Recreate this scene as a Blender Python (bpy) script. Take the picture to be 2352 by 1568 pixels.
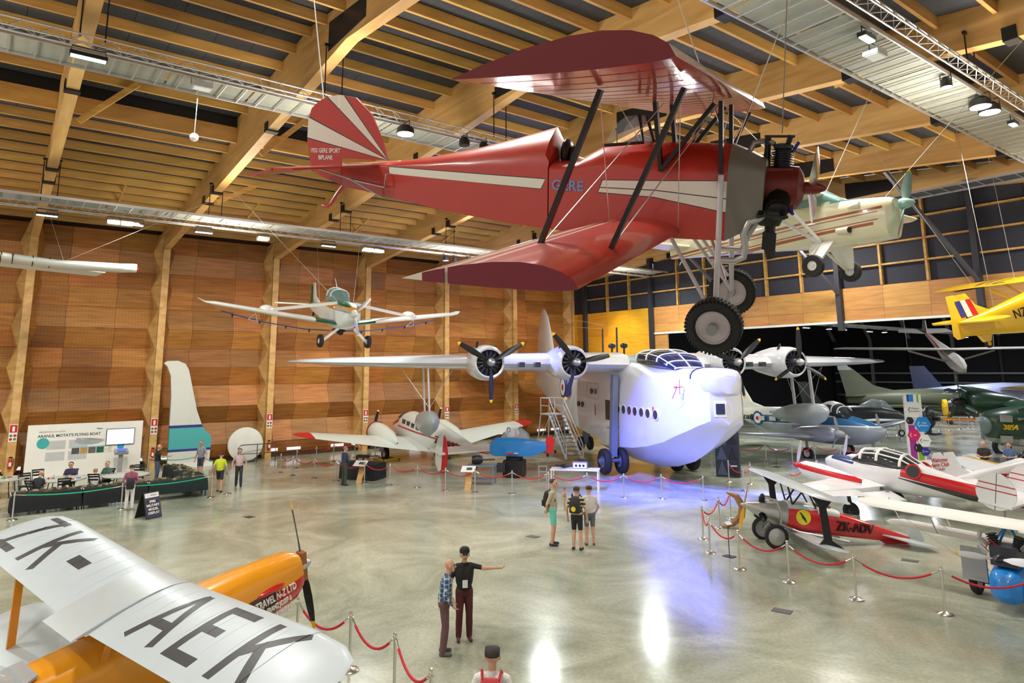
import bpy, bmesh, math, random
from mathutils import Vector, Matrix
R = random.Random(7)
SC = bpy.context.scene
COL = SC.collection
for o in list(bpy.data.objects): bpy.data.objects.remove(o)
V = Vector
# ------------------------------------------------------------------ camera
H = 5.1
yaw, pit, rol = 0.9211, 0.1643, -0.00578
_f = V((-math.sin(yaw)*math.cos(pit), math.cos(yaw)*math.cos(pit), math.sin(pit)))
_r = V((math.cos(yaw), math.sin(yaw), 0)); _u = _r.cross(_f)
cr = math.cos(rol)*_r + math.sin(rol)*_u; cu = -math.sin(rol)*_r + math.cos(rol)*_u
cam = bpy.data.objects.new('camera', bpy.data.cameras.new('camera')); COL.objects.link(cam)
cam.data.sensor_width = 36; cam.data.lens = 1568/2352*36; cam.data.shift_y = -194/2352
cam.data.clip_end = 500; cam.data.clip_start = .1
m = Matrix.Identity(4)
for i in range(3): m[i][0] = cr[i]; m[i][1] = cu[i]; m[i][2] = -_f[i]
m[2][3] = H
cam.matrix_world = m
SC.camera = cam
# ------------------------------------------------------------------ world, big lights, exposure
W = bpy.data.worlds.new('world'); SC.world = W; W.use_nodes = True
W.node_tree.nodes['Background'].inputs[0].default_value = (1, .95, .88, 1)
W.node_tree.nodes['Background'].inputs[1].default_value = 1.15
vs = SC.view_settings; vs.view_transform = 'Standard'; vs.look = 'None'; vs.gamma = 1; vs.use_curve_mapping = False
vs.exposure = -.82
def lamp(kind, loc, energy, col, size=1.0, target=None, spot=1.6, blend=.6, name='lamp_light'):
    l = bpy.data.lights.new(name, kind); l.energy = energy; l.color = col
    if kind == 'AREA': l.size = size
    elif kind == 'SPOT': l.spot_size = spot; l.spot_blend = blend; l.shadow_soft_size = size
    else: l.shadow_soft_size = size
    o = bpy.data.objects.new(name, l); COL.objects.link(o); o.location = loc
    d = (V(target) - V(loc)) if target else V((0, 0, -1))
    o.rotation_euler = d.to_track_quat('-Z', 'Y').to_euler()
    return o
COOL = (.93, 1, .95); WARM = (1, .89, .74)
for y in (-6, 4, 15, 26, 35):
    lamp('AREA', (-31.4, y, 11.3), 1000, COOL, 1.0)
    lamp('AREA', (-19.5, y, 12.6), 1150, (1, .97, .92), 1.0)
    lamp('AREA', (-7.2, y, 12.4), 1150, (1, .95, .88), 1.0)
for y in (-4, 8, 20, 32):      # added upward lights without fittings, brightening the timber roof
    for x in (-31.4, -19.5, -7.2):
        lamp('AREA', (x+.9, y, 10.2), 750, WARM, 2.0, target=(x+.9, y, 20))
for y in (-7, -1.8, 4.4, 10.6, 16.8, 23, 29.2, 35.4):      # added warm spots without fittings, brightening the panelled wall
    lamp('SPOT', (-32.6, y, 11.2), 2600, (1, .86, .66), .3, (-43.2, y, 4.2), 1.5, .9)
# ------------------------------------------------------------------ mesh helpers
def lin(c):
    c = c/255; return c/12.92 if c <= .04045 else ((c+.055)/1.055)**2.4
def S(r, g, b): return (lin(r), lin(g), lin(b), 1)
class B:
    def __init__(s): s.v = []; s.f = []; s.m = []; s.mi = 0
    def face(s, idx): s.f.append(tuple(idx)); s.m.append(s.mi)
    def poly(s, pts):
        n = len(s.v); s.v += [tuple(p) for p in pts]; s.face(range(n, n+len(pts))); return s
    def box(s, c, d, M=None):
        n = len(s.v); hx, hy, hz = d[0]/2, d[1]/2, d[2]/2
        for x, y, z in ((-1,-1,-1),(1,-1,-1),(1,1,-1),(-1,1,-1),(-1,-1,1),(1,-1,1),(1,1,1),(-1,1,1)):
            p = V((x*hx, y*hy, z*hz))
            if M: p = M @ p
            s.v.append(tuple(p+V(c)))
        for q in ((0,3,2,1),(4,5,6,7),(0,1,5,4),(1,2,6,5),(2,3,7,6),(3,0,4,7)): s.face([n+i for i in q])
        return s
    def beam(s, p, q, w, h, up=(0,0,1)):
        p, q = V(p), V(q); d = (q-p); L = d.length; x = d/L; y = V(up).cross(x)
        if y.length < 1e-4: y = V((0,1,0)).cross(x)
        y.normalize(); z = x.cross(y)
        return s.box((p+q)/2, (L, w, h), Matrix((x, y, z)).transposed())
    def prism(s, pts, off):
        """extrude polygon pts (3d) by vector off"""
        n = len(s.v); k = len(pts); off = V(off)
        s.v += [tuple(V(p)) for p in pts] + [tuple(V(p)+off) for p in pts]
        s.face(range(n+k-1, n-1, -1)); s.face(range(n+k, n+2*k))
        for i in range(k): j = (i+1) % k; s.face((n+i, n+j, n+k+j, n+k+i))
        return s
    def tube(s, p, q, r, r2=None, n=8, cap=True):
        p, q = V(p), V(q); d = (q-p).normalized(); a = d.orthogonal().normalized(); b = d.cross(a)
        r2 = r if r2 is None else r2
        s.loft([[c+a*(rr*math.cos(t*2*math.pi/n))+b*(rr*math.sin(t*2*math.pi/n)) for t in range(n)] for c, rr in ((p, r), (q, r2))], cap)
        return s
    def path(s, pts, r, n=6, cap=True):
        pts = [V(p) for p in pts]; rings = []
        d0 = (pts[1]-pts[0]).normalized(); a = d0.orthogonal().normalized()
        for i, p in enumerate(pts):
            d = (pts[min(i+1, len(pts)-1)]-pts[max(i-1, 0)]).normalized()
            a = (a - d*a.dot(d)).normalized(); b = d.cross(a)
            rr = r[i] if isinstance(r, (list, tuple)) else r
            rings.append([p+a*(rr*math.cos(t*2*math.pi/n))+b*(rr*math.sin(t*2*math.pi/n)) for t in range(n)])
        return s.loft(rings, cap)
    def loft(s, rings, cap=True, closed=True):
        n = len(s.v); k = len(rings[0])
        for r in rings: s.v += [tuple(p) for p in r]
        for i in range(len(rings)-1):
            for j in range(k if closed else k-1):
                jj = (j+1) % k
                s.face((n+i*k+j, n+i*k+jj, n+(i+1)*k+jj, n+(i+1)*k+j))
        if cap:
            s.face([n+j for j in range(k)][::-1]); s.face([n+(len(rings)-1)*k+j for j in range(k)])
        return s
    def lathe(s, prof, o=(0,0,0), ax=(0,0,1), n=16, cap=True):
        """prof: list of (radius, height along ax)"""
        ax = V(ax).normalized(); a = ax.orthogonal().normalized(); b = ax.cross(a); o = V(o)
        return s.loft([[o+ax*h+a*(max(r, 1e-4)*math.cos(t*2*math.pi/n))+b*(max(r, 1e-4)*math.sin(t*2*math.pi/n)) for t in range(n)] for r, h in prof], cap)
    def ball(s, c, r, n=12, k=8):
        c = V(c); r = (r, r, r) if not isinstance(r, (tuple, list)) else r
        return s.loft([[c+V((r[0]*math.sin(a)*math.cos(t*2*math.pi/n), r[1]*math.sin(a)*math.sin(t*2*math.pi/n), -r[2]*math.cos(a))) for t in range(n)]
                       for a in [max(.02, min(math.pi-.02, math.pi*i/k)) for i in range(k+1)]])
    def xf(s, M, i0=0):
        for i in range(i0, len(s.v)): s.v[i] = tuple(M @ V(s.v[i]))
        return s
    def mesh(s, name, mats, ang=38, recalc=True):
        me = bpy.data.meshes.new(name); me.from_pydata(s.v, [], s.f)
        for mm in (mats if isinstance(mats, (list, tuple)) else [mats]): me.materials.append(mm)
        if any(s.m): me.polygons.foreach_set('material_index', s.m)
        if recalc:
            bm = bmesh.new(); bm.from_mesh(me); bmesh.ops.recalc_face_normals(bm, faces=bm.faces); bm.to_mesh(me); bm.free()
        if ang:
            me.polygons.foreach_set('use_smooth', [True]*len(me.polygons)); me.set_sharp_from_angle(angle=math.radians(ang))
        me.update(); return me
    def build(s, name, mats, parent=None, ang=38, **tags):
        return obj(name, s.mesh(name, mats, ang), parent, **tags)
def obj(name, me, parent=None, **tags):
    o = bpy.data.objects.new(name, me); COL.objects.link(o)
    if parent: o.parent = parent
    for k, v in tags.items():
        if v is not None: o[k] = v
    return o
def thing(name, label, category, loc=(0,0,0), rot=None, group=None, scale=1):
    o = bpy.data.objects.new(name, None); COL.objects.link(o); o.empty_display_size = .2
    o.location = loc
    if rot is not None: o.rotation_euler = rot
    o.scale = (scale,)*3
    o['label'] = label; o['category'] = category
    if group: o['group'] = group
    return o
def copy_tree(o, parent=None, **tags):
    c = o.copy(); COL.objects.link(c); c.parent = parent
    for ch in list(o.children): copy_tree(ch, c)
    for k, v in tags.items(): c[k] = v
    return c
def att(y, p, r):   # attitude: heading, nose up, bank (x forward)
    M = Matrix.Rotation(y, 3, 'Z') @ Matrix(((math.cos(p), 0, -math.sin(p)), (0, 1, 0), (math.sin(p), 0, math.cos(p)))) @ Matrix.Rotation(r, 3, 'X')
    return M.to_euler()
# ------------------------------------------------------------------ materials
MATS = {}
def mat(name, col, rough=.5, metal=0.0, noise=.06, scale=3.0, coat=0.0, emit=0, alpha=1, bump=0, trans=0, spec=.5):
    if name in MATS: return MATS[name]
    m = bpy.data.materials.new(name); m.use_nodes = True; nt = m.node_tree; p = nt.nodes['Principled BSDF']
    p.inputs['Roughness'].default_value = rough; p.inputs['Metallic'].default_value = metal
    p.inputs['Coat Weight'].default_value = coat; p.inputs['Coat Roughness'].default_value = .08
    p.inputs['Alpha'].default_value = alpha; p.inputs['Transmission Weight'].default_value = trans
    p.inputs['Specular IOR Level'].default_value = spec
    if emit: p.inputs['Emission Color'].default_value = col; p.inputs['Emission Strength'].default_value = emit
    tc = nt.nodes.new('ShaderNodeTexCoord'); nz = nt.nodes.new('ShaderNodeTexNoise'); nz.inputs['Scale'].default_value = scale; nz.inputs['Detail'].default_value = 4
    nt.links.new(tc.outputs['Object'], nz.inputs['Vector'])
    mp = nt.nodes.new('ShaderNodeMapRange'); mp.inputs[3].default_value = 1-noise*2; mp.inputs[4].default_value = 1+noise*2
    nt.links.new(nz.outputs['Fac'], mp.inputs[0])
    mx = nt.nodes.new('ShaderNodeMixRGB'); mx.blend_type = 'MULTIPLY'; mx.inputs[0].default_value = 1; mx.inputs[1].default_value = col
    nt.links.new(mp.outputs[0], mx.inputs[2]); nt.links.new(mx.outputs[0], p.inputs['Base Color'])
    if bump:
        b = nt.nodes.new('ShaderNodeBump'); b.inputs['Strength'].default_value = bump; nt.links.new(nz.outputs['Fac'], b.inputs['Height']); nt.links.new(b.outputs[0], p.inputs['Normal'])
    MATS[name] = m; return m
def nodes(m): nt = m.node_tree; return nt, nt.nodes['Principled BSDF'], lambda t, **k: _nn(nt, t, k)
def _nn(nt, t, k):
    n = nt.nodes.new(t)
    for a, b in k.items():
        if isinstance(a, str) and a.startswith('i'): n.inputs[int(a[1:])].default_value = b
        else: setattr(n, a, b)
    return n
def paint(name, base, regions, rough=.3, coat=.3, metal=0, noise=.03):
    """base colour with painted regions: (colour, [(a,b,c,d),..]) where all a*x+b*y+c*z+d > 0, in the object's own coordinates"""
    m = mat(name, base, rough, metal, noise, coat=coat); nt, p, N = nodes(m); L = nt.links
    last = p.inputs['Base Color'].links[0].from_socket
    tc = N('ShaderNodeTexCoord')
    for col, planes in regions:
        acc = None
        for a in planes:
            dt = N('ShaderNodeVectorMath', operation='DOT_PRODUCT'); L.new(tc.outputs['Object'], dt.inputs[0]); dt.inputs[1].default_value = a[:3]
            g = N('ShaderNodeMath', operation='GREATER_THAN', i1=-a[3]); L.new(dt.outputs['Value'], g.inputs[0])
            if acc is None: acc = g.outputs[0]
            else:
                mu = N('ShaderNodeMath', operation='MULTIPLY'); L.new(acc, mu.inputs[0]); L.new(g.outputs[0], mu.inputs[1]); acc = mu.outputs[0]
        mx = N('ShaderNodeMixRGB'); L.new(acc, mx.inputs[0]); L.new(last, mx.inputs[1]); mx.inputs[2].default_value = col; last = mx.outputs[0]
    L.new(last, p.inputs['Base Color']); return m
def ln(p, q, side=1, ax='xz'):
    """half-space right/left of the line p->q drawn in the xz (or xy, yz) plane"""
    dx, dz = q[0]-p[0], q[1]-p[1]; a, c = -dz*side, dx*side
    d = -(a*p[0]+c*p[1])
    return {'xz': (a, 0, c, d), 'xy': (a, c, 0, d), 'yz': (0, a, c, d)}[ax]
def poly_region(pts, ax='xz'):
    """convex polygon, counter-clockwise"""
    return [ln(pts[i], pts[(i+1) % len(pts)], 1, ax) for i in range(len(pts))]
def wood(name, c1, c2, scale=(1, 1, 1), rough=.5, rnd=.0, grid=None):
    m = mat(name, c1, rough, 0, 0); nt, p, N = nodes(m); L = nt.links
    tc = N('ShaderNodeTexCoord'); mp = N('ShaderNodeMapping'); mp.inputs['Scale'].default_value = scale; L.new(tc.outputs['Object'], mp.inputs[0])
    nz = N('ShaderNodeTexNoise'); nz.inputs['Scale'].default_value = 1.5; nz.inputs['Detail'].default_value = 6; nz.inputs['Distortion'].default_value = .6; L.new(mp.outputs[0], nz.inputs['Vector'])
    cr = N('ShaderNodeValToRGB'); cr.color_ramp.elements[0].color = c2; cr.color_ramp.elements[1].color = c1; cr.color_ramp.elements[0].position = .3; cr.color_ramp.elements[1].position = .7
    L.new(nz.outputs['Fac'], cr.inputs[0]); last = cr.outputs[0]
    if rnd:
        oi = N('ShaderNodeObjectInfo'); hs = N('ShaderNodeHueSaturation'); 
        r1 = N('ShaderNodeMapRange', i3=1-rnd, i4=1+rnd*.8); L.new(oi.outputs['Random'], r1.inputs[0]); L.new(r1.outputs[0], hs.inputs['Value'])
        ml = N('ShaderNodeMath', operation='MULTIPLY', i1=7.31); L.new(oi.outputs['Random'], ml.inputs[0]); fr = N('ShaderNodeMath', operation='FRACT'); L.new(ml.outputs[0], fr.inputs[0])
        r2 = N('ShaderNodeMapRange', i3=.494, i4=.512); L.new(fr.outputs[0], r2.inputs[0]); L.new(r2.outputs[0], hs.inputs['Hue']); L.new(last, hs.inputs['Color']); last = hs.outputs[0]
    if grid:    # fine rows of perforations
        ck = N('ShaderNodeTexBrick'); ck.offset = 0; ck.inputs['Scale'].default_value = 1; ck.inputs['Mortar Size'].default_value = grid[2]; ck.inputs['Mortar Smooth'].default_value = .5
        ck.inputs['Brick Width'].default_value = grid[0]; ck.inputs['Row Height'].default_value = grid[1]
        ck.inputs['Color1'].default_value = ck.inputs['Color2'].default_value = (.84, .8, .76, 1); ck.inputs["Mortar"].default_value = (1.06, 1.06, 1.04, 1)
        sw = N('ShaderNodeMapping'); sw.inputs['Rotation'].default_value = grid[3]; L.new(tc.outputs['Object'], sw.inputs[0]); L.new(sw.outputs[0], ck.inputs['Vector'])
        mx = N('ShaderNodeMixRGB', blend_type='MULTIPLY'); mx.inputs[0].default_value = 1; L.new(last, mx.inputs[1]); L.new(ck.outputs[0], mx.inputs[2]); last = mx.outputs[0]
    L.new(last, p.inputs['Base Color']); return m
M_lvl = wood('laminated_timber', S(222, 182, 118), S(188, 144, 84), (.25, 1.2, 2.0), .5)
M_pur = wood('purlin_timber', S(210, 164, 92), S(172, 124, 60), (2, .3, 3), .55, .12)
M_pan = wood('perforated_plywood', S(188, 126, 62), S(150, 94, 40), (1, .4, 5), .5, .34, (.16, .12, .012, (0, -math.pi/2, math.pi/2)))
M_band = wood('band_plywood', S(204, 148, 84), S(180, 122, 62), (.5, 1, 4), .5, .14)
M_yel = wood('yellow_plywood', S(238, 176, 52), S(220, 152, 34), (.5, 1, 5), .5, .06)
M_blk = mat('dark_acoustic_board', S(58, 60, 64), .85, 0, .14, 9, bump=.15)
M_navy = mat('dark_navy_board', S(46, 48, 58), .8, 0, .1, 4)
M_steel = mat('dark_painted_steel', S(54, 56, 64), .45, .2, .05)
M_alu = mat('aluminium', S(200, 200, 202), .38, .85, .05)
M_chr = mat('chrome', S(225, 222, 215), .24, 1, .02)
M_black = mat('black_paint', S(24, 24, 26), .4, 0, .05)
M_rub = mat('rubber', S(38, 37, 38), .75, 0, .1, 12, bump=.1)
M_white = mat('white_paint', S(236, 236, 232), .28, 0, .02, coat=.4)
M_grey = mat('grey_paint', S(150, 152, 154), .4, 0, .04)
M_glass = mat('clear_glass', S(205, 225, 228), .05, 0, .01, alpha=.28)
M_dglass = mat('dark_glass', S(40, 46, 52), .06, 0, .02, coat=.5)
M_rope = mat('red_rope', S(196, 20, 44), .6, 0, .12, 40, bump=.3)
M_hub = mat('wheel_hub_white', S(226, 222, 220), .4, 0, .04)
# ------------------------------------------------------------------ structure: floor
fm = mat('polished_concrete', S(176, 176, 160), .16, 0, .0); nt, pb, N = nodes(fm); L = nt.links
tc = N('ShaderNodeTexCoord'); n1 = N('ShaderNodeTexNoise'); n1.inputs['Scale'].default_value = .35; n1.inputs['Detail'].default_value = 8; n1.inputs['Roughness'].default_value = .65; n1.inputs['Distortion'].default_value = .8
n2 = N('ShaderNodeTexNoise'); n2.inputs['Scale'].default_value = 14; n2.inputs['Detail'].default_value = 6
L.new(tc.outputs['Object'], n1.inputs['Vector']); L.new(tc.outputs['Object'], n2.inputs['Vector'])
c1 = N('ShaderNodeValToRGB'); c1.color_ramp.elements[0].position = .34; c1.color_ramp.elements[1].position = .68
c1.color_ramp.elements[0].color = S(140, 146, 126); c1.color_ramp.elements[1].color = S(196, 199, 178); L.new(n1.outputs['Fac'], c1.inputs[0])
c2 = N('ShaderNodeMapRange', i1=.3, i2=.7, i3=.86, i4=1.08); L.new(n2.outputs['Fac'], c2.inputs[0])
mx = N('ShaderNodeMixRGB', blend_type='MULTIPLY'); mx.inputs[0].default_value = 1; L.new(c1.outputs[0], mx.inputs[1]); L.new(c2.outputs[0], mx.inputs[2]); L.new(mx.outputs[0], pb.inputs['Base Color'])
rr = N('ShaderNodeMapRange', i1=.3, i2=.7, i3=.11, i4=.24); L.new(n1.outputs['Fac'], rr.inputs[0]); L.new(rr.outputs[0], pb.inputs['Roughness'])
pb.inputs['Specular IOR Level'].default_value = .55
B().box((-12, 44, -.1), (84, 120, .2)).build('floor', fm, kind='structure', label='polished grey-green concrete floor of the hall')
# ------------------------------------------------------------------ structure: portal frames, roof
FY = [1.3+6.22*k for k in range(-2, 7)]         # frame planes
XW = -42.3
def soff(x): return 14.55-.102*abs(x+17.5)
def purz(x):
    if x > -20.5: return 15.8-.115*(x+20.5)
    if x > -28.55: return 15.85-.08*(-20.5-x)
    return 14.46-.1*(-28.5-x)
M_plate = mat('black_steel_plate', S(40, 40, 44), .5, .4, .1)
for k, y in enumerate(FY):
    last = k == len(FY)-1
    fr = bpy.data.objects.new('trim_%d' % (k+1), None); COL.objects.link(fr); fr['kind'] = 'structure'; fr['label'] = 'laminated timber portal frame of column and rafter'
    t = .36
    B().prism([(-42.8, y-t/2, 0), (XW+.15, y-t/2, 0), (XW, y-t/2, 12.0), (-42.8, y-t/2, 12.6)], (0, t, 0)).build('column', M_lvl, fr)
    xs = [-43.4, XW, -36.5, -28.7, -28.5, -20.5, -17.5, -10, 8]
    bot = [(x, y-t/2, (soff(x) if x > -43 else 11.9)) for x in (-43.4, XW, -17.5, 8)]
    top = [(x, y-t/2, purz(x)+.34) for x in (8, -10, -20.5, -28.5, -28.6, -43.4)]
    # rafter in two halves meeting at the ridge splice
    B().prism([(-43.2, y-t/2, soff(XW)-.1), (XW, y-t/2, soff(XW)), (-17.5, y-t/2, soff(-17.5)), (-17.5, y-t/2, purz(-17.5)+.34), (-20.5, y-t/2, purz(-20.5)+.34), (-28.54, y-t/2, purz(-28.54)+.34), (-28.6, y-t/2, purz(-28.6)+.34), (-43.2, y-t/2, purz(-43.2)+.34)], (0, t, 0)).build('rafter', M_lvl, fr)
    B().prism([(-17.5, y-t/2, soff(-17.5)), (8, y-t/2, soff(8)), (8, y-t/2, purz(8)+.34), (-17.5, y-t/2, purz(-17.5)+.34)], (0, t, 0)).build('rafter', M_lvl, fr)
    B().prism([(-18.8, y-t/2-.02, soff(-18.8)+.25), (-16.2, y-t/2-.02, soff(-16.2)+.25), (-16.2, y-t/2-.02, purz(-16.2)), (-18.8, y-t/2-.02, purz(-18.8))], (0, t+.04, 0)).build('splice_plate', M_plate, fr)
    for x in (-33.5, -31.9, -24.5, -9.3, -5.2):
        b = B(); b.box((x, y, soff(x)-.01), (.32, t+.08, .1)); b.box((x, y-t/2-.03, soff(x)+.14), (.32, .03, .34)); b.box((x, y+t/2+.03, soff(x)+.14), (.32, .03, .34))
        b.build('bracket', M_plate, fr)
ceil = bpy.data.objects.new('ceiling', None); COL.objects.link(ceil); ceil['kind'] = 'structure'; ceil['label'] = 'dark acoustic roof lining between timber purlins'
pm = {}
xs = [-42.6+1.17*i for i in range(12)] + [-27.2+1.36*i for i in range(26)]
px_all = [x for x in xs if x < 7.5]
pl = B().box((0, 0, .17), (.1, 6.22-.37, .34)).mesh('purlin', M_pur, 0)
for k in range(len(FY)-1):
    yc = (FY[k]+FY[k+1])/2
    for x in px_all:
        o = obj('purlin', pl, ceil); o.location = (x, yc, purz(x))
    o = obj('deep_purlin', pl, ceil); o.location = (-28.5, yc, purz(-28.7)); o.scale = (1.4, 1, 1.9)
roofb = mat('roof_board', S(58, 60, 64), .85, 0, .16, 6, bump=.2)
brd = {}
for k in range(len(FY)-1):
    for sg, (a, b) in enumerate(((-43.4, -36), (-36, -28.6), (-28.45, -20.5), (-20.5, -13.5), (-13.5, -6), (-6, 8))):
        for h in range(5):
            y0 = FY[k]+.18+h*1.172; y1 = y0+1.16
            za, zb = purz(a)+.345, purz(b)+.345
            B().prism([(a, y0, za), (b, y0, zb), (b, y1, zb), (a, y1, za)], (0, 0, .05)).build('roof_board', roofb, ceil, 0)
B().poly([(-28.53, FY[0], purz(-28.7)+.34), (-28.53, FY[-1], purz(-28.7)+.34), (-28.53, FY[-1], purz(-28.4)+.4), (-28.53, FY[0], purz(-28.4)+.4)]).build('clerestory_board', M_black, ceil, 0)
# solid roof above so that no light leaks in
B().prism([(-44, -14, 13.6), (-28.5, -14, 16.2), (-20.5, -14, 16.9), (9, -14, 14.0), (9, -14, 14.2), (-20.5, -14, 17.2), (-44, -14, 15.5)], (0, 54, 0)).build('roof_deck', M_black, ceil, 0)
# knee braces on the roof
for (x, z, y) in ((-37.5, 13.0, 4.4), (-37.5, 13.0, 10.6), (-37.5, 13.0, 16.9), (-37.5, 13.0, 23)):
    B().beam((x-1.3, y, 13.2), (x+1.6, y, 13.9), .1, .08).build('batten', M_pur, ceil, 0)
for (x, y) in ((-27, 7.7), (-27, 1.5), (-33.5, 7.7), (-10, 20.2), (-27, 13.9)):
    B().beam((x, y+.2, soff(x)+.1), (x+.2, y+1.9, purz(x)+.1), .1, .2).build('brace', M_pur, ceil, 0)
# ------------------------------------------------------------------ structure: folded left wall
wl = bpy.data.objects.new('wall_left', None); COL.objects.link(wl); wl['kind'] = 'structure'; wl['label'] = 'folded wall of perforated plywood panels'
rows = [.17, .94, 2.16, 3.13, 4.32, 5.37, 6.42, 7.5, 8.65, 9.7, 10.7, 11.85, 12.95]
amp = [-43.3, -42.95, -43.45, -42.9, -43.4, -43.0, -43.4, -43.05, -43.35, -43.1, -43.3, -43.15, -43.3]
for k in range(len(FY)-1):
    y0, y1 = FY[k]+.18, FY[k+1]-.18
    for i in range(len(rows)-1):
        w = y1-y0; sh = R.uniform(-.12, .12)
        cuts = [y0, y0+w*(.27+.1*sh), y0+w*(.66+.1*sh), y1]
        for a, b in zip(cuts[:-1], cuts[1:]):
            B().prism([(amp[i], a+.006, rows[i]+.006), (amp[i], b-.006, rows[i]+.006), (amp[i+1], b-.006, rows[i+1]-.006), (amp[i+1], a+.006, rows[i+1]-.006)], (-.05, 0, 0)).build('panel', M_pan, wl, 0)
    # pale infill fins either side of each column, following the folds
    for yy, s_ in ((y0, 1), (y1, -1)):
        b = B(); n = len(rows)
        for i in range(n-1):
            b.prism([(-42.5, yy, rows[i]), (amp[i]-.02, yy+s_*.02+s_*(.34 if i % 2 else .04), rows[i]), (amp[i+1]-.02, yy+s_*.02+s_*(.34 if (i+1) % 2 else .04), rows[i+1]), (-42.5, yy, rows[i+1])], (0, s_*.02, 0))
        b.build('infill', M_pan if s_ > 0 else M_lvl, wl, 0)
B().box((-43.6, 14.9, 7), (.1, 50, 14.4)).build('backing', mat('dark_backing', S(60, 38, 20), .9), wl, 0)
B().box((-43.0, 14.9, .09), (.2, 49, .18)).build('baseboard_left', mat('base_dark', S(60, 40, 26), .6), None, 0, kind='structure', label='dark skirting with daylight slots along the panelled wall')
M_slot = mat('daylight_slot', S(225, 230, 245), .5, 0, 0, emit=1.6)
for k in range(36):
    if k % 4 == 3: continue
    B().box((-42.93, -10+1.42*k, .42), (.05, .85, .16)).build('vent_slot', M_slot, wl, 0)
# ------------------------------------------------------------------ structure: far wall with timber grid and opening
YB = 38.6
wb = bpy.data.objects.new('wall_back', None); COL.objects.link(wb); wb['kind'] = 'structure'; wb['label'] = 'dark end wall with timber rails above a plywood band'
mul = [-40.7+2.34*i for i in range(21)]
cols = [i for i in range(21) if i % 3 == 0]
rails = [9.6, 10.7, 11.86, 13.05]
for i in range(20):
    x0, x1 = mul[i]+.04, mul[i+1]-.04
    for j in range(4):
        zt = rails[j+1] if j < 3 else soff((x0+x1)/2)+.6
        if zt-rails[j] < .2: continue
        B().box(((x0+x1)/2, YB+.16, (rails[j]+zt)/2), (x1-x0, .04, zt-rails[j]-.02)).build('dark_panel', M_navy, wb, 0)
    for j in range(1, 4):
        if rails[j] < soff((x0+x1)/2)+.2: B().box(((x0+x1)/2, YB, rails[j]), (x1-x0, .24, .09)).build('rail', M_pur, wb, 0)
    if i >= 3:
        for z0, z1 in ((7.75, 8.35), (8.36, 9.58)):
            B().box(((x0+x1)/2, YB, (z0+z1)/2), (x1-x0+.07, .1, z1-z0)).build('band_panel', M_band, wb, 0)
    else:
        for z0, z1 in ((0, 2), (2.01, 4), (4.01, 6.1), (6.11, 7.7), (7.71, 9.58)):
            B().box(((x0+x1)/2, YB, (z0+z1)/2), (x1-x0+.07, .1, z1-z0)).build('yellow_panel', M_yel, wb, 0)
B().box((-41.8, YB, 4.8), (2.1, .1, 9.6)).build('yellow_panel', M_yel, wb, 0)
B().box((-41.8, YB+.1, 11.4), (2.1, .1, 3.6)).build('dark_panel', M_navy, wb, 0)
B().box((-33.0, YB, 3.85), (1.2, .12, 7.7)).build('jamb_panel', M_band, wb, 0)
for i, x in enumerate(mul):
    zt = soff(x)+.3
    if i % 3 == 0: B().box((x, YB-.25, (7.2+zt)/2 if i > 3 else zt/2), (.28, .3, zt-7.2 if i > 3 else zt)).build('steel_column', M_steel, wb, 0)
    else: B().box((x, YB, (9.6+zt)/2), (.12, .24, zt-9.6)).build('mullion', M_pur, wb, 0)
B().box((-13, YB, 7.68), (42, .3, .12)).build('lintel_trim', M_white, wb, 0)
for x in (-26.6, -19.6, -12.6):
    B().beam((x, YB-.4, 9.3), (x-1.6, YB-5.6, 14.3), .16, .16).build('raking_strut', mat('strut_grey', S(92, 92, 96), .5, .3), wb, 0)
# adjoining dark hall seen through the opening
wn = bpy.data.objects.new('wall_annex', None); COL.objects.link(wn); wn['kind'] = 'structure'; wn['label'] = 'dark steel framed wall of the hall beyond'
M_dk = mat('dark_cladding', S(34, 34, 38), .8, 0, .1)
YA = 99
B().box((-20, YA+.3, 6), (66, .2, 13)).build('cladding', M_dk, wn, 0)
B().box((-52.9, 69, 6), (.2, 61, 13)).build('cladding', M_dk, wn, 0)
B().box((-20, 69, 12.4), (66, 60.4, .2)).build('lining', M_dk, wn, 0)
for i in range(13):
    x = -52+5.2*i
    B().beam((x, YA, 0), (x, YA, 9), .3, .4, (0, 1, 0)).build('steel_post', M_grey if i % 2 else M_steel, wn, 0)
    B().beam((x, YA, 9), (x, YA-2.6, 12.2), .3, .35, (1, 0, 0)).build('steel_knee', M_grey, wn, 0)
for z in (3.2, 4.4):
    B().box((-20, YA-.4, z), (64, .2, .22)).build('girt', M_grey, wn, 0)
B().beam((-20.5, YA-.3, 4.6), (-16.0, YA-.3, 9), .2, .2).build('diagonal_brace', M_grey, wn, 0)
B().beam((-20.5, YA-.3, 9), (-16.0, YA-.3, 4.6), .1, .1).build('diagonal_brace', M_grey, wn, 0)
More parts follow.
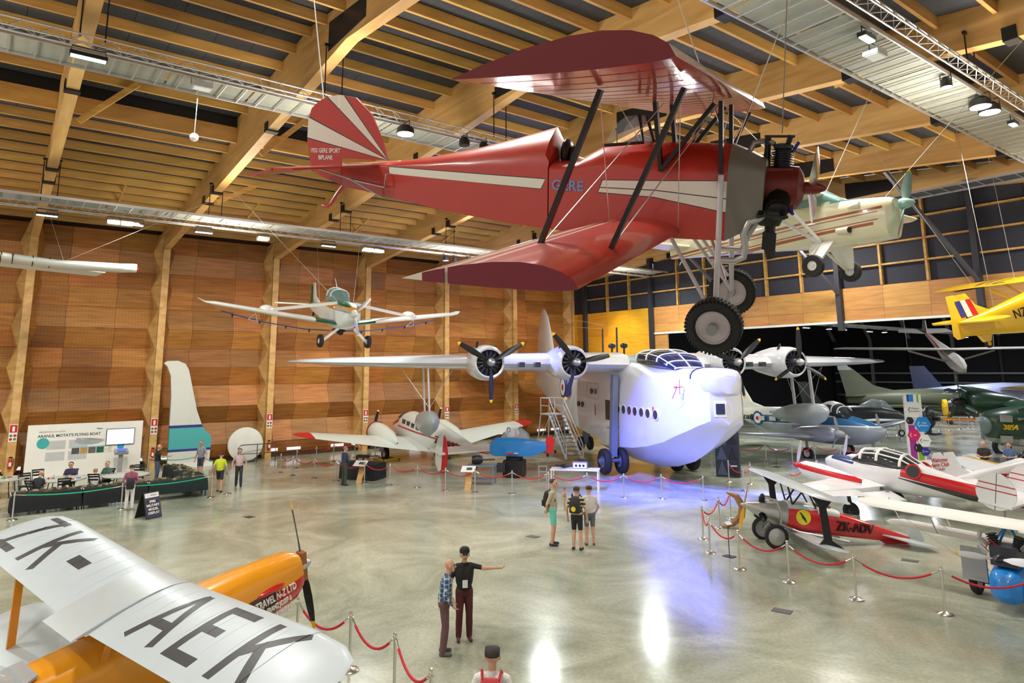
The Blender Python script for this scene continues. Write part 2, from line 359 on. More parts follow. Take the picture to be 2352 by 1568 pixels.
# ------------------------------------------------------------------ aircraft helpers
AF = [(1, .0), (.85, .35), (.65, .72), (.45, .95), (.3, 1.0), (.18, .9), (.09, .68), (.03, .4), (0, 0)]
def foil(le, c, t, td=(0, 0, 1), cam=.3, inc=0.0):
    """airfoil ring: chord runs towards -x from le; td thickness direction; cam moves thickness to the top side; inc lowers the trailing edge"""
    le = V(le); td = V(td); up = .5+cam*.5; lo = .5-cam*.5
    pts = [le+V((-x*c, 0, 0))+td*(h*t*c*up*1.0 - inc*x*c) for x, h in AF]
    pts += [le+V((-x*c, 0, 0))+td*(-h*t*c*lo*1.0 - inc*x*c) for x, h in AF[::-1][1:-1]]
    return pts
def foilp(le, c, t, f0, f1, td=(0, 0, 1), cam=.3, inc=0.0):
    """the part of an airfoil between chord fractions f0 and f1, blunt ended"""
    le = V(le); td = V(td); up = .5+cam*.5; lo = .5-cam*.5
    xs = sorted({f0, f1} | {x for x, h in AF if f0 < x < f1}, reverse=True); A = sorted(AF)
    def th(x):
        for (a, ha), (q, hq) in zip(A[:-1], A[1:]):
            if a <= x <= q: return ha+(hq-ha)*(x-a)/(q-a)
        return 0
    pts = [le+V((-x*c, 0, 0))+td*(th(x)*t*c*up-inc*x*c) for x in xs]+[le+V((-x*c, 0, 0))+td*(-th(x)*t*c*lo-inc*x*c) for x in xs[::-1]]
    return pts
def wing(b, st, td=(0, 0, 1), cam=.3, inc=0.0, cap=True):
    """st: (le, chord, thickness)"""
    return b.loft([foil(le, c, t, td, cam, inc) for le, c, t in st], cap)
def ell(x, w, zb, zt, n=2.3, k=24, yc=0.0):
    zc = (zb+zt)/2; h = (zt-zb)/2; out = []
    for i in range(k):
        a = 2*math.pi*i/k; c, s_ = math.cos(a), math.sin(a)
        out.append(V((x, yc+w*math.copysign(abs(c)**(2/n), c), zc+h*math.copysign(abs(s_)**(2/n), s_))))
    return out
def fuse(b, st, n=2.3, k=24, yc=0.0): return b.loft([ell(s[0], s[1], s[2], s[3], s[4] if len(s) > 4 else n, k, yc) for s in st])
def deckring(x, w, zb, zl, zt, n=9, sharp=1.0):
    pts = [V((x, -w, zb)), V((x, w, zb)), V((x, w, zl))]
    for i in range(1, n):
        a = math.pi*i/n; pts.append(V((x, math.copysign(abs(math.cos(a))**sharp, math.cos(a))*w, zl+(zt-zl)*math.sin(a))))
    return pts+[V((x, -w, zl))]
def blades(parent, o, r, n, rot=0, wid=.2, mats=None, tip=None, spin=None, hub=.1, axis_sign=1, tiplen=.08, thick=.25):
    """propeller turning about the local x axis at o, made of hub, blades and coloured tips"""
    pr = bpy.data.objects.new('propeller', None); COL.objects.link(pr); pr.parent = parent; pr.location = o
    hb = B().lathe([(hub*.9, -.6*hub), (hub, 0), (hub*.8, hub*.8), (hub*.45, hub*1.5), (.01, hub*1.8)], (0, 0, 0), (axis_sign, 0, 0), 14); hb.build('spinner', spin or M_alu, pr)
    prof = [(.06, .3, 70), (.16, .45, 55), (.3, .85, 40), (.5, 1.0, 28), (.72, .9, 20), (1-tiplen-.01, .66, 16), (1-tiplen, .64, 16), (.97, .42, 15), (1.0, .08, 15)]
    def sec(f, wf, tw):
        t = math.radians(tw); w = wid*wf/2; ch = V((math.sin(t)*axis_sign, math.cos(t), 0)); nn = V((math.cos(t)*axis_sign, -math.sin(t), 0)); c = V((0, 0, f*r)); h = w*thick*(1.15-f*.6)
        return [c+ch*w, c+ch*.3*w+nn*h, c-ch*.4*w+nn*h*.8, c-ch*w, c-ch*.4*w-nn*h*.3, c+ch*.3*w-nn*h*.4]
    me = B().loft([sec(*q) for q in prof[:7 if tip else 9]]).mesh('blade', mats or M_black)
    mt = B().loft([sec(*q) for q in prof[6:]]).mesh('blade_tip', tip) if tip else None
    for i in range(n):
        bl = obj('blade', me, pr); bl.rotation_euler = (math.radians(rot-90+360/n*i), 0, 0)
        if mt: obj('blade_tip', mt, bl)
    return pr
def wheel(parent, o, r, w, name='wheel', hubm=None, ax=(0, 1, 0), hubr=.55, tread=0):
    wh = B().lathe([(r*hubr, -w*.35), (r*.72, -w*.5), (r*.93, -w*.42), (r, -w*.2), (r, w*.2), (r*.93, w*.42), (r*.72, w*.5), (r*hubr, w*.35)], o, ax, 28, False)
    if tread:
        a = V(ax).normalized(); e1 = a.orthogonal().normalized(); e2 = a.cross(e1)
        for i in range(tread):
            t = 2*math.pi*i/tread; d = e1*math.cos(t)+e2*math.sin(t); tg = a.cross(d)
            for s_ in (-1, 1): wh.box(V(o)+d*r*.985+a*(s_*w*.27), (r*.06, w*.3, math.pi*r/tread), Matrix((d, a, tg)).transposed())
    t = wh.build('tyre' if name == 'wheel' else name, M_rub, parent)
    h = B().lathe([(.01, -w*.3), (r*.16, -w*.34), (r*.18, -w*.2), (r*hubr*.9, -w*.22), (r*hubr*1.02, -w*.4), (r*hubr*1.02, w*.4), (r*hubr*.9, w*.22), (r*.18, w*.2), (r*.16, w*.34), (.01, w*.3)], o, ax, 24).build('wheel_hub', hubm or M_hub, t)
    return t
_txt = {}
def text(s, size, mt, name='lettering', parent=None, M=None, ext=.002, bold=0.0, align='CENTER', shear=0.0, sx=1.0, font_space=1.0):
    """flat lettering as mesh; local x along the text, local y up, facing +z"""
    cu_ = bpy.data.curves.new('txt', 'FONT'); cu_.body = s; cu_.size = size; cu_.extrude = ext; cu_.offset = bold; cu_.align_x = align; cu_.align_y = 'CENTER'; cu_.shear = shear; cu_.space_character = font_space; cu_.resolution_u = 3
    o = bpy.data.objects.new('txt', cu_); COL.objects.link(o)
    dg = bpy.context.evaluated_depsgraph_get(); me = bpy.data.meshes.new_from_object(o.evaluated_get(dg)); bpy.data.objects.remove(o)
    me.name = name; me.materials.clear(); me.materials.append(mt)
    if sx != 1: me.transform(Matrix.Diagonal((sx, 1, 1, 1)))
    if M is not None: me.transform(M)
    return obj(name, me, parent)
def frame(o, x, y):
    """matrix with local x axis = x, local y axis = y, at o"""
    x = V(x).normalized(); z = x.cross(V(y)).normalized(); y = z.cross(x)
    m = Matrix((x, y, z)).transposed().to_4x4(); m.translation = V(o); return m
def wire(b, p, q, r=.004): return b.tube(p, q, r, None, 4, False)
def disc(b, c, nrm, r, n=20, th=.01): return b.lathe([(r, 0), (r, th)], c, nrm, n)
M_wire = mat('steel_wire', S(190, 190, 185), .4, .7, .02)
# ------------------------------------------------------------------ red biplane hanging from the roof
RED = S(186, 52, 36); CREAM = S(232, 226, 210)
G = thing('biplane', 'red and cream sport biplane hung in a bank from the timber roof', 'airplane', (-2.643, 4.911, 6.462), att(.5312, -.1413, .3102))
blk = S(30, 28, 28)
rfus = [[-3.75, .028], [-2.115, -.05], [-2.075, .03], [-3.75, .092]]
rfr1 = [[-1.605, -.06], [-1.15, -.082], [-1.15, .042], [-1.57, .036]]; rfr2 = [[-1.151, -.082], [-.6, -.18], [-.6, .055], [-1.151, .042]]
def grow(p, e):
    cx = sum(q[0] for q in p)/len(p); cz = sum(q[1] for q in p)/len(p)
    return [[q[0]+math.copysign(e, q[0]-cx), q[1]+math.copysign(e, q[1]-cz)] for q in p]
M_gf = paint('red_fuselage', RED, [(blk, poly_region(grow(rfus, .007))), (CREAM, poly_region(rfus)), (blk, poly_region(grow(rfr1, .007))), (blk, poly_region(grow(rfr2, .007))), (CREAM, poly_region(rfr1)), (CREAM, poly_region(rfr2)),
    (blk, poly_region([[-1.6, -.026], [-1.15, -.034], [-1.15, -.026], [-1.6, -.018]])), (blk, poly_region([[-1.15, -.034], [-.6, -.082], [-.6, -.074], [-1.15, -.026]]))], .3, .5)
M_red = mat('red_dope', RED, .3, 0, .04, 2, coat=.5)
M_dred = mat('dark_red_dope', S(120, 30, 34), .5, 0, .06)
b = B()
b.loft([deckring(*s) for s in ((-.6, .33, -.4, .12, .335), (-1.1, .335, -.405, .12, .345), (-1.58, .335, -.405, .12, .335), (-1.68, .335, -.404, .118, .29), (-1.8, .333, -.4, .116, .2), (-1.9, .33, -.398, .115, .185), (-2.04, .325, -.39, .112, .19))])
b.loft([deckring(*s) for s in ((-2.05, .325, -.39, .112, .3, 9, 1), (-2.09, .32, -.385, .11, .47, 9, 1.9), (-2.45, .29, -.36, .108, .375, 9, 1.6), (-2.85, .25, -.32, .105, .28, 9, 1.3), (-3.3, .2, -.265, .1, .2, 9, 1.1), (-3.75, .14, -.2, .09, .14), (-4.1, .07, -.155, .085, .11), (-4.4, .03, -.12, .08, .1))])
b.build('fuselage', M_gf, G)
b = B(); b.loft([deckring(*s) for s in ((-.6, .333, -.402, .12, .338), (-.47, .32, -.33, .11, .285), (-.34, .3, -.22, .1, .22))]); b.build('engine_cowl', mat('grey_cowl', S(128, 122, 112), .45, .3, .05), G)
# padded headrest and seat in the open cockpit
b = B(); b.ball((-1.99, 0, .24), (.05, .13, .13)); b.ball((-1.93, 0, .2), (.03, .1, .11)); b.build('seat', mat('black_leather', S(34, 31, 34), .35, 0, .2, 30, bump=.4), G)
# windscreen
b = B(); b.poly([(-1.29, -.2, .345), (-1.29, .2, .345), (-1.34, .13, .56), (-1.34, -.13, .56)])
b.poly([(-1.29, -.2, .345), (-1.34, -.13, .56), (-1.44, -.15, .55), (-1.53, -.19, .47), (-1.58, -.22, .34)]); b.poly([(-1.29, .2, .345), (-1.34, .13, .56), (-1.44, .15, .55), (-1.53, .19, .47), (-1.58, .22, .34)])
ws = b.build('windscreen', M_glass, G)
for s_ in (-1, 1):
    B().path([(-1.335, s_*.135, .56), (-1.28, s_*.205, .34), (-1.6, s_*.25, .315)], .016, 5).build('windscreen_frame', M_black, ws)
# wings
M_uw = paint('red_upper_wing', RED, [], .26, .6)
b = B(); wing(b, [((-.549, y, .704), 1.02, .15) for y in (-2.872, -1.4, 0, 1.4, 2.6)]+[((-.58, 2.8, .704), .97, .13), ((-.7, 2.872, .7), .75, .1)], cam=.75, inc=.06); b.build('upper_wing', M_uw, G)
b = B(); b.prism([p+V((0, -.004, 0)) for p in foil((-.549, -2.872, .704), 1.02, .15, cam=.75, inc=.06)], (0, -.006, 0)); b.build('wing_end_rib', M_dred, G)
b = B()
for y in [-2.6+.325*i for i in range(17)]: wing(b, [((-.56, y-.006, .7015), .99, .152), ((-.56, y+.006, .7015), .99, .152)], cam=.74, inc=.06)
b.build('rib_tapes', M_red, G)
M_lw = paint('red_lower_wing', RED, [(CREAM, [(-1, 0, 0, -1.75)]), (CREAM, [(-1, 0, 0, -1.55), (1, 0, 0, 1.665)]), (CREAM, [(-1, 0, 0, -1.44), (1, 0, 0, 1.485)])], .3, .5)
for s_ in (-1, 1):
    lws = [((-.94, s_*y, -.36+.0285*(y-.33)), .93, .14) for y in (.33, .7, 1.5, 2.2, 2.872)]
    B().loft([foilp(le, c, t, 0, .71, cam=.75, inc=.03) for le, c, t in lws]).build('lower_wing', M_lw, G)
    B().loft([foilp(le, c, t, .73, 1, cam=.75, inc=.03) for le, c, t in lws]).build('aileron', M_lw, G)
    B().prism([p+V((0, s_*.002, 0)) for p in foilp(*lws[-1], 0, .71, cam=.75, inc=.03)], (0, s_*.006, 0)).build('wing_end_rib', mat('purple_red_dope', S(126, 34, 52), .4, 0, .05), G)
    B().prism([p+V((0, s_*.002, 0)) for p in foilp(*lws[-1], .73, .86, cam=.75, inc=.03)], (0, s_*.006, 0)).build('wing_end_rib', mat('purple_red_dope', S(126, 34, 52), .4, 0, .05), G)
# struts
Mst = mat('black_strut', S(26, 24, 26), .35, 0, .05)
for s_ in (-1, 1):
    for x0, x1 in ((-1.035, -.66), (-1.464, -1.113)):
        B().beam((x0, s_*2.0, -.25), (x1, s_*2.0, .64), .05, .025, (1, 0, 0)).build('interplane_strut', Mst, G)
    for x0, x1, zb in ((-1.1, -1.165, .12), (-.645, -.675, .115)):
        B().beam((x0, s_*.34, zb), (x1, s_*.34, .65), .03, .075, (0, 1, 0)).build('cabane_strut', Mst, G)
    B().beam((-1.09, s_*.345, .14), (-.72, s_*.345, .63), .03, .075, (0, 1, 0)).build('cabane_brace', Mst, G)
    b = B(); wire(b, (-.95, s_*.34, -.33), (-.68, s_*2.0, .64)); wire(b, (-1.5, s_*.34, -.33), (-1.12, s_*2.0, .63)); wire(b, (-1.1, s_*.34, .64), (-1.46, s_*2.0, -.25)); wire(b, (-.68, s_*.34, .64), (-1.04, s_*2, -.25)); b.build('bracing_wire', M_wire, G)
# tail
finp = [(-4.395, .787), (-4.2, .757), (-4.02, .59), (-3.9, .32), (-3.845, .15), (-4.395, .16)]
rudp = [(-4.405, .787), (-4.53, .775), (-4.65, .735), (-4.75, .66), (-4.80, .55), (-4.825, .35), (-4.81, .15), (-4.76, .03), (-4.66, -.03), (-4.42, -.11)]
rays = []
for z0, z1 in ((.3, .5), (.62, .95)):
    pass
O_ = (-3.845, .15)
def ray_region(a, c): return [ln(O_, a, 1), ln(O_, c, -1)]
wh = [((-4.825, .585), (-4.825, .37)), ((-4.36, .80), (-4.57, .80))]
regs = []
for a, c in wh:
    regs.append((blk, [ln(O_, (a[0]+.012, a[1]+.008), 1) if 0 else ln((O_[0], O_[1]+.006), (a[0]+.008, a[1]+.010), 1), ln((O_[0], O_[1]-.004), (c[0]-.006, c[1]-.010), -1)]))
    regs.append((CREAM, [ln(O_, a, 1), ln(O_, c, -1)]))
M_fin = paint('red_tail', RED, regs, .32, .4)
B().prism([(x, -.012, z) for x, z in finp], (0, .024, 0)).build('fin', M_fin, G)
rd = B().prism([(x, -.014, z) for x, z in rudp], (0, .028, 0)).build('rudder', M_fin, G)
Mtx = mat('white_lettering', S(240, 236, 228), .5)
text('1933 GERE SPORT', .062, Mtx, 'lettering', rd, frame((-4.6, -.017, .235), (1, 0, 0), (0, 0, 1)), sx=.78, bold=.0012)
text('BIPLANE', .062, Mtx, 'lettering', rd, frame((-4.6, -.017, .165), (1, 0, 0), (0, 0, 1)), sx=.78, bold=.0012)
text('GERE', .12, mat('blue_lettering', S(120, 152, 206), .5), 'lettering', G, frame((-1.87, -.337, -.02), (1, 0, -.02), (0, 0, 1)), bold=.002)
for s_ in (-1, 1):
    B().prism([(-3.87, s_*.06, .09), (-4.4, s_*.04, .09), (-4.42, s_*.98, .085), (-4.2, s_*.97, .087)], (0, 0, .02)).build('tailplane', M_red, G)
    B().prism([(-4.42, s_*.05, .088), (-4.76, s_*.12, .03), (-4.8, s_*.7, .015), (-4.7, s_*.98, .02), (-4.42, s_*.99, .083)], (0, 0, .018)).build('elevator', M_red, G)
    b = B(); b.path([(-3.85, s_*.14, -.2), (-4.1, s_*.3, -.02), (-4.35, s_*.45, .08)], .01, 6); b.build('tailplane_strut', M_wire, G)
b = B(); b.path([(-4.38, 0, -.1), (-4.48, 0, -.2), (-4.56, 0, -.3), (-4.62, 0, -.34), (-4.68, 0, -.33)], [.025, .02, .02, .02, .02], 8); b.build('tail_skid', M_red, G)
b = B(); b.path([(-3.73, -.16, .03), (-3.75, -.2, .02), (-3.77, -.2, -.1), (-4.3, -.06, -.04)], .008, 5); b.build('control_horn', M_alu, G)
# engine
M_case = mat('red_crankcase', S(122, 38, 30), .38, .2, .08)
b = B(); b.lathe([(.16, -.36), (.175, -.2), (.165, -.11), (.11, -.075), (.05, -.06), (.05, -.02)], (0, 0, 0), (1, 0, 0), 12); b.box((-.25, 0, .03), (.2, .2, .24)); b.box((-.24, 0, -.12), (.22, .2, .14)); b.build('crankcase', M_case, G)
def cyl(par, d, L=.3):
    d = V(d).normalized(); b = B(); o = V((-.235, 0, 0))
    prof = [(.055, .08)]
    for i in range(11):
        h = .1+i*(L-.1)/11; prof += [(.06, h), (.085, h+.003), (.085, h+.009), (.06, h+.012)]
    prof += [(.075, L), (.075, L+.03), (.03, L+.04)]
    b.lathe(prof, o, d, 14); c = b.build('cylinder', M_black, par)
    b = B(); sd = d.cross(V((1, 0, 0))); b.tube(o+d*(L+.02)+V((.03, 0, 0)), o+d*(L+.1)+V((.05, 0, 0)), .02); b.beam(o+d*(L+.09)+V((.08, 0, 0)), o+d*(L+.09)+V((-.14, 0, 0)), .03, .02); b.tube(o+d*.1+V((-.12, 0, 0)), o+d*(L+.08)+V((-.12, 0, 0)), .018); b.tube(o+d*.1+V((-.09, 0, 0)), o+d*(L+.08)+V((-.1, 0, 0)), .008); b.build('rocker_gear', M_black, c)
    B().tube(o+d*(L-.03)+V((.07, 0, 0)), o+d*(L+.05)+V((.11, 0, 0)), .012).build('spark_plug', mat('blue_lead', S(40, 50, 170), .4), c)
    return c
for a in (90, 210, 330): cyl(G, (0, math.cos(math.radians(a)), math.sin(math.radians(a))))
b = B(); b.lathe([(.1, 0), (.11, .05), (.08, .12)], (-.3, -.02, -.18), (0, 0, -1), 10); b.box((-.29, -.02, -.42), (.1, .09, .14)); b.tube((-.29, -.02, -.36), (-.29, -.02, -.3), .04); b.tube((-.29, -.02, -.48), (-.26, -.02, -.56), .04, .045); b.build('carburettor', M_black, G)
b = B(); b.path([(-.29, -.16, -.16), (-.36, -.3, -.22), (-.43, -.32, -.25), (-.465, -.32, -.34), (-.44, -.31, -.44), (-.45, -.3, -.52), (-.52, -.3, -.555), (-.7, -.3, -.56)], .026, 10); b.build('exhaust_pipe', M_alu, G)
b = B(); b.path([(-.29, .16, -.16), (-.36, .3, -.22), (-.46, .3, -.4), (-.52, .3, -.555), (-.7, .3, -.56)], .026, 10); b.build('exhaust_pipe', M_alu, G)
b = B(); b.path([(-.3, 0, .33), (-.36, .02, .36), (-.45, .03, .34), (-.48, .03, .27)], .022, 8); b.build('exhaust_pipe', M_alu, G)
blades(G, (0, 0, 0), .62, 2, 150, .13, M_chr, spin=M_case, hub=.05, thick=.3)
# undercarriage
M_lg = mat('white_leg', S(206, 200, 204), .35, .1, .03)
for s_ in (-1, 1):
    B().tube((-.645, s_*.35, .1), (-.605, s_*.56, -1.0), .022, n=10).build('gear_leg', M_lg, G)
    B().tube((-1.0, s_*.34, -.4), (-.61, s_*.55, -.96), .016, n=8).build('gear_strut', M_lg, G)
    B().tube((-.78, s_*.2, -.41), (-.6, -s_*.1, -.75), .014, n=8).build('gear_brace', M_lg, G)
    w_ = wheel(G, (-.605, s_*.625, -1.0), .205, .15, 'wheel_tyre', hubm=mat('pale_hub', S(206, 198, 202), .4), tread=44, hubr=.6)
    B().lathe([(.035, -.1), (.04, .1)], (-.605, s_*.66, -1.0), (0, s_, 0), 12).build('hub_cap', M_grey, w_)
B().tube((-.605, -.6, -.99), (-.605, .6, -.99), .018, n=8).build('axle', M_lg, G)
for x, y, z, tx, ty, tz in ((-.62, -.33, .33, -8.3, 9.2, 15.6), (-.62, .33, .33, -5.4, 12.5, 15.2), (-.25, 0, .42, -3.2, 6.8, 14.4), (-4.6, 0, .74, -8.9, 2.5, 15.4)):
    M3 = att(.5312, -.1413, .3102).to_matrix(); p = M3 @ V((x, y, z)) + V((-2.643, 4.911, 6.462))
    q = M3.transposed() @ (V((tx, ty, tz))-V((-2.643, 4.911, 6.462)))
    wire(B(), (x, y, z), q, .006).build('suspension_wire', M_wire, G)
# ------------------------------------------------------------------ white flying boat
SP = (-22.615, 26.252, 5.448)
F = thing('flying_boat', 'large white four-engined flying boat on beaching wheels lit in blue', 'airplane', SP, att(-.3791, -.0164, -.0013))
M_fb = mat('flying_boat_white', S(214, 216, 220), .22, .05, .025, 1.2, coat=.4)
hs = [(6.28, .3, -.62, -2.25, -2.5), (6.1, .72, -.42, -2.33, -2.68), (5.6, 1.05, -.33, -2.55, -3.05), (4.8, 1.28, -.3, -2.85, -3.55), (4, 1.42, -.28, -3.1, -3.9), (3, 1.5, -.25, -3.42, -4.3), (1.5, 1.56, -.12, -3.78, -4.72), (0, 1.58, .3, -4.02, -4.96), (-2, 1.58, .38, -4.2, -5.02), (-3.9, 1.56, .38, -4.3, -4.98), (-4.0, 1.55, .38, -4.1, -4.5), (-7, 1.45, .34, -3.85, -4.15), (-10, 1.25, .2, -3.5, -3.75), (-13, .95, .05, -3.0, -3.2), (-16, .62, -.1, -2.4, -2.52), (-19, .35, -.25, -1.7, -1.78), (-20.2, .16, -.5, -1.3, -1.35)]
def hring(x, w, zt, zc, zk, k=9):
    zs = zt-(zt-zc)*.38; out = [V((x, 0, zk)), V((x, w*.55, zk+(zc-zk)*.45)), V((x, w, zc)), V((x, w*1.03, (zc+zs)/2)), V((x, w*.98, zs))]
    for i in range(1, k):
        a = math.pi*i/k; c, s_ = math.cos(a), math.sin(a); out.append(V((x, w*.98*math.copysign(abs(c)**.8, c), zs+(zt-zs)*abs(s_)**.8)))
    return out+[V((x, -w*.98, zs)), V((x, -w*1.03, (zc+zs)/2)), V((x, -w, zc)), V((x, -w*.55, zk+(zc-zk)*.45))]
hs = [((3+(q[0]-3)*.84) if q[0] > 3 else q[0],)+q[1:] for q in hs]
B().loft([hring(*q) for q in hs]).build('hull', M_fb, F, 30)
# nose turret
b = B(); b.loft([ell(x, w, zb, zt, 3.2, 20) for x, w, zb, zt in ((4.2, 1.02, -1.42, -.28), (4.8, 1.04, -1.42, -.2), (5.4, .92, -1.42, -.24), (5.72, .7, -1.38, -.34), (5.88, .42, -1.25, -.52))]); tr_ = b.build('nose_turret', M_fb, F)
b = B(); b.loft([ell(x, 1.06, -1.43, -.18, 3.2, 20) for x in (4.6, 4.66)]); b.build('turret_seam', M_black, tr_)
b = B(); b.box((5.66, -.34, -1.85), (.2, .5, .62), Matrix.Rotation(-.25, 3, 'Z')); wn_ = b.build('bomb_aimer_window', M_white, F)
B().box((5.76, -.37, -1.85), (.06, .36, .42), Matrix.Rotation(-.25, 3, 'Z')).build('pane', M_dglass, wn_)
# flight deck canopy
cst = [(-1.6, 1.0, -.2, .42), (-.2, 1.16, -.3, .6), (.9, 1.18, -.38, .6), (1.8, 1.1, -.38, .42), (2.45, .95, -.38, .08), (2.9, .78, -.38, -.22)]
b = B(); b.loft([ell(x, w*.985, zb, zt-.02, 2.6, 24) for x, w, zb, zt in cst[1:]]); cp = b.build('cockpit_glazing', M_dglass, F)
b = B(); b.loft([ell(x, w, zb, zt, 2.6, 24) for x, w, zb, zt in cst[:2]]); b.build('canopy_roof', mat('pale_teal_white', S(196, 214, 214), .25, 0, .03, coat=.3), cp)
b = B()
for k in (2, 6, 10):
    b.path([ell(x, w+.01, zb, zt+.005, 2.6, 24)[k] for x, w, zb, zt in cst[1:]], .03, 5)
for x, w, zb, zt in cst[1:]: b.path([p for p in ell(x, w+.01, zb, zt+.005, 2.6, 24)[0:13]], .035, 5)
b.build('canopy_frame', M_white, cp)
# portholes and doors on both sides
for s_ in (-1, 1):
    for x in (-1.5, -.85, -.2, .42, 1.1, 1.75, 2.5):
        b = B(); disc(b, (x, s_*1.54, -2.3), (0, s_, 0), .25, 18, .07); p_ = b.build('porthole', M_white, F)
        b = B(); disc(b, (x, s_*1.54, -2.3), (0, s_, 0), .2, 18, .085); b.build('pane', M_dglass, p_)
    for x, z in ((-3.5, -2.35), (-6.6, -2.4), (-7.2, -2.4), (-4.6, -1.6), (-5.2, -1.6)):
        b = B(); disc(b, (x, s_*1.5, z), (0, s_, 0), .15, 14, .07); b.build('porthole', M_dglass, F)
    B().box((-2.75, s_*1.6, -2.45), (.62, .06, 1.0)).build('door_opening', M_black, F)
    b = B(); b.box((-4.9, s_*1.6, -1.15), (1.7, .012, .02)); b.box((-4.9, s_*1.57, -2.0), (1.7, .012, .02)); b.box((-4.05, s_*1.59, -1.58), (.02, .012, .85)); b.box((-5.75, s_*1.56, -1.58), (.02, .012, .85)); b.build('hatch_outline', M_grey, F)
    b = B()
    for r_, y_ in ((.62, 0),): disc(b, (-10.6, s_*1.24, -1.6), (-.06, s_, 0), r_, 28, .04)
    rn = b.build('roundel', mat('navy_blue', S(36, 44, 128), .4), F); b = B(); disc(b, (-10.6, s_*1.245, -1.6), (-.06, s_, 0), .5, 28, .045); b.build('roundel_ring', M_white, rn); b = B(); disc(b, (-10.6, s_*1.25, -1.6), (-.06, s_, 0), .2, 20, .05); b.build('roundel_centre', M_red, rn)
    text('U', 1.5, mat('navy_blue', S(36, 44, 128), .4), 'code_letter', F, frame((-9.3, s_*1.37, -1.65), (-s_, -.1*s_*s_, 0) if s_ > 0 else (1, -.07, 0), (0, 0, 1)), ext=.02)
for x, y, z in ((2.55, -1.47, -2.05), (-3.95, -1.6, -2.35)):
    B().box((x-.35, y-.09, z-.2), (.06, .03, .55)).build('red_marker', mat('red_mark', S(190, 20, 40), .5), F)
b = B(); b.beam((4.55, -1.36, -1.0), (4.55, -1.75, -1.05), .03, .03); b.beam((4.55, -1.5, -1.3), (4.55, -1.5, -.7), .02, .02); b.beam((4.75, -1.75, -1.05), (4.35, -1.75, -1.5), .02, .02); b.beam((4.7, -1.7, -1.0), (4.4, -1.7, -1.0), .03, .03); b.build('radar_aerial', mat('red_mark', S(190, 20, 40), .5), F)
# wings, engines
for s_ in (-1, 1):
    b = B(); wing(b, [((-.95, s_*1.0, -.12), 7.0, .155), ((-1.2, s_*4.34, -.1), 6.3, .155), ((-1.7, s_*8.4, -.06), 5.3, .15), ((-2.4, s_*12.5, -.03), 4.1, .14), ((-3.0, s_*15.5, 0), 3.1, .12), ((-3.5, s_*16.8, .02), 2.3, .1), ((-4.2, s_*17.45, .03), 1.2, .08), ((-4.7, s_*17.63, .03), .4, .05)], cam=.25, inc=.02); wg = b.build('wing', M_fb, F)
    for y, xo, rot in ((s_*4.34, 0, -109 if s_ < 0 else -80), (s_*8.4, -.44, -90 if s_ < 0 else 90)):
        b = B(); b.lathe([(.62, 0), (.7, .04), (.78, -.12), (.84, -.5), (.86, -1.1), (.8, -1.9), (.62, -3.0), (.3, -4.2), (.05, -4.8)], (xo-.35, y, -.02), (1, 0, 0), 28, False); nc = b.build('engine_nacelle', M_fb, F)
        b = B(); b.lathe([(.66, .02), (.64, -.3), (.05, -.32)], (xo-.35, y, -.02), (1, 0, 0), 24, False); b.build('cowl_interior', M_black, nc)
        b = B()
        for k in range(14):
            a = 2*math.pi*k/14; b.tube((xo-.55, y+.2*math.cos(a), -.02+.2*math.sin(a)), (xo-.55, y+.6*math.cos(a), -.02+.6*math.sin(a)), .06, n=6)
        b.lathe([(.26, -.3), (.28, 0), (.14, .22)], (xo-.45, y, -.02), (1, 0, 0), 14); b.build('radial_engine', M_steel, nc)
        b = B(); b.path([(xo-.42, y-.3, .56), (xo-.4, y-.15, .63), (xo-.4, y+.15, .63), (xo-.42, y+.3, .56)], .05, 6); b.build('cowl_intake', M_white, nc)
        b = B(); b.tube((xo-1.2, y-.45, .62), (xo-.95, y-.45, .95), .06); b.build('exhaust_stub', M_black, nc)
        blades(F, (xo, y, 0), 1.85, 3, rot, .3, M_black, tip=mat('yellow_tip', S(236, 196, 30), .4), hub=.2)
    for y in (s_*5.9, s_*6.7): B().box((-1.28, y, -.12), (.3, .26, .24)).build('landing_light', M_dglass, wg)
    # wing float
    fy = s_*10.9
    fl = bpy.data.objects.new('wing_float', None); COL.objects.link(fl); fl.parent = F
    b = B(); b.loft([[V((x, fy+w*c, z0-.35+h*d)) for c, d in ((0, -1), (.75, -.45), (1, .1), (.8, .7), (.35, 1), (-.35, 1), (-.8, .7), (-1, .1), (-.75, -.45))] for x, w, z0, h in ((-1.5, .06, -2.35, .1), (-1.8, .3, -2.45, .4), (-2.4, .46, -2.55, .58), (-3.2, .52, -2.62, .62), (-4.4, .48, -2.68, .56), (-5.4, .3, -2.75, .4), (-6.4, .06, -2.85, .15))]); b.build('float_body', mat('float_grey', S(176, 186, 188), .3, .1, .03), fl)
    for x in (-2.7, -4.3): B().beam((x, fy, -2.45), (x-.1, fy-.1, -.2), .07, .2, (1, 0, 0)).build('float_strut', M_fb, fl)
    b = B()
    for y0, x0, y1, x1 in ((0, -2.7, 1.3, -3.4), (0, -4.3, 1.3, -3.4), (0, -2.7, -1.3, -3.4), (0, -4.3, -1.3, -3.4)): wire(b, (x0, fy+y0, -2.2), (x1, fy+y1, -.3), .012)
    b.build('bracing_wire', M_wire, fl)
    B().prism([(-16.6, s_*.3, -.45), (-19.4, s_*.3, -.45), (-19.0, s_*5.2, -.4), (-18.2, s_*5.5, -.4), (-17.4, s_*5.1, -.4)], (0, 0, .22)).build('tailplane', M_fb, F)
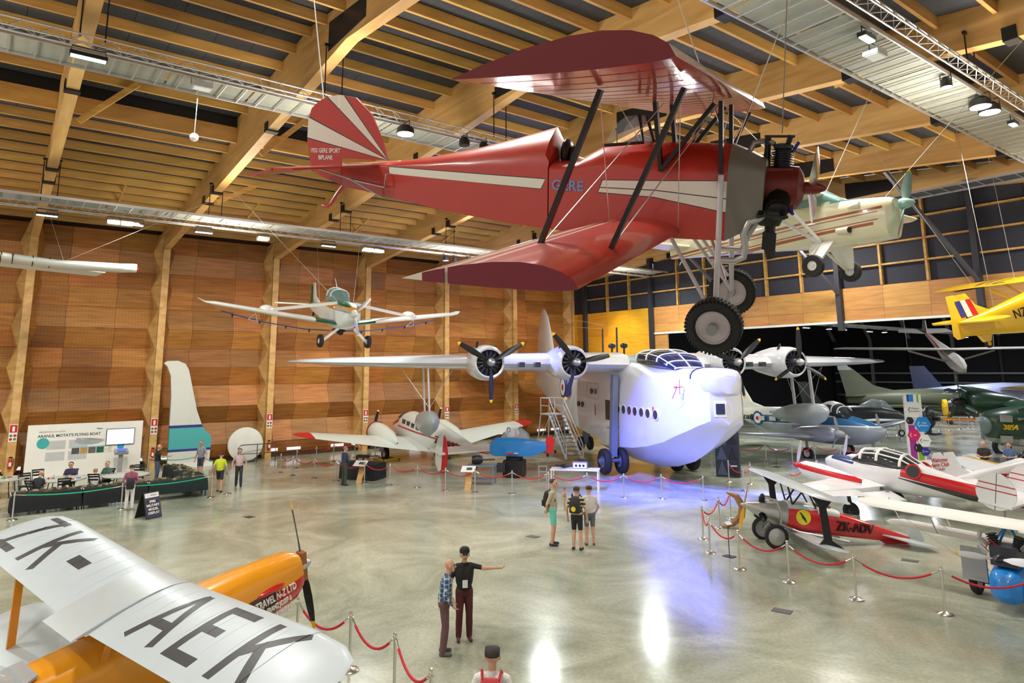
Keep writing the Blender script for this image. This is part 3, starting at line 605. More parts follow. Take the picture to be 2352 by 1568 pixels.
b = B(); wing(b, [((-15.4, 0, -.5), 4.6, .1), ((-15.9, 0, .6), 4.0, .1), ((-16.5, 0, 2.0), 3.1, .1), ((-17.2, 0, 3.2), 2.0, .1), ((-17.8, 0, 3.75), 1.0, .1), ((-18.1, 0, 3.9), .4, .1)], (0, 1, 0), 0); b.build('tail_fin', M_fb, F)
for x in (-4.6, -6.6): B().tube((x, -.2, .3), (x, -.2, 1.9), .06, .05).build('aerial_mast', M_steel, F)
for x, y in ((-5.2, .5), (-6.2, .2)):
    b = B(); b.tube((x, y, .3), (x, y, .8), .06); b.ball((x, y, .9), (.22, .22, .16)); b.build('direction_finder', M_black, F)
b = B(); wire(b, (-4.6, -.2, 1.9), (-17.6, 0, 3.4), .012); wire(b, (-6.6, -.2, 1.9), (-17.0, 0, 2.6), .012); b.build('aerial_wire', M_wire, F)
# beaching gear
M_bg = mat('beaching_gear_grey', S(118, 130, 156), .4, .2, .05)
for s_ in (-1, 1):
    lg = bpy.data.objects.new('beaching_gear', None); COL.objects.link(lg); lg.parent = F
    B().beam((-1.5, s_*1.75, -.6), (-1.45, s_*1.95, -4.6), .3, .34, (1, 0, 0)).build('gear_leg', M_bg, lg)
    B().beam((-1.5, s_*1.2, -3.2), (-1.5, s_*2.2, -3.2), .1, .1).build('gear_bracket', M_bg, lg)
    B().tube((-1.45, s_*1.2, -4.78), (-1.45, s_*2.7, -4.78), .1).build('axle', M_bg, lg)
    for y in (s_*1.5, s_*2.4): wheel(lg, (-1.45, y, -4.82), .62, .36, 'gear_wheel', hubm=M_bg, hubr=.45)
tg = bpy.data.objects.new('tail_trolley', None); COL.objects.link(tg); tg.parent = F
for y in (-.3, .3): wheel(tg, (-10.1, y, -5.0), .42, .24, 'trolley_wheel', hubm=M_bg)
B().beam((-10.1, 0, -5.0), (-10.1, 0, -3.7), .3, .3, (1, 0, 0)).build('trolley_post', M_bg, tg)
B().tube((-10.1, -.4, -5.0), (-10.1, .4, -5.0), .07).build('axle', M_bg, tg)
def P(par, name, m, fn, ang=38):
    b = B(); fn(b); return b.build(name, m, par, ang)
def tailset(T, m, xs, z, hs, th=.06, y0=.05):
    for s_ in (-1, 1):
        P(T, 'tailplane', m, lambda b: b.prism([(xs[0], s_*y0, z), (xs[1], s_*y0, z), (xs[1]+.03, s_*hs*.85, z), (xs[1]+.2, s_*hs, z), (xs[0]-.25*(xs[0]-xs[1]), s_*hs*.97, z)], (0, 0, th)))
M_green = mat('dark_green_paint', S(20, 92, 60), .3, 0, .04, coat=.3)
M_org = mat('orange_paint', S(226, 142, 26), .3, 0, .03, coat=.3)
M_yel2 = mat('yellow_paint', S(240, 190, 24), .3, 0, .03, coat=.4)
M_silver = mat('silver_dope', S(196, 204, 206), .35, .25, .03, coat=.1)
M_tglass = mat('teal_glass', S(120, 168, 170), .06, 0, .02, alpha=.6)
# ------------------------------------------------------------------ green and white crop sprayer
A = thing('crop_sprayer', 'white, green and orange crop-spraying monoplane hung before the panelled wall', 'airplane', (-27.793, 12.488, 7.56), att(-.0621, -.127, -.0027), scale=.95)
mf = paint('sprayer_fuselage', S(232, 234, 232), [(S(226, 142, 26), [(.07, 0, 1, -.02), (-.07, 0, -1, .3)]), (S(20, 92, 60), [(.07, 0, 1, -.26)])], .3, .4)
P(A, 'fuselage', mf, lambda b: fuse(b, [(-.12, .3, -.32, .28), (-.35, .45, -.55, .4), (-1.0, .54, -.8, .5), (-2.0, .56, -.85, .55), (-3.2, .46, -.7, .5), (-4.8, .26, -.4, .36), (-6.5, .08, -.12, .22)], 2.8))
cp = P(A, 'canopy_glass', M_tglass, lambda b: b.loft([ell(x, w, zb, zt, 2.4, 14) for x, w, zb, zt in ((-1.75, .46, .3, .5), (-2.15, .46, .3, 1.05), (-2.75, .44, .3, 1.12), (-3.3, .36, .3, .6))]))
for sg in ((-1.75, -2.15), (-2.15, -2.75), (-2.75, -3.3)):
    pass
for x, w, zt in ((-2.15, .47, 1.06), (-2.75, .45, 1.13)): P(cp, 'canopy_frame', M_white, lambda b: b.path(ell(x, w, .3, zt, 2.4, 14)[0:8], .03, 5))
P(cp, 'aerial', M_white, lambda b: b.tube((-2.6, 0, 1.1), (-2.75, -.1, 1.6), .025, .01))
for s_ in (-1, 1):
    wg = P(A, 'wing', M_white, lambda b: wing(b, [((-.9, s_*1.45, -.42), 1.65, .14), ((-1.0, s_*3.4, -.2), 1.6, .14), ((-1.1, s_*5.7, .1), 1.45, .12), ((-1.3, s_*6.1, .16), 1.0, .08), ((-1.5, s_*6.35, .3), .5, .05)]))
    P(A, 'wing_root', M_green, lambda b: wing(b, [((-.9, s_*.45, -.55), 1.65, .145), ((-.9, s_*1.45, -.42), 1.65, .142)]))
    P(A, 'wing_strut', M_white, lambda b: b.beam((-1.3, s_*.4, .42), (-1.7, s_*3.4, -.06), .1, .14))
    P(wg, 'strut_fairing', M_white, lambda b: b.ball((-1.7, s_*3.5, -.05), (.6, .3, .22)))
    bm_ = P(A, 'spray_boom', mat('blue_pipe', S(70, 90, 170), .4), lambda b: b.path([(-2.3, s_*.3, -.95), (-2.3, s_*1.5, -.92), (-2.3, s_*3.4, -.66), (-2.3, s_*4.6, -.4), (-2.3, s_*5.3, -.22)], .025, 6))
    for y, z in ((1.3, -.93), (2.4, -.8), (3.6, -.62), (4.8, -.36)): P(bm_, 'nozzle', M_black, lambda b: b.lathe([(.05, 0), (.03, -.12)], (-2.3, s_*y, z), (0, 0, 1), 6))
    P(bm_, 'boom_bracket', M_white, lambda b: b.path([(-2.3, s_*3.7, -.62), (-1.9, s_*3.9, -.25), (-2.3, s_*4.1, -.55), (-2.3, s_*3.7, -.62)], .025, 5))
    P(A, 'gear_leg', M_white, lambda b: b.beam((-.9, s_*.38, -.75), (-1.0, s_*1.05, -1.33), .05, .12))
    wheel(A, (-1.0, s_*1.15, -1.35), .3, .2, 'wheel_tyre', hubr=.4)
tailset(A, M_white, (-5.9, -6.7), .12, 1.95)
P(A, 'fin', M_white, lambda b: wing(b, [((-5.0, 0, .3), 1.1, .08), ((-5.75, 0, .6), .55, .1), ((-6.05, 0, 1.32), .38, .1)], (0, 1, 0), 0))
P(A, 'rudder', M_green, lambda b: wing(b, [((-6.28, 0, .0), .5, .14), ((-6.3, 0, .7), .45, .12), ((-6.43, 0, 1.2), .35, .1)], (0, 1, 0), 0))
P(A, 'tail_wheel', M_rub, lambda b: b.lathe([(.1, -.04), (.12, 0), (.1, .04)], (-6.0, 0, -.35), (0, 1, 0), 12))
P(A, 'spray_pump', M_black, lambda b: (b.lathe([(.12, 0), (.14, .3)], (-1.9, 0, -.98), (1, 0, 0), 10), b.box((-1.9, 0, -.9), (.4, .5, .12))))
blades(A, (0, 0, 0), 1.05, 3, -75, .2, M_alu, tip=M_white, spin=M_white, hub=.18, tiplen=.06)
def hang(T, pts, M4=None):
    """wires from local points up to world points"""
    bpy.context.view_layer.update(); inv = T.matrix_world.inverted()
    for l, w in pts: wire(B(), l, inv @ V(w), .009).build('suspension_wire', M_wire, T)
hang(A, [((-1.3, -.4, .5), (-30, 7.6, 12.9)), ((-1.3, .4, .5), (-30, 13.8, 13.2)), ((-5.2, 0, .4), (-36, 13.8, 12.7))])
# ------------------------------------------------------------------ cream high-wing monoplane
A = thing('high_wing_plane', 'cream high-wing monoplane with brown stripes hung behind the red biplane', 'airplane', (-6.164, 15.07, 8.52), att(.0079, -.0253, .0091), scale=.95)
br = S(170, 88, 44); mf = paint('cream_fuselage', S(228, 222, 190), [(br, [(-.07, 0, 1, .08), (.07, 0, -1, -.02), (-1, 0, 0, -.3)]), (br, [(-.07, 0, 1, .15), (.07, 0, -1, -.125), (-1, 0, 0, -.4)]), (br, [(-.07, 0, 1, .32), (.07, 0, -1, -.295), (-1, 0, 0, -.4)]), (br, [(-.07, 0, 1, .42), (.07, 0, -1, -.35), (-1, 0, 0, -.5)]), (S(60, 104, 96), [(0, 0, 1, -.2), (1, 0, 0, 1.5), (-1, 0, 0, -.35)])], .3, .4)
P(A, 'fuselage', mf, lambda b: fuse(b, [(-.14, .3, -.45, .14, 3), (-.24, .4, -.74, .18, 3.4), (-.9, .45, -.8, .26, 3.4), (-1.5, .48, -.82, .3, 3.4), (-2.0, .48, -.8, .32, 3.2), (-3.0, .44, -.72, .3, 3), (-4.5, .28, -.66, .08), (-6.5, .08, -.56, -.12)], 3))
P(A, 'cabin_glass', M_tglass, lambda b: b.loft([ell(x, w, zb, zt, 3, 14) for x, w, zb, zt in ((-1.25, .44, .1, .26), (-1.8, .45, .1, .66), (-2.6, .42, .1, .68), (-3.3, .36, .1, .34))]))
wg = P(A, 'wing', mat('cream_paint', S(228, 222, 196), .3, 0, .03, coat=.3), lambda b: wing(b, [((-1.9, -5.2, .5), .7, .08), ((-1.65, -4.9, .5), 1.45, .12), ((-1.6, 0, .45), 1.6, .13), ((-1.65, 4.9, .5), 1.45, .12), ((-1.9, 5.2, .5), .7, .08)]))
for s_ in (-1, 1):
    P(A, 'wing_strut', M_white, lambda b: b.beam((-1.7, s_*.46, -.7), (-1.8, s_*2.6, .42), .035, .08))
    P(A, 'wing_strut', M_white, lambda b: b.beam((-1.75, s_*.46, -.7), (-2.7, s_*2.6, .42), .035, .08))
    P(A, 'gear_fairing', M_white, lambda b: b.prism([(-1.4, s_*.4, -.72), (-2.0, s_*.4, -.72), (-1.82, s_*.8, -1.25), (-1.58, s_*.8, -1.25)], (0, s_*.05, .02)))
    P(A, 'gear_strut', mat('cream_paint', S(228, 222, 196), .3), lambda b: b.beam((-1.95, s_*.1, -.8), (-1.75, s_*.8, -1.28), .05, .05))
    wheel(A, (-1.7, s_*.88, -1.3), .26, .16, 'wheel_tyre', hubr=.42)
P(A, 'exhaust_stack', mat('cream_paint', S(228, 222, 196), .3), lambda b: b.lathe([(.07, 0), (.08, .3)], (-1.3, -.47, -.5), (1, -.15, -.05), 10))
P(A, 'intake_scoop', M_black, lambda b: b.lathe([(.06, 0), (.07, .02)], (-1.0, -.515, -.515), (1, -.15, -.05), 10))
P(A, 'exhaust_stack', mat('cream_paint', S(228, 222, 196), .3), lambda b: b.lathe([(.02, 0), (.07, .2), (.08, .34)], (-1.1, -.4, .02), (1, -.1, .05), 10))
tailset(A, mat('cream_paint', S(228, 222, 196), .3), (-5.7, -6.6), -.3, 1.6)
P(A, 'fin', mat('cream_paint', S(228, 222, 196), .3), lambda b: wing(b, [((-5.6, 0, -.2), 1.1, .08), ((-6.0, 0, .5), .9, .08), ((-6.4, 0, .9), .4, .08)], (0, 1, 0), 0))
P(A, 'tail_wheel', M_rub, lambda b: b.lathe([(.08, -.03), (.1, 0), (.08, .03)], (-6.25, 0, -.85), (0, 1, 0), 12))
P(A, 'tail_spring', M_alu, lambda b: b.path([(-6.0, 0, -.55), (-6.2, 0, -.7), (-6.25, 0, -.85)], .02, 5))
blades(A, (0, 0, 0), .95, 2, 62, .26, mat('pale_teal_blade', S(150, 186, 178), .3, .3), tip=mat('yellow_tip', S(236, 196, 30), .4), spin=mat('pale_teal_blade', S(150, 186, 178), .3, .3), hub=.13, tiplen=.07)
hang(A, [((-2.0, -.4, .6), (-11.5, 13.9, 14.0)), ((-2.0, .4, .6), (-8.5, 20.1, 13.7)), ((-.4, 0, .2), (-5, 20.1, 13.3)), ((-5.6, 0, 0), (-14, 13.9, 14.2))])
# ------------------------------------------------------------------ yellow monoplane
A = thing('yellow_plane', 'bright yellow high-wing monoplane with striped tail flash hung tail first', 'airplane', (-8.591, 24.267, 6.04), att(1.047, .1928, .0122), scale=.95)
P(A, 'fuselage', M_yel2, lambda b: fuse(b, [(-.05, .05, .02, .5), (1, .2, -.1, .66), (2, .32, -.25, .85), (3.2, .42, -.38, 1.1), (3.8, .45, -.42, 1.28), (5.2, .48, -.5, 1.22), (6.0, .45, -.5, .8), (6.9, .4, -.45, .62), (7.2, .25, -.3, .45)], 3.4))
NVY = S(52, 52, 74); let = [[[3.6, 4.6], [3.72, 4.6], [3.72, 3.6], [3.6, 3.6]]]
uw = []
for x0, y0, x1, y1, w in ((4.6, 3.0, 3.6, 3.0, .1), (3.6, 3.0, 4.6, 2.5, .12), (4.6, 2.5, 3.6, 2.5, .1), (4.6, 2.2, 4.6, 1.6, .1), (4.6, 1.6, 3.6, 2.2, .12), (3.6, 2.2, 3.6, 1.6, .1)):
    d = V((x1-x0, y1-y0)); n_ = V((-d.y, d.x)).normalized()*w/2; q = [(x0+n_.x, y0+n_.y), (x0-n_.x, y0-n_.y), (x1-n_.x, y1-n_.y), (x1+n_.x, y1+n_.y)]
    uw.append((NVY, [ln(q[i], q[(i+1) % 4], 1, 'xy') for i in range(4)]))
mw = paint('yellow_wing', S(240, 190, 24), uw, .3, .4)
wg = P(A, 'wing', mw, lambda b: wing(b, [((4.2, -5.5, 1.36), .5, .06), ((4.75, -5.1, 1.36), 1.3, .1), ((4.95, -4.4, 1.35), 1.6, .12), ((4.95, 0, 1.32), 1.6, .13), ((4.95, 4.4, 1.35), 1.6, .12), ((4.75, 5.1, 1.36), 1.3, .1), ((4.2, 5.5, 1.36), .5, .06)]))
for s_ in (-1, 1):
    for r_, m_, z_ in ((.58, mat('faded_navy', S(84, 84, 110), .5), 1.262), (.36, mat('faded_white', S(226, 214, 190), .5), 1.258), (.1, mat('faded_red', S(176, 80, 40), .5), 1.254)):
        P(wg, 'wing_roundel', m_, lambda b: disc(b, (4.2, s_*3.95, z_), (0, 0, -1), r_, 24, .004))
    P(A, 'wing_strut', M_yel2, lambda b: b.beam((4.6, s_*.44, -.3), (4.5, s_*2.6, 1.26), .04, .1))
    P(A, 'wing_strut', M_yel2, lambda b: b.beam((4.4, s_*.44, -.3), (3.7, s_*2.6, 1.24), .04, .1))
    P(A, 'tailplane', M_yel2, lambda b: b.prism([(1.1, s_*.05, .45), (.95, s_*.9, .45), (.6, s_*1.45, .45), (.25, s_*1.55, .45), (-.05, s_*1.1, .45), (-.08, s_*.05, .45)], (0, 0, .05)))
    wheel(A, (5.6, s_*.95, -1.35), .3, .18, 'wheel_tyre', hubm=M_yel2)
    P(A, 'gear_leg', M_yel2, lambda b: b.beam((5.5, s_*.4, -.45), (5.6, s_*.9, -1.3), .05, .1))
fn_ = P(A, 'fin', M_yel2, lambda b: wing(b, [((1.5, 0, .55), 1.1, .06), ((.75, 0, .95), .7, .08), ((.5, 0, 1.38), .45, .08)], (0, 1, 0), 0))
P(A, 'rudder', M_yel2, lambda b: wing(b, [((.02, 0, -.05), .25, .1), ((.3, 0, .1), .65, .08), ((.3, 0, .8), .55, .08), ((.05, 0, 1.4), .3, .08)], (0, 1, 0), 0))
for k, c_ in enumerate((S(44, 52, 140), S(236, 232, 226), S(200, 26, 36))):
    for s_ in (-1, 1): P(fn_, 'tail_flash', mat('flash_%d' % k, c_, .4), lambda b: b.prism([(.1+.22*k, s_*.036, .62), (.3+.22*k, s_*.036, .62), (.18+.2*k, s_*.036, 1.18), (.0+.2*k, s_*.036, 1.18)], (0, s_*.008, 0)))
text('NZ944', .42, M_black, 'serial_lettering', A, frame((2.25, -.345, .42), (1, -.1, .08), (0, 0, 1)), ext=.012, sx=.8)
P(A, 'roundel', mat('navy_blue', S(36, 44, 128), .4), lambda b: disc(b, (3.4, -.43, .45), (0, -1, 0), .36, 24, .02))
tw = wheel(A, (.85, 0, -.38), .14, .1, 'tail_wheel', hubm=M_yel2, hubr=.5)
P(A, 'tail_wheel_fork', M_yel2, lambda b: b.prism([(.55, -.07, -.05), (1.0, -.07, -.08), (.92, -.07, -.3), (.7, -.07, -.3)], (0, .14, 0)))
blades(A, (7.3, 0, .05), .95, 2, 30, .2, M_black, hub=.12)
hang(A, [((4.4, -2, 1.4), (-3.5, 26, 13.3)), ((4.4, 2, 1.4), (-9.8, 32.4, 13.8)), ((4.4, 4.0, 1.42), (-12, 26.2, 14.1)), ((1.4, 0, .7), (-8.8, 26.2, 13.7))])
# ------------------------------------------------------------------ white twin with red wing tips
A = thing('twin_engine_airliner', 'white twin-tailed airliner with red wing tips parked nose to the panelled wall', 'airplane', (-37.025, 21.091, 1.277), att(3.0947, .1446, 0), scale=.942)
rs = S(196, 34, 44)
mf = paint('airliner_fuselage', S(234, 236, 230), [(rs, [(.05, 0, 1, -.32), (-.05, 0, -1, .42), (-1, 0, 0, 1.9)]), (rs, [(.4, 0, 1, -1.25), (-.4, 0, -1, 1.5), (1, 0, 0, -1.9), (-1, 0, 0, 3.4)])], .3, .4)
P(A, 'fuselage', mf, lambda b: fuse(b, [(3.7, .08, -.08, .1), (3.3, .4, -.4, .35), (2.6, .6, -.6, .62), (1.9, .68, -.65, 1.05), (1.2, .74, -.66, 1.3), (-.8, .76, -.62, 1.32), (-2.8, .64, -.4, 1.2), (-5, .42, .0, 1.0), (-7, .2, .42, .84), (-7.9, .06, .6, .76)], 2.4))
P(A, 'windscreen', M_dglass, lambda b: fuse(b, [(2.55, .4, .45, .7), (2.2, .55, .5, .93), (1.75, .6, .6, 1.16)], 2.4))
for s_ in (-1, 1):
    for k in range(5): P(A, 'cabin_window', M_dglass, lambda b: b.box((.95-.65*k, s_*.725, .72), (.34, .1, .26)))
    wg = P(A, 'wing', mat('airliner_white', S(234, 238, 230), .28, 0, .02, coat=.4), lambda b: wing(b, [((1.0, s_*.5, -.4), 3.6, .13), ((.85, s_*2.4, -.2), 3.0, .13), ((.25, s_*7.2, .48), 1.5, .11)]))
    P(A, 'wing_tip', mat('red_tip', S(206, 30, 40), .35, 0, .03), lambda b: wing(b, [((.25, s_*7.2, .48), 1.5, .112), ((.0, s_*7.9, .57), 1.1, .1), ((-.35, s_*8.25, .62), .4, .08)]))
    nc = P(A, 'engine_nacelle', mat('airliner_white', S(234, 238, 230), .28), lambda b: b.lathe([(.5, 1.85), (.6, 1.7), (.62, 1.2), (.6, .6), (.5, -.3), (.28, -1.1), (.04, -1.6)], (0, s_*2.3, .02), (1, 0, 0), 22, False))
    P(nc, 'cowl_ring', mat('red_tip', S(206, 30, 40), .35), lambda b: b.lathe([(.44, 1.9), (.54, 1.9), (.635, 1.72), (.635, 1.62)], (0, s_*2.3, .02), (1, 0, 0), 22, False))
    P(nc, 'engine_face', M_black, lambda b: b.lathe([(.5, 1.75), (.02, 1.7)], (0, s_*2.3, .02), (1, 0, 0), 18, False))
    blades(A, (2.05, s_*2.3, .02), 1.3, 2, 100, .2, M_black, tip=M_white, hub=.12)
    P(A, 'gear_leg', M_grey, lambda b: (b.beam((.2, s_*2.3, -.2), (.2, s_*2.2, -1.0), .14, .2, (1, 0, 0)), b.prism([(-.1, s_*2.42, -.3), (.55, s_*2.42, -.3), (.5, s_*2.42, -.95), (0, s_*2.42, -.95)], (0, s_*.05, 0))))
    wheel(A, (.2, s_*2.2, -1.0), .42, .26, 'wheel_tyre')
    P(A, 'fin', mat('airliner_white', S(234, 238, 230), .28), lambda b: b.prism([(-6.6, s_*2.3, .1), (-6.45, s_*2.3, .7), (-6.6, s_*2.3, 1.4), (-7.0, s_*2.3, 1.75), (-7.25, s_*2.3, 1.7), (-7.25, s_*2.3, -.1), (-6.95, s_*2.3, -.25)], (0, .07, 0)))
    rd = P(A, 'rudder', mat('red_tip', S(206, 30, 40), .35), lambda b: b.prism([(-7.26, s_*2.3, 1.72), (-7.55, s_*2.3, 1.5), (-7.75, s_*2.3, .9), (-7.72, s_*2.3, .2), (-7.5, s_*2.3, -.2), (-7.26, s_*2.3, -.28)], (0, .07, 0)))
    text('ZK-AHO', .6, mat('maroon_lettering', S(120, 26, 40), .4), 'registration', A, frame((-4.4, s_*.52, .5), (-s_, -.14, 0) if s_ > 0 else (1, -.14, 0), (0, 0, 1)), ext=.05)
P(A, 'tailplane', mat('airliner_white', S(234, 238, 230), .28), lambda b: b.prism([(-6.4, -2.7, .78), (-7.6, -2.7, .78), (-7.6, 2.7, .78), (-6.4, 2.7, .78)], (0, 0, .09)))
P(A, 'tail_wheel', M_rub, lambda b: b.lathe([(.14, -.06), (.17, 0), (.14, .06)], (-6.9, 0, -.16), (0, 1, 0), 12))
P(A, 'tail_wheel_strut', M_grey, lambda b: b.beam((-6.7, 0, .5), (-6.9, 0, -.1), .08, .08, (1, 0, 0)))
for s_ in (-1, 1):
    c_ = thing('wheel_chock_frame', 'yellow steel jacking frame under the airliner wheel', 'frame', (-37.2, 21.1-s_*2.07, 0), group='yellow frames under the airliner wheels')
    P(c_, 'cross_bar', M_yel2, lambda b: b.box((.5, 0, .06), (.1, 1.2, .1))); P(c_, 'cross_bar', M_yel2, lambda b: b.box((-.6, 0, .06), (.1, 1.2, .1)))
    for y in (-.5, .5): P(c_, 'side_bar', M_yel2, lambda b: b.box((-.05, y, .06), (1.2, .08, .08)))
# ------------------------------------------------------------------ blue and grey twin in the opening
A = thing('transport_plane', 'white, blue and grey twin-engined transport plane behind the flying boat', 'airplane', (-18.335, 39.59, 1.60), att(-.132, .0229, 0), scale=.907)
mf = paint('transport_fuselage', S(214, 218, 216), [(S(36, 98, 146), [(0, 0, 1, -.36), (0, 0, -1, .85), (1, 0, 0, 9.8)]), (S(230, 232, 230), [(0, 0, 1, -.3), (0, 0, -1, .36)]), (S(132, 140, 154), [(0, 0, -1, .3), (1, 0, 0, 6)]), (S(168, 182, 190), [(0, 0, -1, .3), (-1, 0, 0, -6)]), (S(36, 98, 146), [(0, 0, 1, -.36), (1, 0, 0, 2.4), (.3, 0, -1, 1.5)])], .32, .3)
P(A, 'fuselage', mf, lambda b: fuse(b, [(.02, .1, -.12, .1), (-.25, .36, -.42, .32), (-1.0, .64, -.72, .62), (-2, .8, -.86, .88), (-2.9, .86, -.9, 1.25), (-3.6, .88, -.9, 1.42), (-6, .88, -.8, 1.42), (-8.5, .7, -.3, 1.38), (-10.5, .4, .3, 1.3), (-12, .12, .8, 1.15)], 2.4))
cg = P(A, 'cockpit_glazing', M_dglass, lambda b: fuse(b, [(-2.05, .55, .7, .92), (-2.6, .74, .6, 1.5), (-3.3, .78, .7, 1.78), (-4.1, .7, .9, 1.5)], 2.4))
for x, w, zt in ((-2.6, .76, 1.52), (-3.0, .78, 1.68), (-3.6, .76, 1.72)): P(cg, 'canopy_frame', M_white, lambda b: b.path(ell(x, w, .65, zt, 2.4, 16)[0:9], .04, 5))
P(cg, 'canopy_top', M_white, lambda b: fuse(b, [(-3.0, .5, 1.5, 1.72), (-3.5, .62, 1.5, 1.84), (-4.3, .6, 1.2, 1.55)], 2.4))
for s_ in (-1, 1):
    for k in range(5): P(A, 'cabin_window', mat('pale_window', S(210, 212, 206), .3), lambda b: b.box((-4.7-.95*k, s_*.86, .62), (.5, .08, .3)))  # pale opaque cabin panes
    P(A, 'wing', mat('transport_grey', S(150, 156, 166), .3, .3, .03), lambda b: wing(b, [((-2.9, s_*.7, -.5), 2.9, .14), ((-2.95, s_*2.1, -.38), 2.6, .14), ((-3.3, s_*6.5, 0), 1.5, .12), ((-3.7, s_*8.6, .18), .8, .1), ((-4.1, s_*8.8, .2), .2, .06)]))
    nc = P(A, 'engine_nacelle', mat('transport_grey', S(150, 156, 166), .3), lambda b: fuse(b, [(-1.75, .28, -.35, .25), (-1.95, .4, -.5, .36), (-3.0, .46, -.62, .4), (-4.2, .42, -.6, .3), (-5.2, .2, -.45, .0)], 2.6, 18, s_*2.1))
    blades(A, (-1.65, s_*2.1, -.05), 1.12, 3, 105, .22, M_grey, tip=mat('red_tip', S(206, 30, 40), .35), spin=M_grey, hub=.24, tiplen=.05)
    P(A, 'gear_leg', M_grey, lambda b: b.beam((-4.0, s_*2.1, -.4), (-4.0, s_*2.1, -1.4), .12, .12, (1, 0, 0)))
    wheel(A, (-4.0, s_*2.1, -1.38), .38, .25, 'wheel_tyre')
    P(A, 'roundel', mat('roundel_blue', S(30, 86, 150), .4), lambda b: disc(b, (-9.0, s_*.62, .6), (-.15, s_, 0), .5, 28, .05))
    P(A, 'roundel_ring', M_white, lambda b: disc(b, (-9.0, s_*.63, .6), (-.15, s_, 0), .36, 28, .055))
    P(A, 'roundel_centre', mat('kiwi_red', S(196, 34, 40), .4), lambda b: (b.ball((-9.0, s_*.68, .6), (.18, .03, .14)), b.tube((-8.9, s_*.69, .62), (-8.7, s_*.7, .5), .03, .01)))
text('NZ1813', .42, M_black, 'serial_lettering', A, frame((-10.2, -.42, .62), (1, -.16, 0), (0, 0, 1)), ext=.06)
text('ROYAL NEW ZEALAND AIR FORCE', .26, M_black, 'title_lettering', A, frame((-5.7, -.86, 1.05), (1, 0, 0), (0, .3, 1)), ext=.01)
P(A, 'fin', mat('transport_tail', S(206, 214, 216), .32), lambda b: wing(b, [((-8.6, 0, 1.3), 3.4, .05), ((-9.9, 0, 1.7), 2.3, .07), ((-10.5, 0, 2.6), 1.7, .09), ((-11.0, 0, 3.6), 1.0, .09), ((-11.3, 0, 3.9), .5, .08)], (0, 1, 0), 0))
tailset(A, M_silver, (-10.6, -12), 1.15, 2.9, .1)
P(A, 'gear_leg', M_grey, lambda b: b.beam((-.95, 0, -.5), (-.75, 0, -1.4), .12, .12, (1, 0, 0)))
wheel(A, (-.72, 0, -1.47), .28, .18, 'nose_wheel')
# ------------------------------------------------------------------ white twin-tailed light twin
A = thing('light_twin', 'white light twin with red and black stripes and twin striped fins', 'airplane', (-14.7, 26.7, 1.56), att(3.14, .14, 0), scale=1.0)
mf = paint('light_twin_fuselage', S(234, 236, 238), [(S(34, 60, 116), [(0, 0, 1, -.16), (1, 0, 0, 1.25), (-1, 0, 0, -.3)]), (S(206, 26, 36), [(-1, 0, 0, -2.95), (-.055, 0, 1, -.32), (.02, 0, -1, .5)]), (S(50, 56, 58), [(-1, 0, 0, -2.9), (-.1, 0, 1, -.37), (.02, 0, -1, .17)])], .28, .5)
P(A, 'fuselage', mf, lambda b: fuse(b, [(.02, .1, -.1, .08), (-.12, .24, -.26, .2), (-.4, .36, -.38, .3), (-1.1, .5, -.5, .36), (-1.9, .55, -.56, .5), (-3.0, .53, -.5, .72), (-3.6, .46, -.42, .62), (-4.8, .28, -.2, .45), (-6.5, .08, .02, .22)], 2.5))
cg = P(A, 'canopy_glass', M_dglass, lambda b: fuse(b, [(-1.15, .38, .2, .4), (-1.55, .5, .1, .78), (-2.1, .53, .1, .9), (-2.9, .5, .1, .86), (-3.4, .44, .1, .64)], 2.5))
for k in (2, 5, 8, 11, 14): P(cg, 'canopy_frame', M_white, lambda b: b.path([ell(x, w, zb, zt, 2.5, 32)[k+1 if k+1 < 16 else 15] for x, w, zb, zt in ((-1.15, .39, .2, .41), (-1.55, .51, .1, .79), (-2.1, .54, .1, .91), (-2.9, .51, .1, .87), (-3.4, .45, .1, .65))], .028, 5))
for x, w, zt in ((-1.5, .51, .78), (-2.1, .54, .915), (-2.9, .515, .875)): P(cg, 'canopy_hoop', M_white, lambda b: b.path(ell(x, w, .1, zt, 2.5, 20)[0:11], .05, 5))
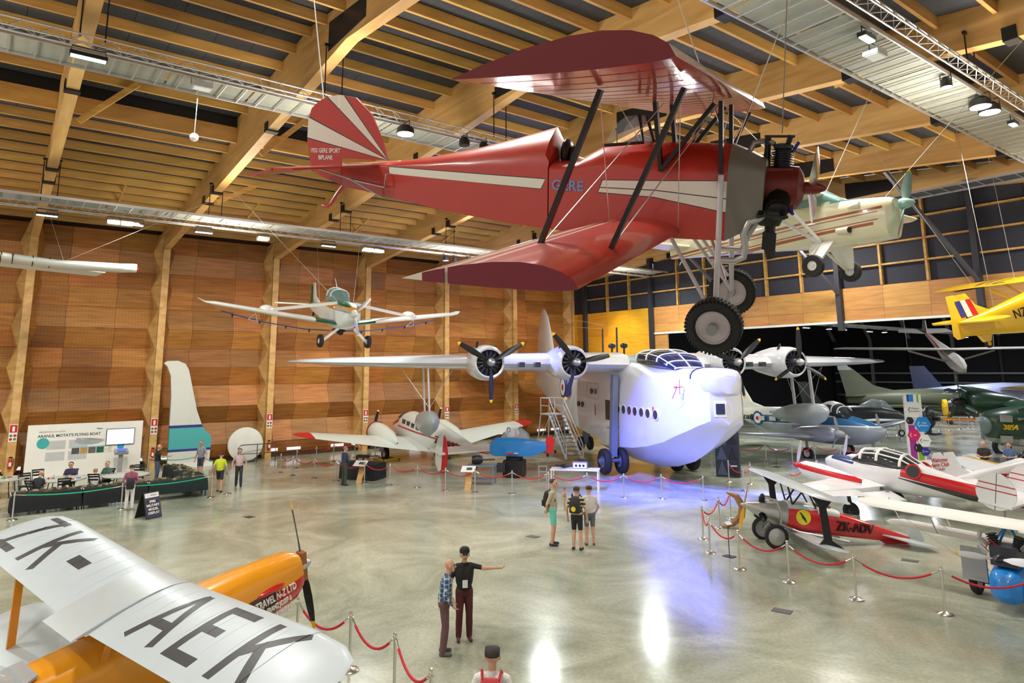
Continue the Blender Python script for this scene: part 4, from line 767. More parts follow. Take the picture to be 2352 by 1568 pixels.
for s_ in (-1, 1):
    P(A, 'rear_window_rim', mat('window_rim_red', S(206, 26, 36), .4), lambda b: b.lathe([(.26, 0), (.26, .05)], (-3.35, s_*.46, .42), (-.1, s_, .2), 20))
    P(A, 'rear_window', M_dglass, lambda b: b.lathe([(.2, 0), (.2, .065)], (-3.35, s_*.46, .42), (-.1, s_, .2), 20))
    wg = P(A, 'wing', mat('light_twin_white', S(234, 236, 238), .28, 0, .02, coat=.4), lambda b: b.loft([foilp(le, c, t, 0, .72, cam=.3) for le, c, t in [((-.95, s_*.4, -.42), 2.1, .14), ((-1.0, s_*1.9, -.36), 1.9, .14), ((-1.45, s_*5.1, -.12), 1.15, .12), ((-1.7, s_*5.5, -.08), .7, .1)]]))
    P(A, 'flap', mat('light_twin_white', S(234, 236, 238), .28), lambda b: b.loft([foilp(le, c, t, .735, 1.0, cam=.3, inc=.08) for le, c, t in [((-.95, s_*.5, -.42), 2.3, .14), ((-1.1, s_*2.5, -.32), 1.85, .14)]]))
    P(A, 'aileron', mat('light_twin_white', S(234, 236, 238), .28), lambda b: b.loft([foilp(le, c, t, .735, 1.0, cam=.3) for le, c, t in [((-1.12, s_*2.6, -.31), 1.78, .14), ((-1.45, s_*5.1, -.12), 1.15, .12)]]))
    P(wg, 'walkway', mat('walkway_grey', S(84, 88, 94), .8), lambda b: wing(b, [((-1.1, s_*.62, -.385), 1.6, .15), ((-1.1, s_*.85, -.37), 1.6, .15)]))
    nc = P(A, 'engine_nacelle', paint('nacelle_paint', S(232, 234, 238), [(S(206, 26, 36), [(0, 0, -1, .02), (0, 0, 1, .16)])], .3, .4), lambda b: fuse(b, [(.1, .14, -.26, .02), (-.1, .24, -.42, .12), (-.7, .28, -.52, .16), (-1.6, .2, -.46, .08), (-2.2, .06, -.3, -.02)], 2.6, 16, s_*1.75))
    blades(A, (.22, s_*1.75, -.12), .95, 2, 100, .15, mat('lavender_blade', S(196, 196, 220), .3, .3), tip=mat('yellow_tip', S(236, 196, 30), .4), spin=mat('spinner_red', S(206, 26, 36), .3), hub=.1, tiplen=.07)
    P(A, 'gear_leg', M_black, lambda b: b.beam((-1.7, s_*1.75, -.4), (-1.9, s_*1.75, -1.15), .08, .1, (1, 0, 0)))
    wheel(A, (-1.9, s_*1.75, -1.2), .29, .18, 'wheel_tyre', hubm=M_steel, hubr=.45)
    fin_ = P(A, 'fin', paint('twin_fin', S(234, 236, 238), [(S(190, 30, 40), [(0, 0, 1, -.62), (0, 0, -1, .655)]), (S(190, 30, 40), [(0, 0, 1, -.8), (0, 0, -1, .835)]), (S(40, 40, 80), [(1, 0, 0, 6.16), (-1, 0, 0, -6.14)])], .3, .4), lambda b: b.prism([(-6.15+.55*math.cos(t), s_*1.4, .55+(.62 if math.sin(t) > 0 else .5)*math.sin(t)) for t in [2*math.pi*k/20 for k in range(20)]], (0, .05, 0)))
P(A, 'tailplane', mat('light_twin_white', S(234, 236, 238), .28), lambda b: b.prism([(-5.7, -1.5, .18), (-6.6, -1.5, .18), (-6.6, 1.5, .18), (-5.7, 1.5, .18)], (0, 0, .07)))
P(A, 'tail_wheel', M_rub, lambda b: b.lathe([(.1, -.05), (.13, 0), (.1, .05)], (-6.0, 0, -.55), (0, 1, 0), 12)); P(A, 'tail_wheel_strut', M_grey, lambda b: b.beam((-5.9, 0, .1), (-6.0, 0, -.5), .05, .05, (1, 0, 0)))
# ------------------------------------------------------------------ small red biplane
A = thing('small_biplane', 'small red biplane with silver nose and wings behind a red rope', 'airplane', (-12.79, 18.396, 1.10), att(-2.2516, .1673, .0114), scale=1.059)
mr = mat('bright_red_paint', S(204, 22, 24), .25, 0, .03, coat=.6)
P(A, 'fuselage', mr, lambda b: fuse(b, [(-1.1, .33, -.42, .28), (-1.6, .34, -.43, .3), (-2.4, .3, -.4, .26), (-3.4, .17, -.34, .1), (-4.55, .03, -.26, -.1)], 3))
P(A, 'engine_cowl', mat('bare_aluminium', S(190, 190, 188), .3, .8, .04), lambda b: fuse(b, [(.08, .03, -.03, .03), (-.1, .1, -.12, .09), (-.5, .24, -.3, .18), (-.85, .31, -.4, .25), (-1.1, .335, -.425, .285)], 2.4))
P(A, 'front_deck', M_silver, lambda b: fuse(b, [(-1.1, .31, .05, .31), (-1.7, .3, .05, .35), (-1.95, .24, .05, .3)], 2.4))
P(A, 'cockpit_surround', M_white, lambda b: fuse(b, [(-1.9, .33, .08, .3), (-2.2, .315, .08, .33), (-2.5, .29, .08, .29)], 2.6))
P(A, 'cockpit_rim', mat('brown_leather', S(96, 66, 44), .5), lambda b: b.path([(-2.1+.22*math.cos(t), .2*math.sin(t), .34) for t in [2*math.pi*k/16 for k in range(17)]], .03, 6))
P(A, 'cockpit_opening', M_black, lambda b: b.prism([(-2.1+.2*math.cos(2*math.pi*k/14), .18*math.sin(2*math.pi*k/14), .325) for k in range(14)], (0, 0, .012)))
def rwing(z, x0, c, hs, di=0): return [((x0-c*.45, -hs, z+di), .25*c, .05), ((x0-c*.14, -hs*.95, z+di), .7*c, .08), ((x0, -hs*.8, z+di*.8), c, .1), ((x0, 0, z), c, .1), ((x0, hs*.8, z+di*.8), c, .1), ((x0-c*.14, hs*.95, z+di), .7*c, .08), ((x0-c*.45, hs, z+di), .25*c, .05)]
P(A, 'upper_wing', M_silver, lambda b: wing(b, rwing(.78, -.75, 1.0, 3.0), cam=.6))
P(A, 'lower_wing', M_silver, lambda b: wing(b, rwing(-.5, -1.25, .8, 2.4, .08), cam=.6))
for s_ in (-1, 1):
    P(A, 'interplane_strut', M_black, lambda b: b.prism([(-1.0, s_*1.85, .76), (-1.6, s_*1.85, .76), (-1.42, s_*1.87, .5), (-1.62, s_*1.9, -.25), (-1.95, s_*1.92, -.42), (-1.3, s_*1.92, -.42), (-1.42, s_*1.9, -.25), (-1.24, s_*1.87, .5)], (0, s_*.05, 0)))
    for x0, x1 in ((-1.2, -1.0), (-1.2, -1.5), (-1.85, -1.5)): P(A, 'cabane_strut', M_black, lambda b: b.beam((x0, s_*.26, .25), (x1, s_*.3, .78), .025, .04))
    P(A, 'gear_leg', M_grey, lambda b: b.beam((-.85, s_*.25, -.36), (-.75, s_*.5, -.66), .05, .06, (1, 0, 0)))
    wh_ = wheel(A, (-.75, s_*.55, -.62), .32, .1, 'wheel_tyre', hubm=mat('bare_aluminium', S(190, 190, 188), .3), hubr=.82)
    P(wh_, 'wheel_disc', mat('bare_aluminium', S(190, 190, 188), .3), lambda b: b.lathe([(.265, .02), (.02, .07)], (-.75, s_*.55, -.62), (0, s_, 0), 24))
    P(A, 'exhaust_pipe', mat('bare_aluminium', S(190, 190, 188), .3), lambda b: b.path([(-.5, s_*.1, .3), (-.75, s_*.3, .3), (-.88, s_*.36, .0), (-.9, s_*.37, -.3), (-1.4, s_*.37, -.42), (-2.8, s_*.3, -.46)], .03, 7))
    P(A, 'emblem_disc', mat('emblem_yellow', S(232, 218, 40), .4), lambda b: disc(b, (-1.5, s_*.338, -.02), (0, s_, 0), .2, 28, .012))
    P(A, 'emblem_bird', mat('emblem_dark', S(40, 46, 40), .5), lambda b: b.prism([(-1.5+x, s_*.352, -.02+z) for x, z in ((.12, .1), (.09, .12), (.03, .07), (-.05, -.01), (-.11, -.12), (-.08, -.12), (-.02, -.07), (.04, -.02), (.07, .05))], (0, s_*.006, 0)))
    P(A, 'tailplane', M_silver, lambda b: b.prism([(-3.75, s_*.12, -.16), (-4.5, s_*.1, -.16), (-4.85, s_*.5, -.16), (-4.8, s_*1.0, -.16), (-4.3, s_*.85, -.16)], (0, 0, .03)))
    text('ZK-ADV', .36, mat('dark_letter', S(52, 26, 24), .5), 'registration', A, frame((-2.95, s_*.245, -.08), (-1, -.13, .06) if s_ > 0 else (1, -.13, -.06), (0, 0, 1)), ext=.03, sx=.8, bold=.004)
for a in (90, 215, 325):
    d = V((0, math.cos(math.radians(a)), math.sin(math.radians(a)))); P(A, 'cylinder', M_black, lambda b: b.lathe([(.07, .1)]+[q for i in range(7) for q in ((.07, .12+.035*i), (.1, .125+.035*i), (.1, .135+.035*i), (.07, .14+.035*i))]+[(.06, .4), (.02, .44)], (-.45, 0, -.05), d, 10))
P(A, 'rudder', M_silver, lambda b: b.prism([(-4.5, -.015, .25), (-4.75, -.015, .2), (-4.95, -.015, -.1), (-4.85, -.015, -.35), (-4.5, -.015, -.4)], (0, .03, 0)))
P(A, 'tail_fin', mr, lambda b: b.prism([(-3.7, -.02, -.3), (-4.5, -.02, -.25), (-4.5, -.02, -.55), (-4.3, -.02, -.55)], (0, .04, 0)))
P(A, 'tail_skid', M_black, lambda b: b.path([(-4.4, 0, -.5), (-4.5, 0, -.66)], .02, 5))
blades(A, (.02, 0, 0), .78, 2, 75, .15, mat('varnished_yellow', S(222, 160, 30), .3, 0, .05, coat=.4), hub=.06)
# ------------------------------------------------------------------ silver winged biplane in the foreground
A = thing('cabin_biplane', 'silver winged cabin biplane with orange fuselage and black wing letters', 'airplane', (-11.934, 2.597, 2.03), att(1.8149, .214, .0465))
LB = S(60, 60, 62); strokes = []
def stroke(x0, y0, x1, y1, w):
    d = V((x1-x0, y1-y0)); n_ = V((-d.y, d.x)).normalized()*w/2
    q = [(x0+n_.x, y0+n_.y), (x0-n_.x, y0-n_.y), (x1-n_.x, y1-n_.y), (x1+n_.x, y1+n_.y)]
    strokes.append((LB, [ln(q[i], q[(i+1) % 4], 1, 'xy') for i in range(4)]))
xa, xb, w = -.22, -1.22, .15
def Zl(y): stroke(xa-.06, y+.35, xa-.06, y-.35, .13); stroke(xa, y-.28, xb, y+.28, .14); stroke(xb+.06, y+.35, xb+.06, y-.35, .13)
def Kl(y): stroke(xa, y+.28, xb, y+.28, w); stroke(xa, y-.3, -.8, y+.25, .14); stroke(-.62, y+.1, xb, y-.32, .14)
def Al(y): stroke(xa, y, xb, y+.34, .14); stroke(xa, y, xb, y-.34, .14); stroke(-.9, y+.2, -.9, y-.2, .14)
def El(y): stroke(xa, y+.28, xb, y+.28, w); stroke(xa-.07, y+.3, xa-.07, y-.3, .14); stroke(-.7, y+.3, -.7, y-.12, .14); stroke(xb+.07, y+.3, xb+.07, y-.3, .14)
Zl(3.75); Kl(2.65); stroke(-.72, 1.95, -.72, 1.45, .2); Al(-1.5); El(-2.5); Kl(-3.5)
M_sw = paint('silver_lettered_wing', S(190, 200, 204), strokes, .4, .1, .1)
def tipst(s_, z0, di): return [((0, s_*.52, z0), 1.42, .11), ((0, s_*3.6, z0+di*.8), 1.42, .11), ((-.06, s_*4.2, z0+di*.95), 1.3, .1), ((-.2, s_*4.5, z0+di), 1.0, .08), ((-.5, s_*4.68, z0+di), .45, .06)]
for s_ in (-1, 1):
    uw = P(A, 'upper_wing', M_sw, lambda b: wing(b, tipst(s_, 0, .2), cam=.55))
    for k in range(10): P(uw, 'rib_tape', M_sw, lambda b: wing(b, [((-.005, s_*(.75+.33*k)-.008, .2*.8*(.23+.33*k)/3.08-.001), 1.41, .1135), ((-.005, s_*(.75+.33*k)+.008, .2*.8*(.23+.33*k)/3.08-.001), 1.41, .1135)], cam=.56))
    P(A, 'lower_wing', M_silver, lambda b: wing(b, [((le[0]-.35, le[1], le[2]-1.55), c, t) for le, c, t in tipst(s_, 0, .25)], cam=.55))
    for x in (-.15, -1.05): P(A, 'interplane_strut', M_org, lambda b: b.beam((x, s_*3.2, .12), (x-.35, s_*3.2, -1.4), .05, .12, (1, 0, 0)))
    for x0, x1 in ((-.1, .15), (-1.0, -.6), (-1.0, -1.25)): P(A, 'cabane_strut', M_org, lambda b: b.beam((x0, s_*.45, 0), (x1, s_*.42, -.5), .04, .08, (1, 0, 0)))
    P(A, 'bracing_wire', M_wire, lambda b: wire(b, (-.2, s_*.45, -.5), (-.2, s_*3.2, .14), .006)); P(A, 'bracing_wire', M_wire, lambda b: wire(b, (-.3, s_*.45, 0), (-.5, s_*3.2, -1.4), .006))
    wheel(A, (-.05, s_*.8, -2.02), .27, .14, 'wheel_tyre'); P(A, 'gear_leg', M_org, lambda b: b.beam((-.05, s_*.4, -1.3), (-.05, s_*.78, -2.0), .05, .08, (1, 0, 0)))
P(A, 'centre_section', M_silver, lambda b: wing(b, [((.0, -.51, .0), 1.62, .11), ((.0, .51, .0), 1.62, .11)], cam=.55))
P(A, 'fuel_filler', M_alu, lambda b: b.lathe([(.05, 0), (.04, .03)], (-.35, .1, .095), (0, 0, 1), 12))
mff = paint('cabin_biplane_fuselage', S(240, 158, 20), [(S(206, 34, 28), [(0, 0, -1, -.86), (1, 0, 0, -.55)]), (S(70, 46, 34), [(0, 0, -1, -.78), (1, 0, 0, -.1), (-1, 0, 0, 1.4), (.42, 0, 1, .72)])], .28, .5)
P(A, 'fuselage', mff, lambda b: fuse(b, [(2.02, .22, -1.12, -.52, 3), (1.85, .28, -1.25, -.44, 3), (1.0, .36, -1.35, -.36, 3), (.2, .45, -1.4, -.32, 3), (-1.2, .48, -1.42, -.34, 3), (-2.2, .44, -1.35, -.32, 3), (-3.5, .32, -1.2, -.4, 3), (-5.6, .08, -.9, -.6, 3)], 3))
P(A, 'cockpit_canopy', M_glass, lambda b: fuse(b, [(-2.1, .3, -.4, -.3), (-2.4, .34, -.4, .02), (-3.0, .32, -.4, .0), (-3.5, .22, -.45, -.3)], 2.4, 16))
for x, w_, zt in ((-2.4, .35, .03), (-3.0, .33, .01)): P(A, 'canopy_hoop', M_org, lambda b: b.path(ell(x, w_, -.4, zt, 2.4, 16)[0:9], .03, 5))
P(A, 'cockpit_surround', M_alu, lambda b: b.prism([(-1.95, -.3, -.335), (-2.15, -.36, -.36), (-3.4, -.3, -.4), (-3.6, 0, -.38), (-3.4, .3, -.4), (-2.15, .36, -.36), (-1.95, .3, -.335)], (0, 0, .03)))
for s_ in (-1, 1):
    P(A, 'tailplane', M_silver, lambda b: b.prism([(-4.9, s_*.05, -.68), (-5.7, s_*.05, -.68), (-5.7, s_*1.3, -.68), (-5.3, s_*1.4, -.68)], (0, 0, .05)))
    for k, (tx, sz) in enumerate((('AIR TRAVEL N-Z LTD', .17), ('HOKITIKA  FRANZ JOSEF &', .115), ('WEHEKA  GLACIERS SERVICE', .115))):
        text(tx, sz, Mtx, 'lettering', A, frame((1.3-.05*k, s_*.352, -.92-.15*k), (-s_, .09, 0) if s_ > 0 else (1, .09, 0), (0, 0, 1)), ext=.012, bold=.002, sx=.62)
P(A, 'cowl_blister', mr, lambda b: b.ball((1.3, -.33, -.78), (.28, .06, .05)))
P(A, 'rudder', M_silver, lambda b: b.prism([(-5.3, -.02, -.6), (-5.6, -.02, .3), (-5.9, -.02, .35), (-6.1, -.02, -.3), (-5.9, -.02, -.9)], (0, .04, 0)))
blades(A, (2.15, 0, -.8), 1.14, 2, 83, .16, M_black, tip=mat('yellow_tip', S(236, 196, 30), .4), spin=M_alu, hub=.1, tiplen=.13)
P(A, 'propeller_boss', mat('varnished_wood', S(150, 96, 40), .3, 0, .1, coat=.4), lambda b: b.beam((2.14, .02, -1.05), (2.14, -.02, -.55), .17, .1, (1, 0, 0)))
# ------------------------------------------------------------------ hanging white wing at the panelled wall
A = thing('hanging_wing_plane', 'white aircraft wing with black ringed tube hung by wires near the panelled wall', 'wing', (-35.4, 1.0, 9.72), (0, 0, 0))
P(A, 'wing', M_white, lambda b: b.loft([[V((x+c*.6*math.cos(t), y, z+.22*math.sin(t)*(1 if math.sin(t) > 0 else .8))) for t in [2*math.pi*k/14 for k in range(14)]] for x, y, z, c in ((-.8, -6, .5, 1.2), (-.3, -1.0, .2, 1.2), (0, 1.0, .02, 1.15), (.6, 3.3, -.02, 1.0), (.75, 3.75, 0, .6), (.8, 3.95, .0, .2))]))
for y in (-2.2, -1.0, -.6, .1, .7): P(A, 'ring_band', M_black, lambda b: b.path([(.0+.66*math.cos(t)*1.1-.2-y*.0, y, .12-.05*y+.24*math.sin(t)) for t in [-1.2+.24*k for k in range(11)]], .02, 5))
P(A, 'trailing_edge', M_white, lambda b: b.prism([(-.6, -5, .2), (-.6, 2.9, -.1), (-1.2, 2.6, -.22), (-1.2, -5, .1)], (0, 0, .04)))
P(A, 'tip_light', mr, lambda b: b.ball((.8, 3.98, 0), .06))
hang(A, [((.2, 1.2, .2), (-35.5, 1.3, 12.6)), ((.3, 1.3, .2), (-33, 7.5, 12.9)), ((0, -3, .4), (-35.5, -4.9, 12.6))])
# ------------------------------------------------------------------ blue biplane with white wings
A = thing('open_frame_biplane', 'white winged biplane with bright blue nose and exposed engine', 'airplane', (-5.95, 17.75, 0), att(-math.pi/2, 0, 0))
mwh = mat('fabric_white', S(226, 224, 218), .55, 0, .03)
P(A, 'upper_wing', mwh, lambda b: wing(b, [((-.5, -3.35, 1.78), .3, .06), ((-.15, -3.15, 1.76), .9, .1), ((.0, -2.8, 1.73), 1.25, .12), ((.0, 0, 1.68), 1.25, .12), ((.0, 3.2, 1.75), 1.25, .12), ((-.15, 3.55, 1.78), .9, .1)], cam=.6))
P(A, 'lower_wing', mwh, lambda b: wing(b, [((-1.0, -2.9, 1.24), .4, .06), ((-.75, -2.7, 1.22), .9, .1), ((-.7, 0, 1.12), 1.1, .12), ((-.75, 2.7, 1.22), .9, .1)], cam=.6))
mbl = mat('bright_blue_paint', S(20, 130, 216), .3, 0, .03, coat=.4)
P(A, 'nose_pod', mbl, lambda b: fuse(b, [(.35, .12, .35, .62), (.2, .3, .2, .85), (-.5, .42, .16, 1.0), (-1.6, .4, .2, 1.05), (-2.8, .16, .5, .95), (-4.4, .06, .7, .9)], 3))
P(A, 'engine_block', M_steel, lambda b: b.box((-.1, 0, 1.12), (.5, .5, .4)))
for y in (-.2, .2):
    P(A, 'cylinder', M_black, lambda b: b.lathe([q for i in range(6) for q in ((.07, .05*i), (.11, .05*i+.01), (.11, .05*i+.03), (.07, .05*i+.04))], (-.1, y, 1.25), (.0, y, .8), 10))
    P(A, 'exhaust_pipe', M_alu, lambda b: b.path([(0, y*1.6, 1.3), (.1, y*2.2, 1.42), (-.1, y*2.4, 1.5)], .05, 7))
    P(A, 'engine_mount', mbl, lambda b: b.path([(-.3, y, 1.3), (-.35, 0, 1.74), (-.1, y*1.3, 1.3)], .025, 5))
    P(A, 'gear_leg', M_black, lambda b: b.beam((-.7, y*1.8, .3), (-.8, y*4.2, .3), .06, .06))
    wheel(A, (-.8, y*4.5, .3), .3, .16, 'wheel_tyre')
    for x in (-.2, -1.0):
        for yy in (8, 14): P(A, 'interplane_strut', M_alu, lambda b: b.tube((x, y*yy, 1.82), (x-.5, y*yy, 1.2), .015))
    P(A, 'bracing_wire', M_wire, lambda b: wire(b, (-.4, y*14, 1.85), (-.5, y*2, .4), .006)); P(A, 'bracing_wire', M_wire, lambda b: wire(b, (-.9, y*10, 1.8), (-.7, y*2, .4), .006))
    P(A, 'tailplane', mwh, lambda b: b.prism([(-3.7, y*.3, .86), (-4.6, y*.3, .86), (-4.5, y*5, .86), (-4.0, y*5, .86)], (0, 0, .04)))
P(A, 'carburettor', M_alu, lambda b: b.lathe([(.06, 0), (.06, .2)], (.15, -.3, 1.15), (.3, -.6, .8), 10))
P(A, 'ignition_lead', mat('red_lead', S(190, 40, 50), .4), lambda b: b.path([(.1, -.1, 1.3), (.2, -.2, 1.45), (.1, -.3, 1.3), (.15, -.35, 1.15)], .012, 5))
P(A, 'rudder', mwh, lambda b: b.prism([(-4.2, -.02, .5), (-4.3, -.02, 1.5), (-4.8, -.02, 1.5), (-4.9, -.02, .5)], (0, .04, 0)))
P(A, 'radiator_panel', M_grey, lambda b: b.box((-.35, -.75, .75), (.06, .5, .7)))
blades(A, (.42, 0, 1.12), .82, 2, 182, .17, mat('pale_blade', S(222, 226, 232), .3), tip=mat('yellow_tip', S(236, 196, 30), .4), hub=.1, spin=M_black, tiplen=.07)
# ------------------------------------------------------------------ aero club monoplanes, seen from the tail
def simple_plane(name, label, loc, rot, body, wingm, L=7.5, hs=5.2, fin=(1.3, .9), tip=None, lead=None, z0=.85, sc=1.0):
    T = thing(name, label, 'airplane', loc, rot, scale=sc)
    P(T, 'fuselage', body, lambda b: fuse(b, [(0, .05, -.05, .2), (1.5, .25, -.2, .45), (3, .42, -.4, .7), (4.0, .5, -.5, .9), (5.2, .5, -.5, .7), (6.6, .42, -.45, .4), (L-.2, .25, -.3, .25), (L, .08, -.1, .05)], 2.6))
    P(T, 'canopy_glass', M_dglass, lambda b: fuse(b, [(3.1, .3, .4, .7), (3.7, .42, .4, 1.15), (4.6, .42, .4, 1.15), (5.3, .3, .4, .6)], 2.4, 16))
    for s_ in (-1, 1):
        wg = P(T, 'wing', wingm, lambda b: wing(b, [((5.4, s_*.4, -.4), 1.9, .14), ((5.2, s_*3.0, -.2), 1.6, .13), ((5.0, s_*hs*.95, .0), 1.2, .1), ((4.8, s_*hs, .02), .7, .06)]))
        if lead: P(wg, 'leading_edge', lead, lambda b: b.loft([foilp(le, c, t*1.06, 0, .3) for le, c, t in [((5.42, s_*.45, -.4), 1.95, .14), ((5.22, s_*3.0, -.2), 1.62, .13), ((5.02, s_*hs*.95, .0), 1.22, .1)]]))
        P(T, 'tailplane', body, lambda b: b.prism([(1.1, s_*.05, .12), (.7, s_*1.4, .12), (.4, s_*1.55, .12), (-.05, s_*1.4, .12), (-.1, s_*.05, .12)], (0, 0, .05)))
        P(T, 'gear_leg', M_grey, lambda b: b.beam((4.6, s_*1.2, -.3), (4.7, s_*1.3, -1.1), .07, .1, (1, 0, 0)))
        wheel(T, (4.7, s_*1.35, -1.2), .26, .15, 'wheel_tyre')
    f_ = P(T, 'fin', body, lambda b: wing(b, [((1.3, 0, .2), 1.2, .05), ((.75, 0, .55), .65, .07), ((.5, 0, fin[0]), .4, .08)], (0, 1, 0), 0))
    r_ = P(T, 'rudder', body, lambda b: wing(b, [((.1, 0, -.1), .4, .06), ((.15, 0, .6), .55, .06), ((.1, 0, fin[0]-.15), .5, .06), ((.0, 0, fin[0]+.02), .3, .06)], (0, 1, 0), 0))
    if tip: P(f_, 'fin_tip', tip, lambda b: wing(b, [((.55, 0, fin[0]-.22), .5, .1), ((.48, 0, fin[0]+.03), .36, .1)], (0, 1, 0), 0))
    blades(T, (L+.05, 0, 0), .9, 2, 40, .15, M_alu, hub=.1)
    P(T, 'tail_skid', M_black, lambda b: b.path([(.4, 0, -.1), (.2, 0, -.42)], .03, 5))
    return T, r_
awh = mat('aero_club_white', S(228, 230, 232), .35, 0, .03, coat=.3)
T, r_ = simple_plane('club_plane', 'white club monoplane with red script on its rudder and yellow wing edge', (-11.15, 28.35, .86), att(1.011, .06, 0), awh, awh, lead=M_yel2, fin=(1.15, 1))
mrs = mat('red_script', S(190, 40, 50), .5)
for k, (tx, sz) in enumerate((('Waitomo', .21), ('Aero Club', .21), ('TE KUITI', .12))): text(tx, sz, mrs, 'lettering', r_, frame((-.13, -.024, .9-.17*k), (1, 0, .0), (0, 0, 1)), ext=.004, shear=.3 if k < 2 else 0, sx=.8)
text('ZK', .5, mrs, 'registration', T, frame((2.2, -.36, .1), (1, -.12, 0), (0, 0, 1)), ext=.03)
simple_plane('red_tipped_plane', 'white monoplane with a red fin tip beside the club monoplane', (-10.2, 35.2, .9), att(.75, .06, 0), awh, awh, tip=mat('red_tip', S(206, 30, 40), .35), fin=(1.35, 1))
# ------------------------------------------------------------------ green bomber
gr = mat('bomber_green', S(44, 70, 52), .35, 0, .1, 1.5, coat=.3)
A = thing('green_bomber', 'dark green bomber with yellow nose number and glazed nose windows', 'airplane', (-15.3, 44.9, 2.0), att(-2.22, .05, 0))
P(A, 'fuselage', paint('bomber_paint', S(44, 70, 52), [(S(150, 156, 140), [(0, 0, -1, -.75)])], .35, .3), lambda b: fuse(b, [(.1, .3, -.6, .4), (-.2, .7, -.95, .7), (-1.2, .95, -1.15, .95), (-3, 1.05, -1.2, 1.2), (-6, 1.05, -1.1, 1.7), (-9, .7, -.5, 1.4), (-12.5, .2, .3, .9)], 2.5))
P(A, 'nose_dome', M_glass, lambda b: b.ball((.05, 0, -.1), (.5, .5, .5)))
for s_ in (-1, 1):
    for x, z in ((-.6, .35), (-1.5, .25), (-.6, -.75), (-1.6, -.85)): P(A, 'nose_window', mat('milky_glass', S(170, 172, 168), .15), lambda b: b.box((x, s_*(.85 if z > 0 else .78), z), (.6, .14, .36)))
    P(A, 'wing', gr, lambda b: wing(b, [((-2.6, s_*.9, .9), 3.6, .15), ((-2.8, s_*3.2, 1.1), 3.2, .15), ((-3.6, s_*7.5, 1.9), 1.8, .12), ((-4.1, s_*8.8, 2.1), .9, .08), ((-4.5, s_*9.1, 2.15), .3, .05)]))
    P(A, 'engine_nacelle', gr, lambda b: b.lathe([(.6, -1.0), (.72, -1.2), (.75, -2.2), (.6, -3.6), (.2, -5)], (0, s_*3.1, 1.05), (1, 0, 0), 20))
    blades(A, (-.7, s_*3.1, 1.05), 1.55, 3, 100 if s_ < 0 else 70, .26, mat('dark_green_blade', S(40, 62, 54), .4), tip=mat('yellow_tip', S(236, 196, 30), .4), spin=M_black, hub=.3, tiplen=.05)
    P(A, 'gear_leg', M_steel, lambda b: b.beam((-3, s_*3.1, .6), (-3, s_*3.1, -1.5), .16, .16, (1, 0, 0))); wheel(A, (-3, s_*3.1, -1.45), .55, .3, 'wheel_tyre')
    P(A, 'tailplane', gr, lambda b: b.prism([(-10.8, s_*.2, .9), (-12.2, s_*.2, .9), (-12.2, s_*3.4, .9), (-11.2, s_*3.4, .9)], (0, 0, .1)))
    text('3854', .36, mat('yellow_tip', S(236, 196, 30), .4), 'nose_number', A, frame((-.75, s_*.93, -.12), (-s_, .2, 0) if s_ > 0 else (1, .2, 0), (0, 0, 1)), ext=.06, bold=.008)
# ------------------------------------------------------------------ olive jet fighter and dark trainer jet
ol = mat('olive_paint', S(82, 86, 66), .5, 0, .06, 1.0)
A = thing('jet_fighter', 'olive green jet fighter with tall fin in the dark hall', 'airplane', (-25.421, 78.068, 1.95), att(.6747, 0, 0), scale=1.19)
P(A, 'fuselage', ol, lambda b: fuse(b, [(0, .06, -.1, .1), (-1.2, .38, -.4, .35), (-2.6, .55, -.6, .65), (-4, .75, -.75, .75), (-6, .85, -.75, .85), (-8, .7, -.55, .75), (-10.5, .45, -.3, .5), (-11.2, .4, -.25, .4)], 2.4))
P(A, 'canopy', M_dglass, lambda b: fuse(b, [(-1.9, .25, .3, .5), (-2.5, .36, .3, .95), (-3.4, .34, .3, .98), (-4.1, .2, .4, .8)], 2.2, 16))
P(A, 'spine', ol, lambda b: fuse(b, [(-3.8, .3, .4, .95), (-5.5, .45, .4, .95), (-8, .3, .4, .8)], 2.2, 16))
for s_ in (-1, 1):
    P(A, 'intake', ol, lambda b: fuse(b, [(-3.4, .24, -.1, .55), (-4.5, .3, -.3, .6), (-6.5, .2, -.3, .5)], 2.6, 14, s_*.72))
    P(A, 'wing', ol, lambda b: b.prism([(-4.2, s_*.6, -.5), (-9.0, s_*.6, -.5), (-9.2, s_*4.1, -.4), (-8.3, s_*4.2, -.4)], (0, 0, .14)))
    P(A, 'tailplane', ol, lambda b: b.prism([(-9.6, s_*.3, .35), (-11.3, s_*.3, .35), (-11.6, s_*1.8, .35), (-10.9, s_*1.8, .35)], (0, 0, .08)))
    P(A, 'drop_tank', ol, lambda b: b.lathe([(.02, 0), (.25, -.8), (.3, -2), (.25, -3.2), (.02, -4.2)], (-4.5, s_*1.6, -.95), (1, 0, 0), 14)); P(A, 'tank_pylon', ol, lambda b: b.box((-6.2, s_*1.6, -.6), (1.2, .1, .4)))
    P(A, 'gear_leg', M_white, lambda b: b.beam((-6.4, s_*1.1, -.5), (-6.2, s_*1.2, -1.4), .1, .1, (1, 0, 0))); wheel(A, (-6.2, s_*1.2, -1.35), .3, .2, 'wheel_tyre')
P(A, 'fin', ol, lambda b: b.prism([(-7.2, -.05, .75), (-11.2, -.05, .4), (-11.7, -.05, 2.75), (-10.7, -.05, 2.75), (-9.0, -.05, 1.2)], (0, .1, 0)))
P(A, 'fin_cap', M_grey, lambda b: b.prism([(-10.6, -.07, 2.5), (-11.7, -.07, 2.5), (-11.75, -.07, 2.95), (-11.0, -.07, 2.95)], (0, .14, 0)))
P(A, 'gear_leg', M_white, lambda b: b.beam((-1.8, 0, -.4), (-1.95, 0, -1.4), .1, .1, (1, 0, 0))); wheel(A, (-1.95, 0, -1.38), .26, .15, 'nose_wheel')
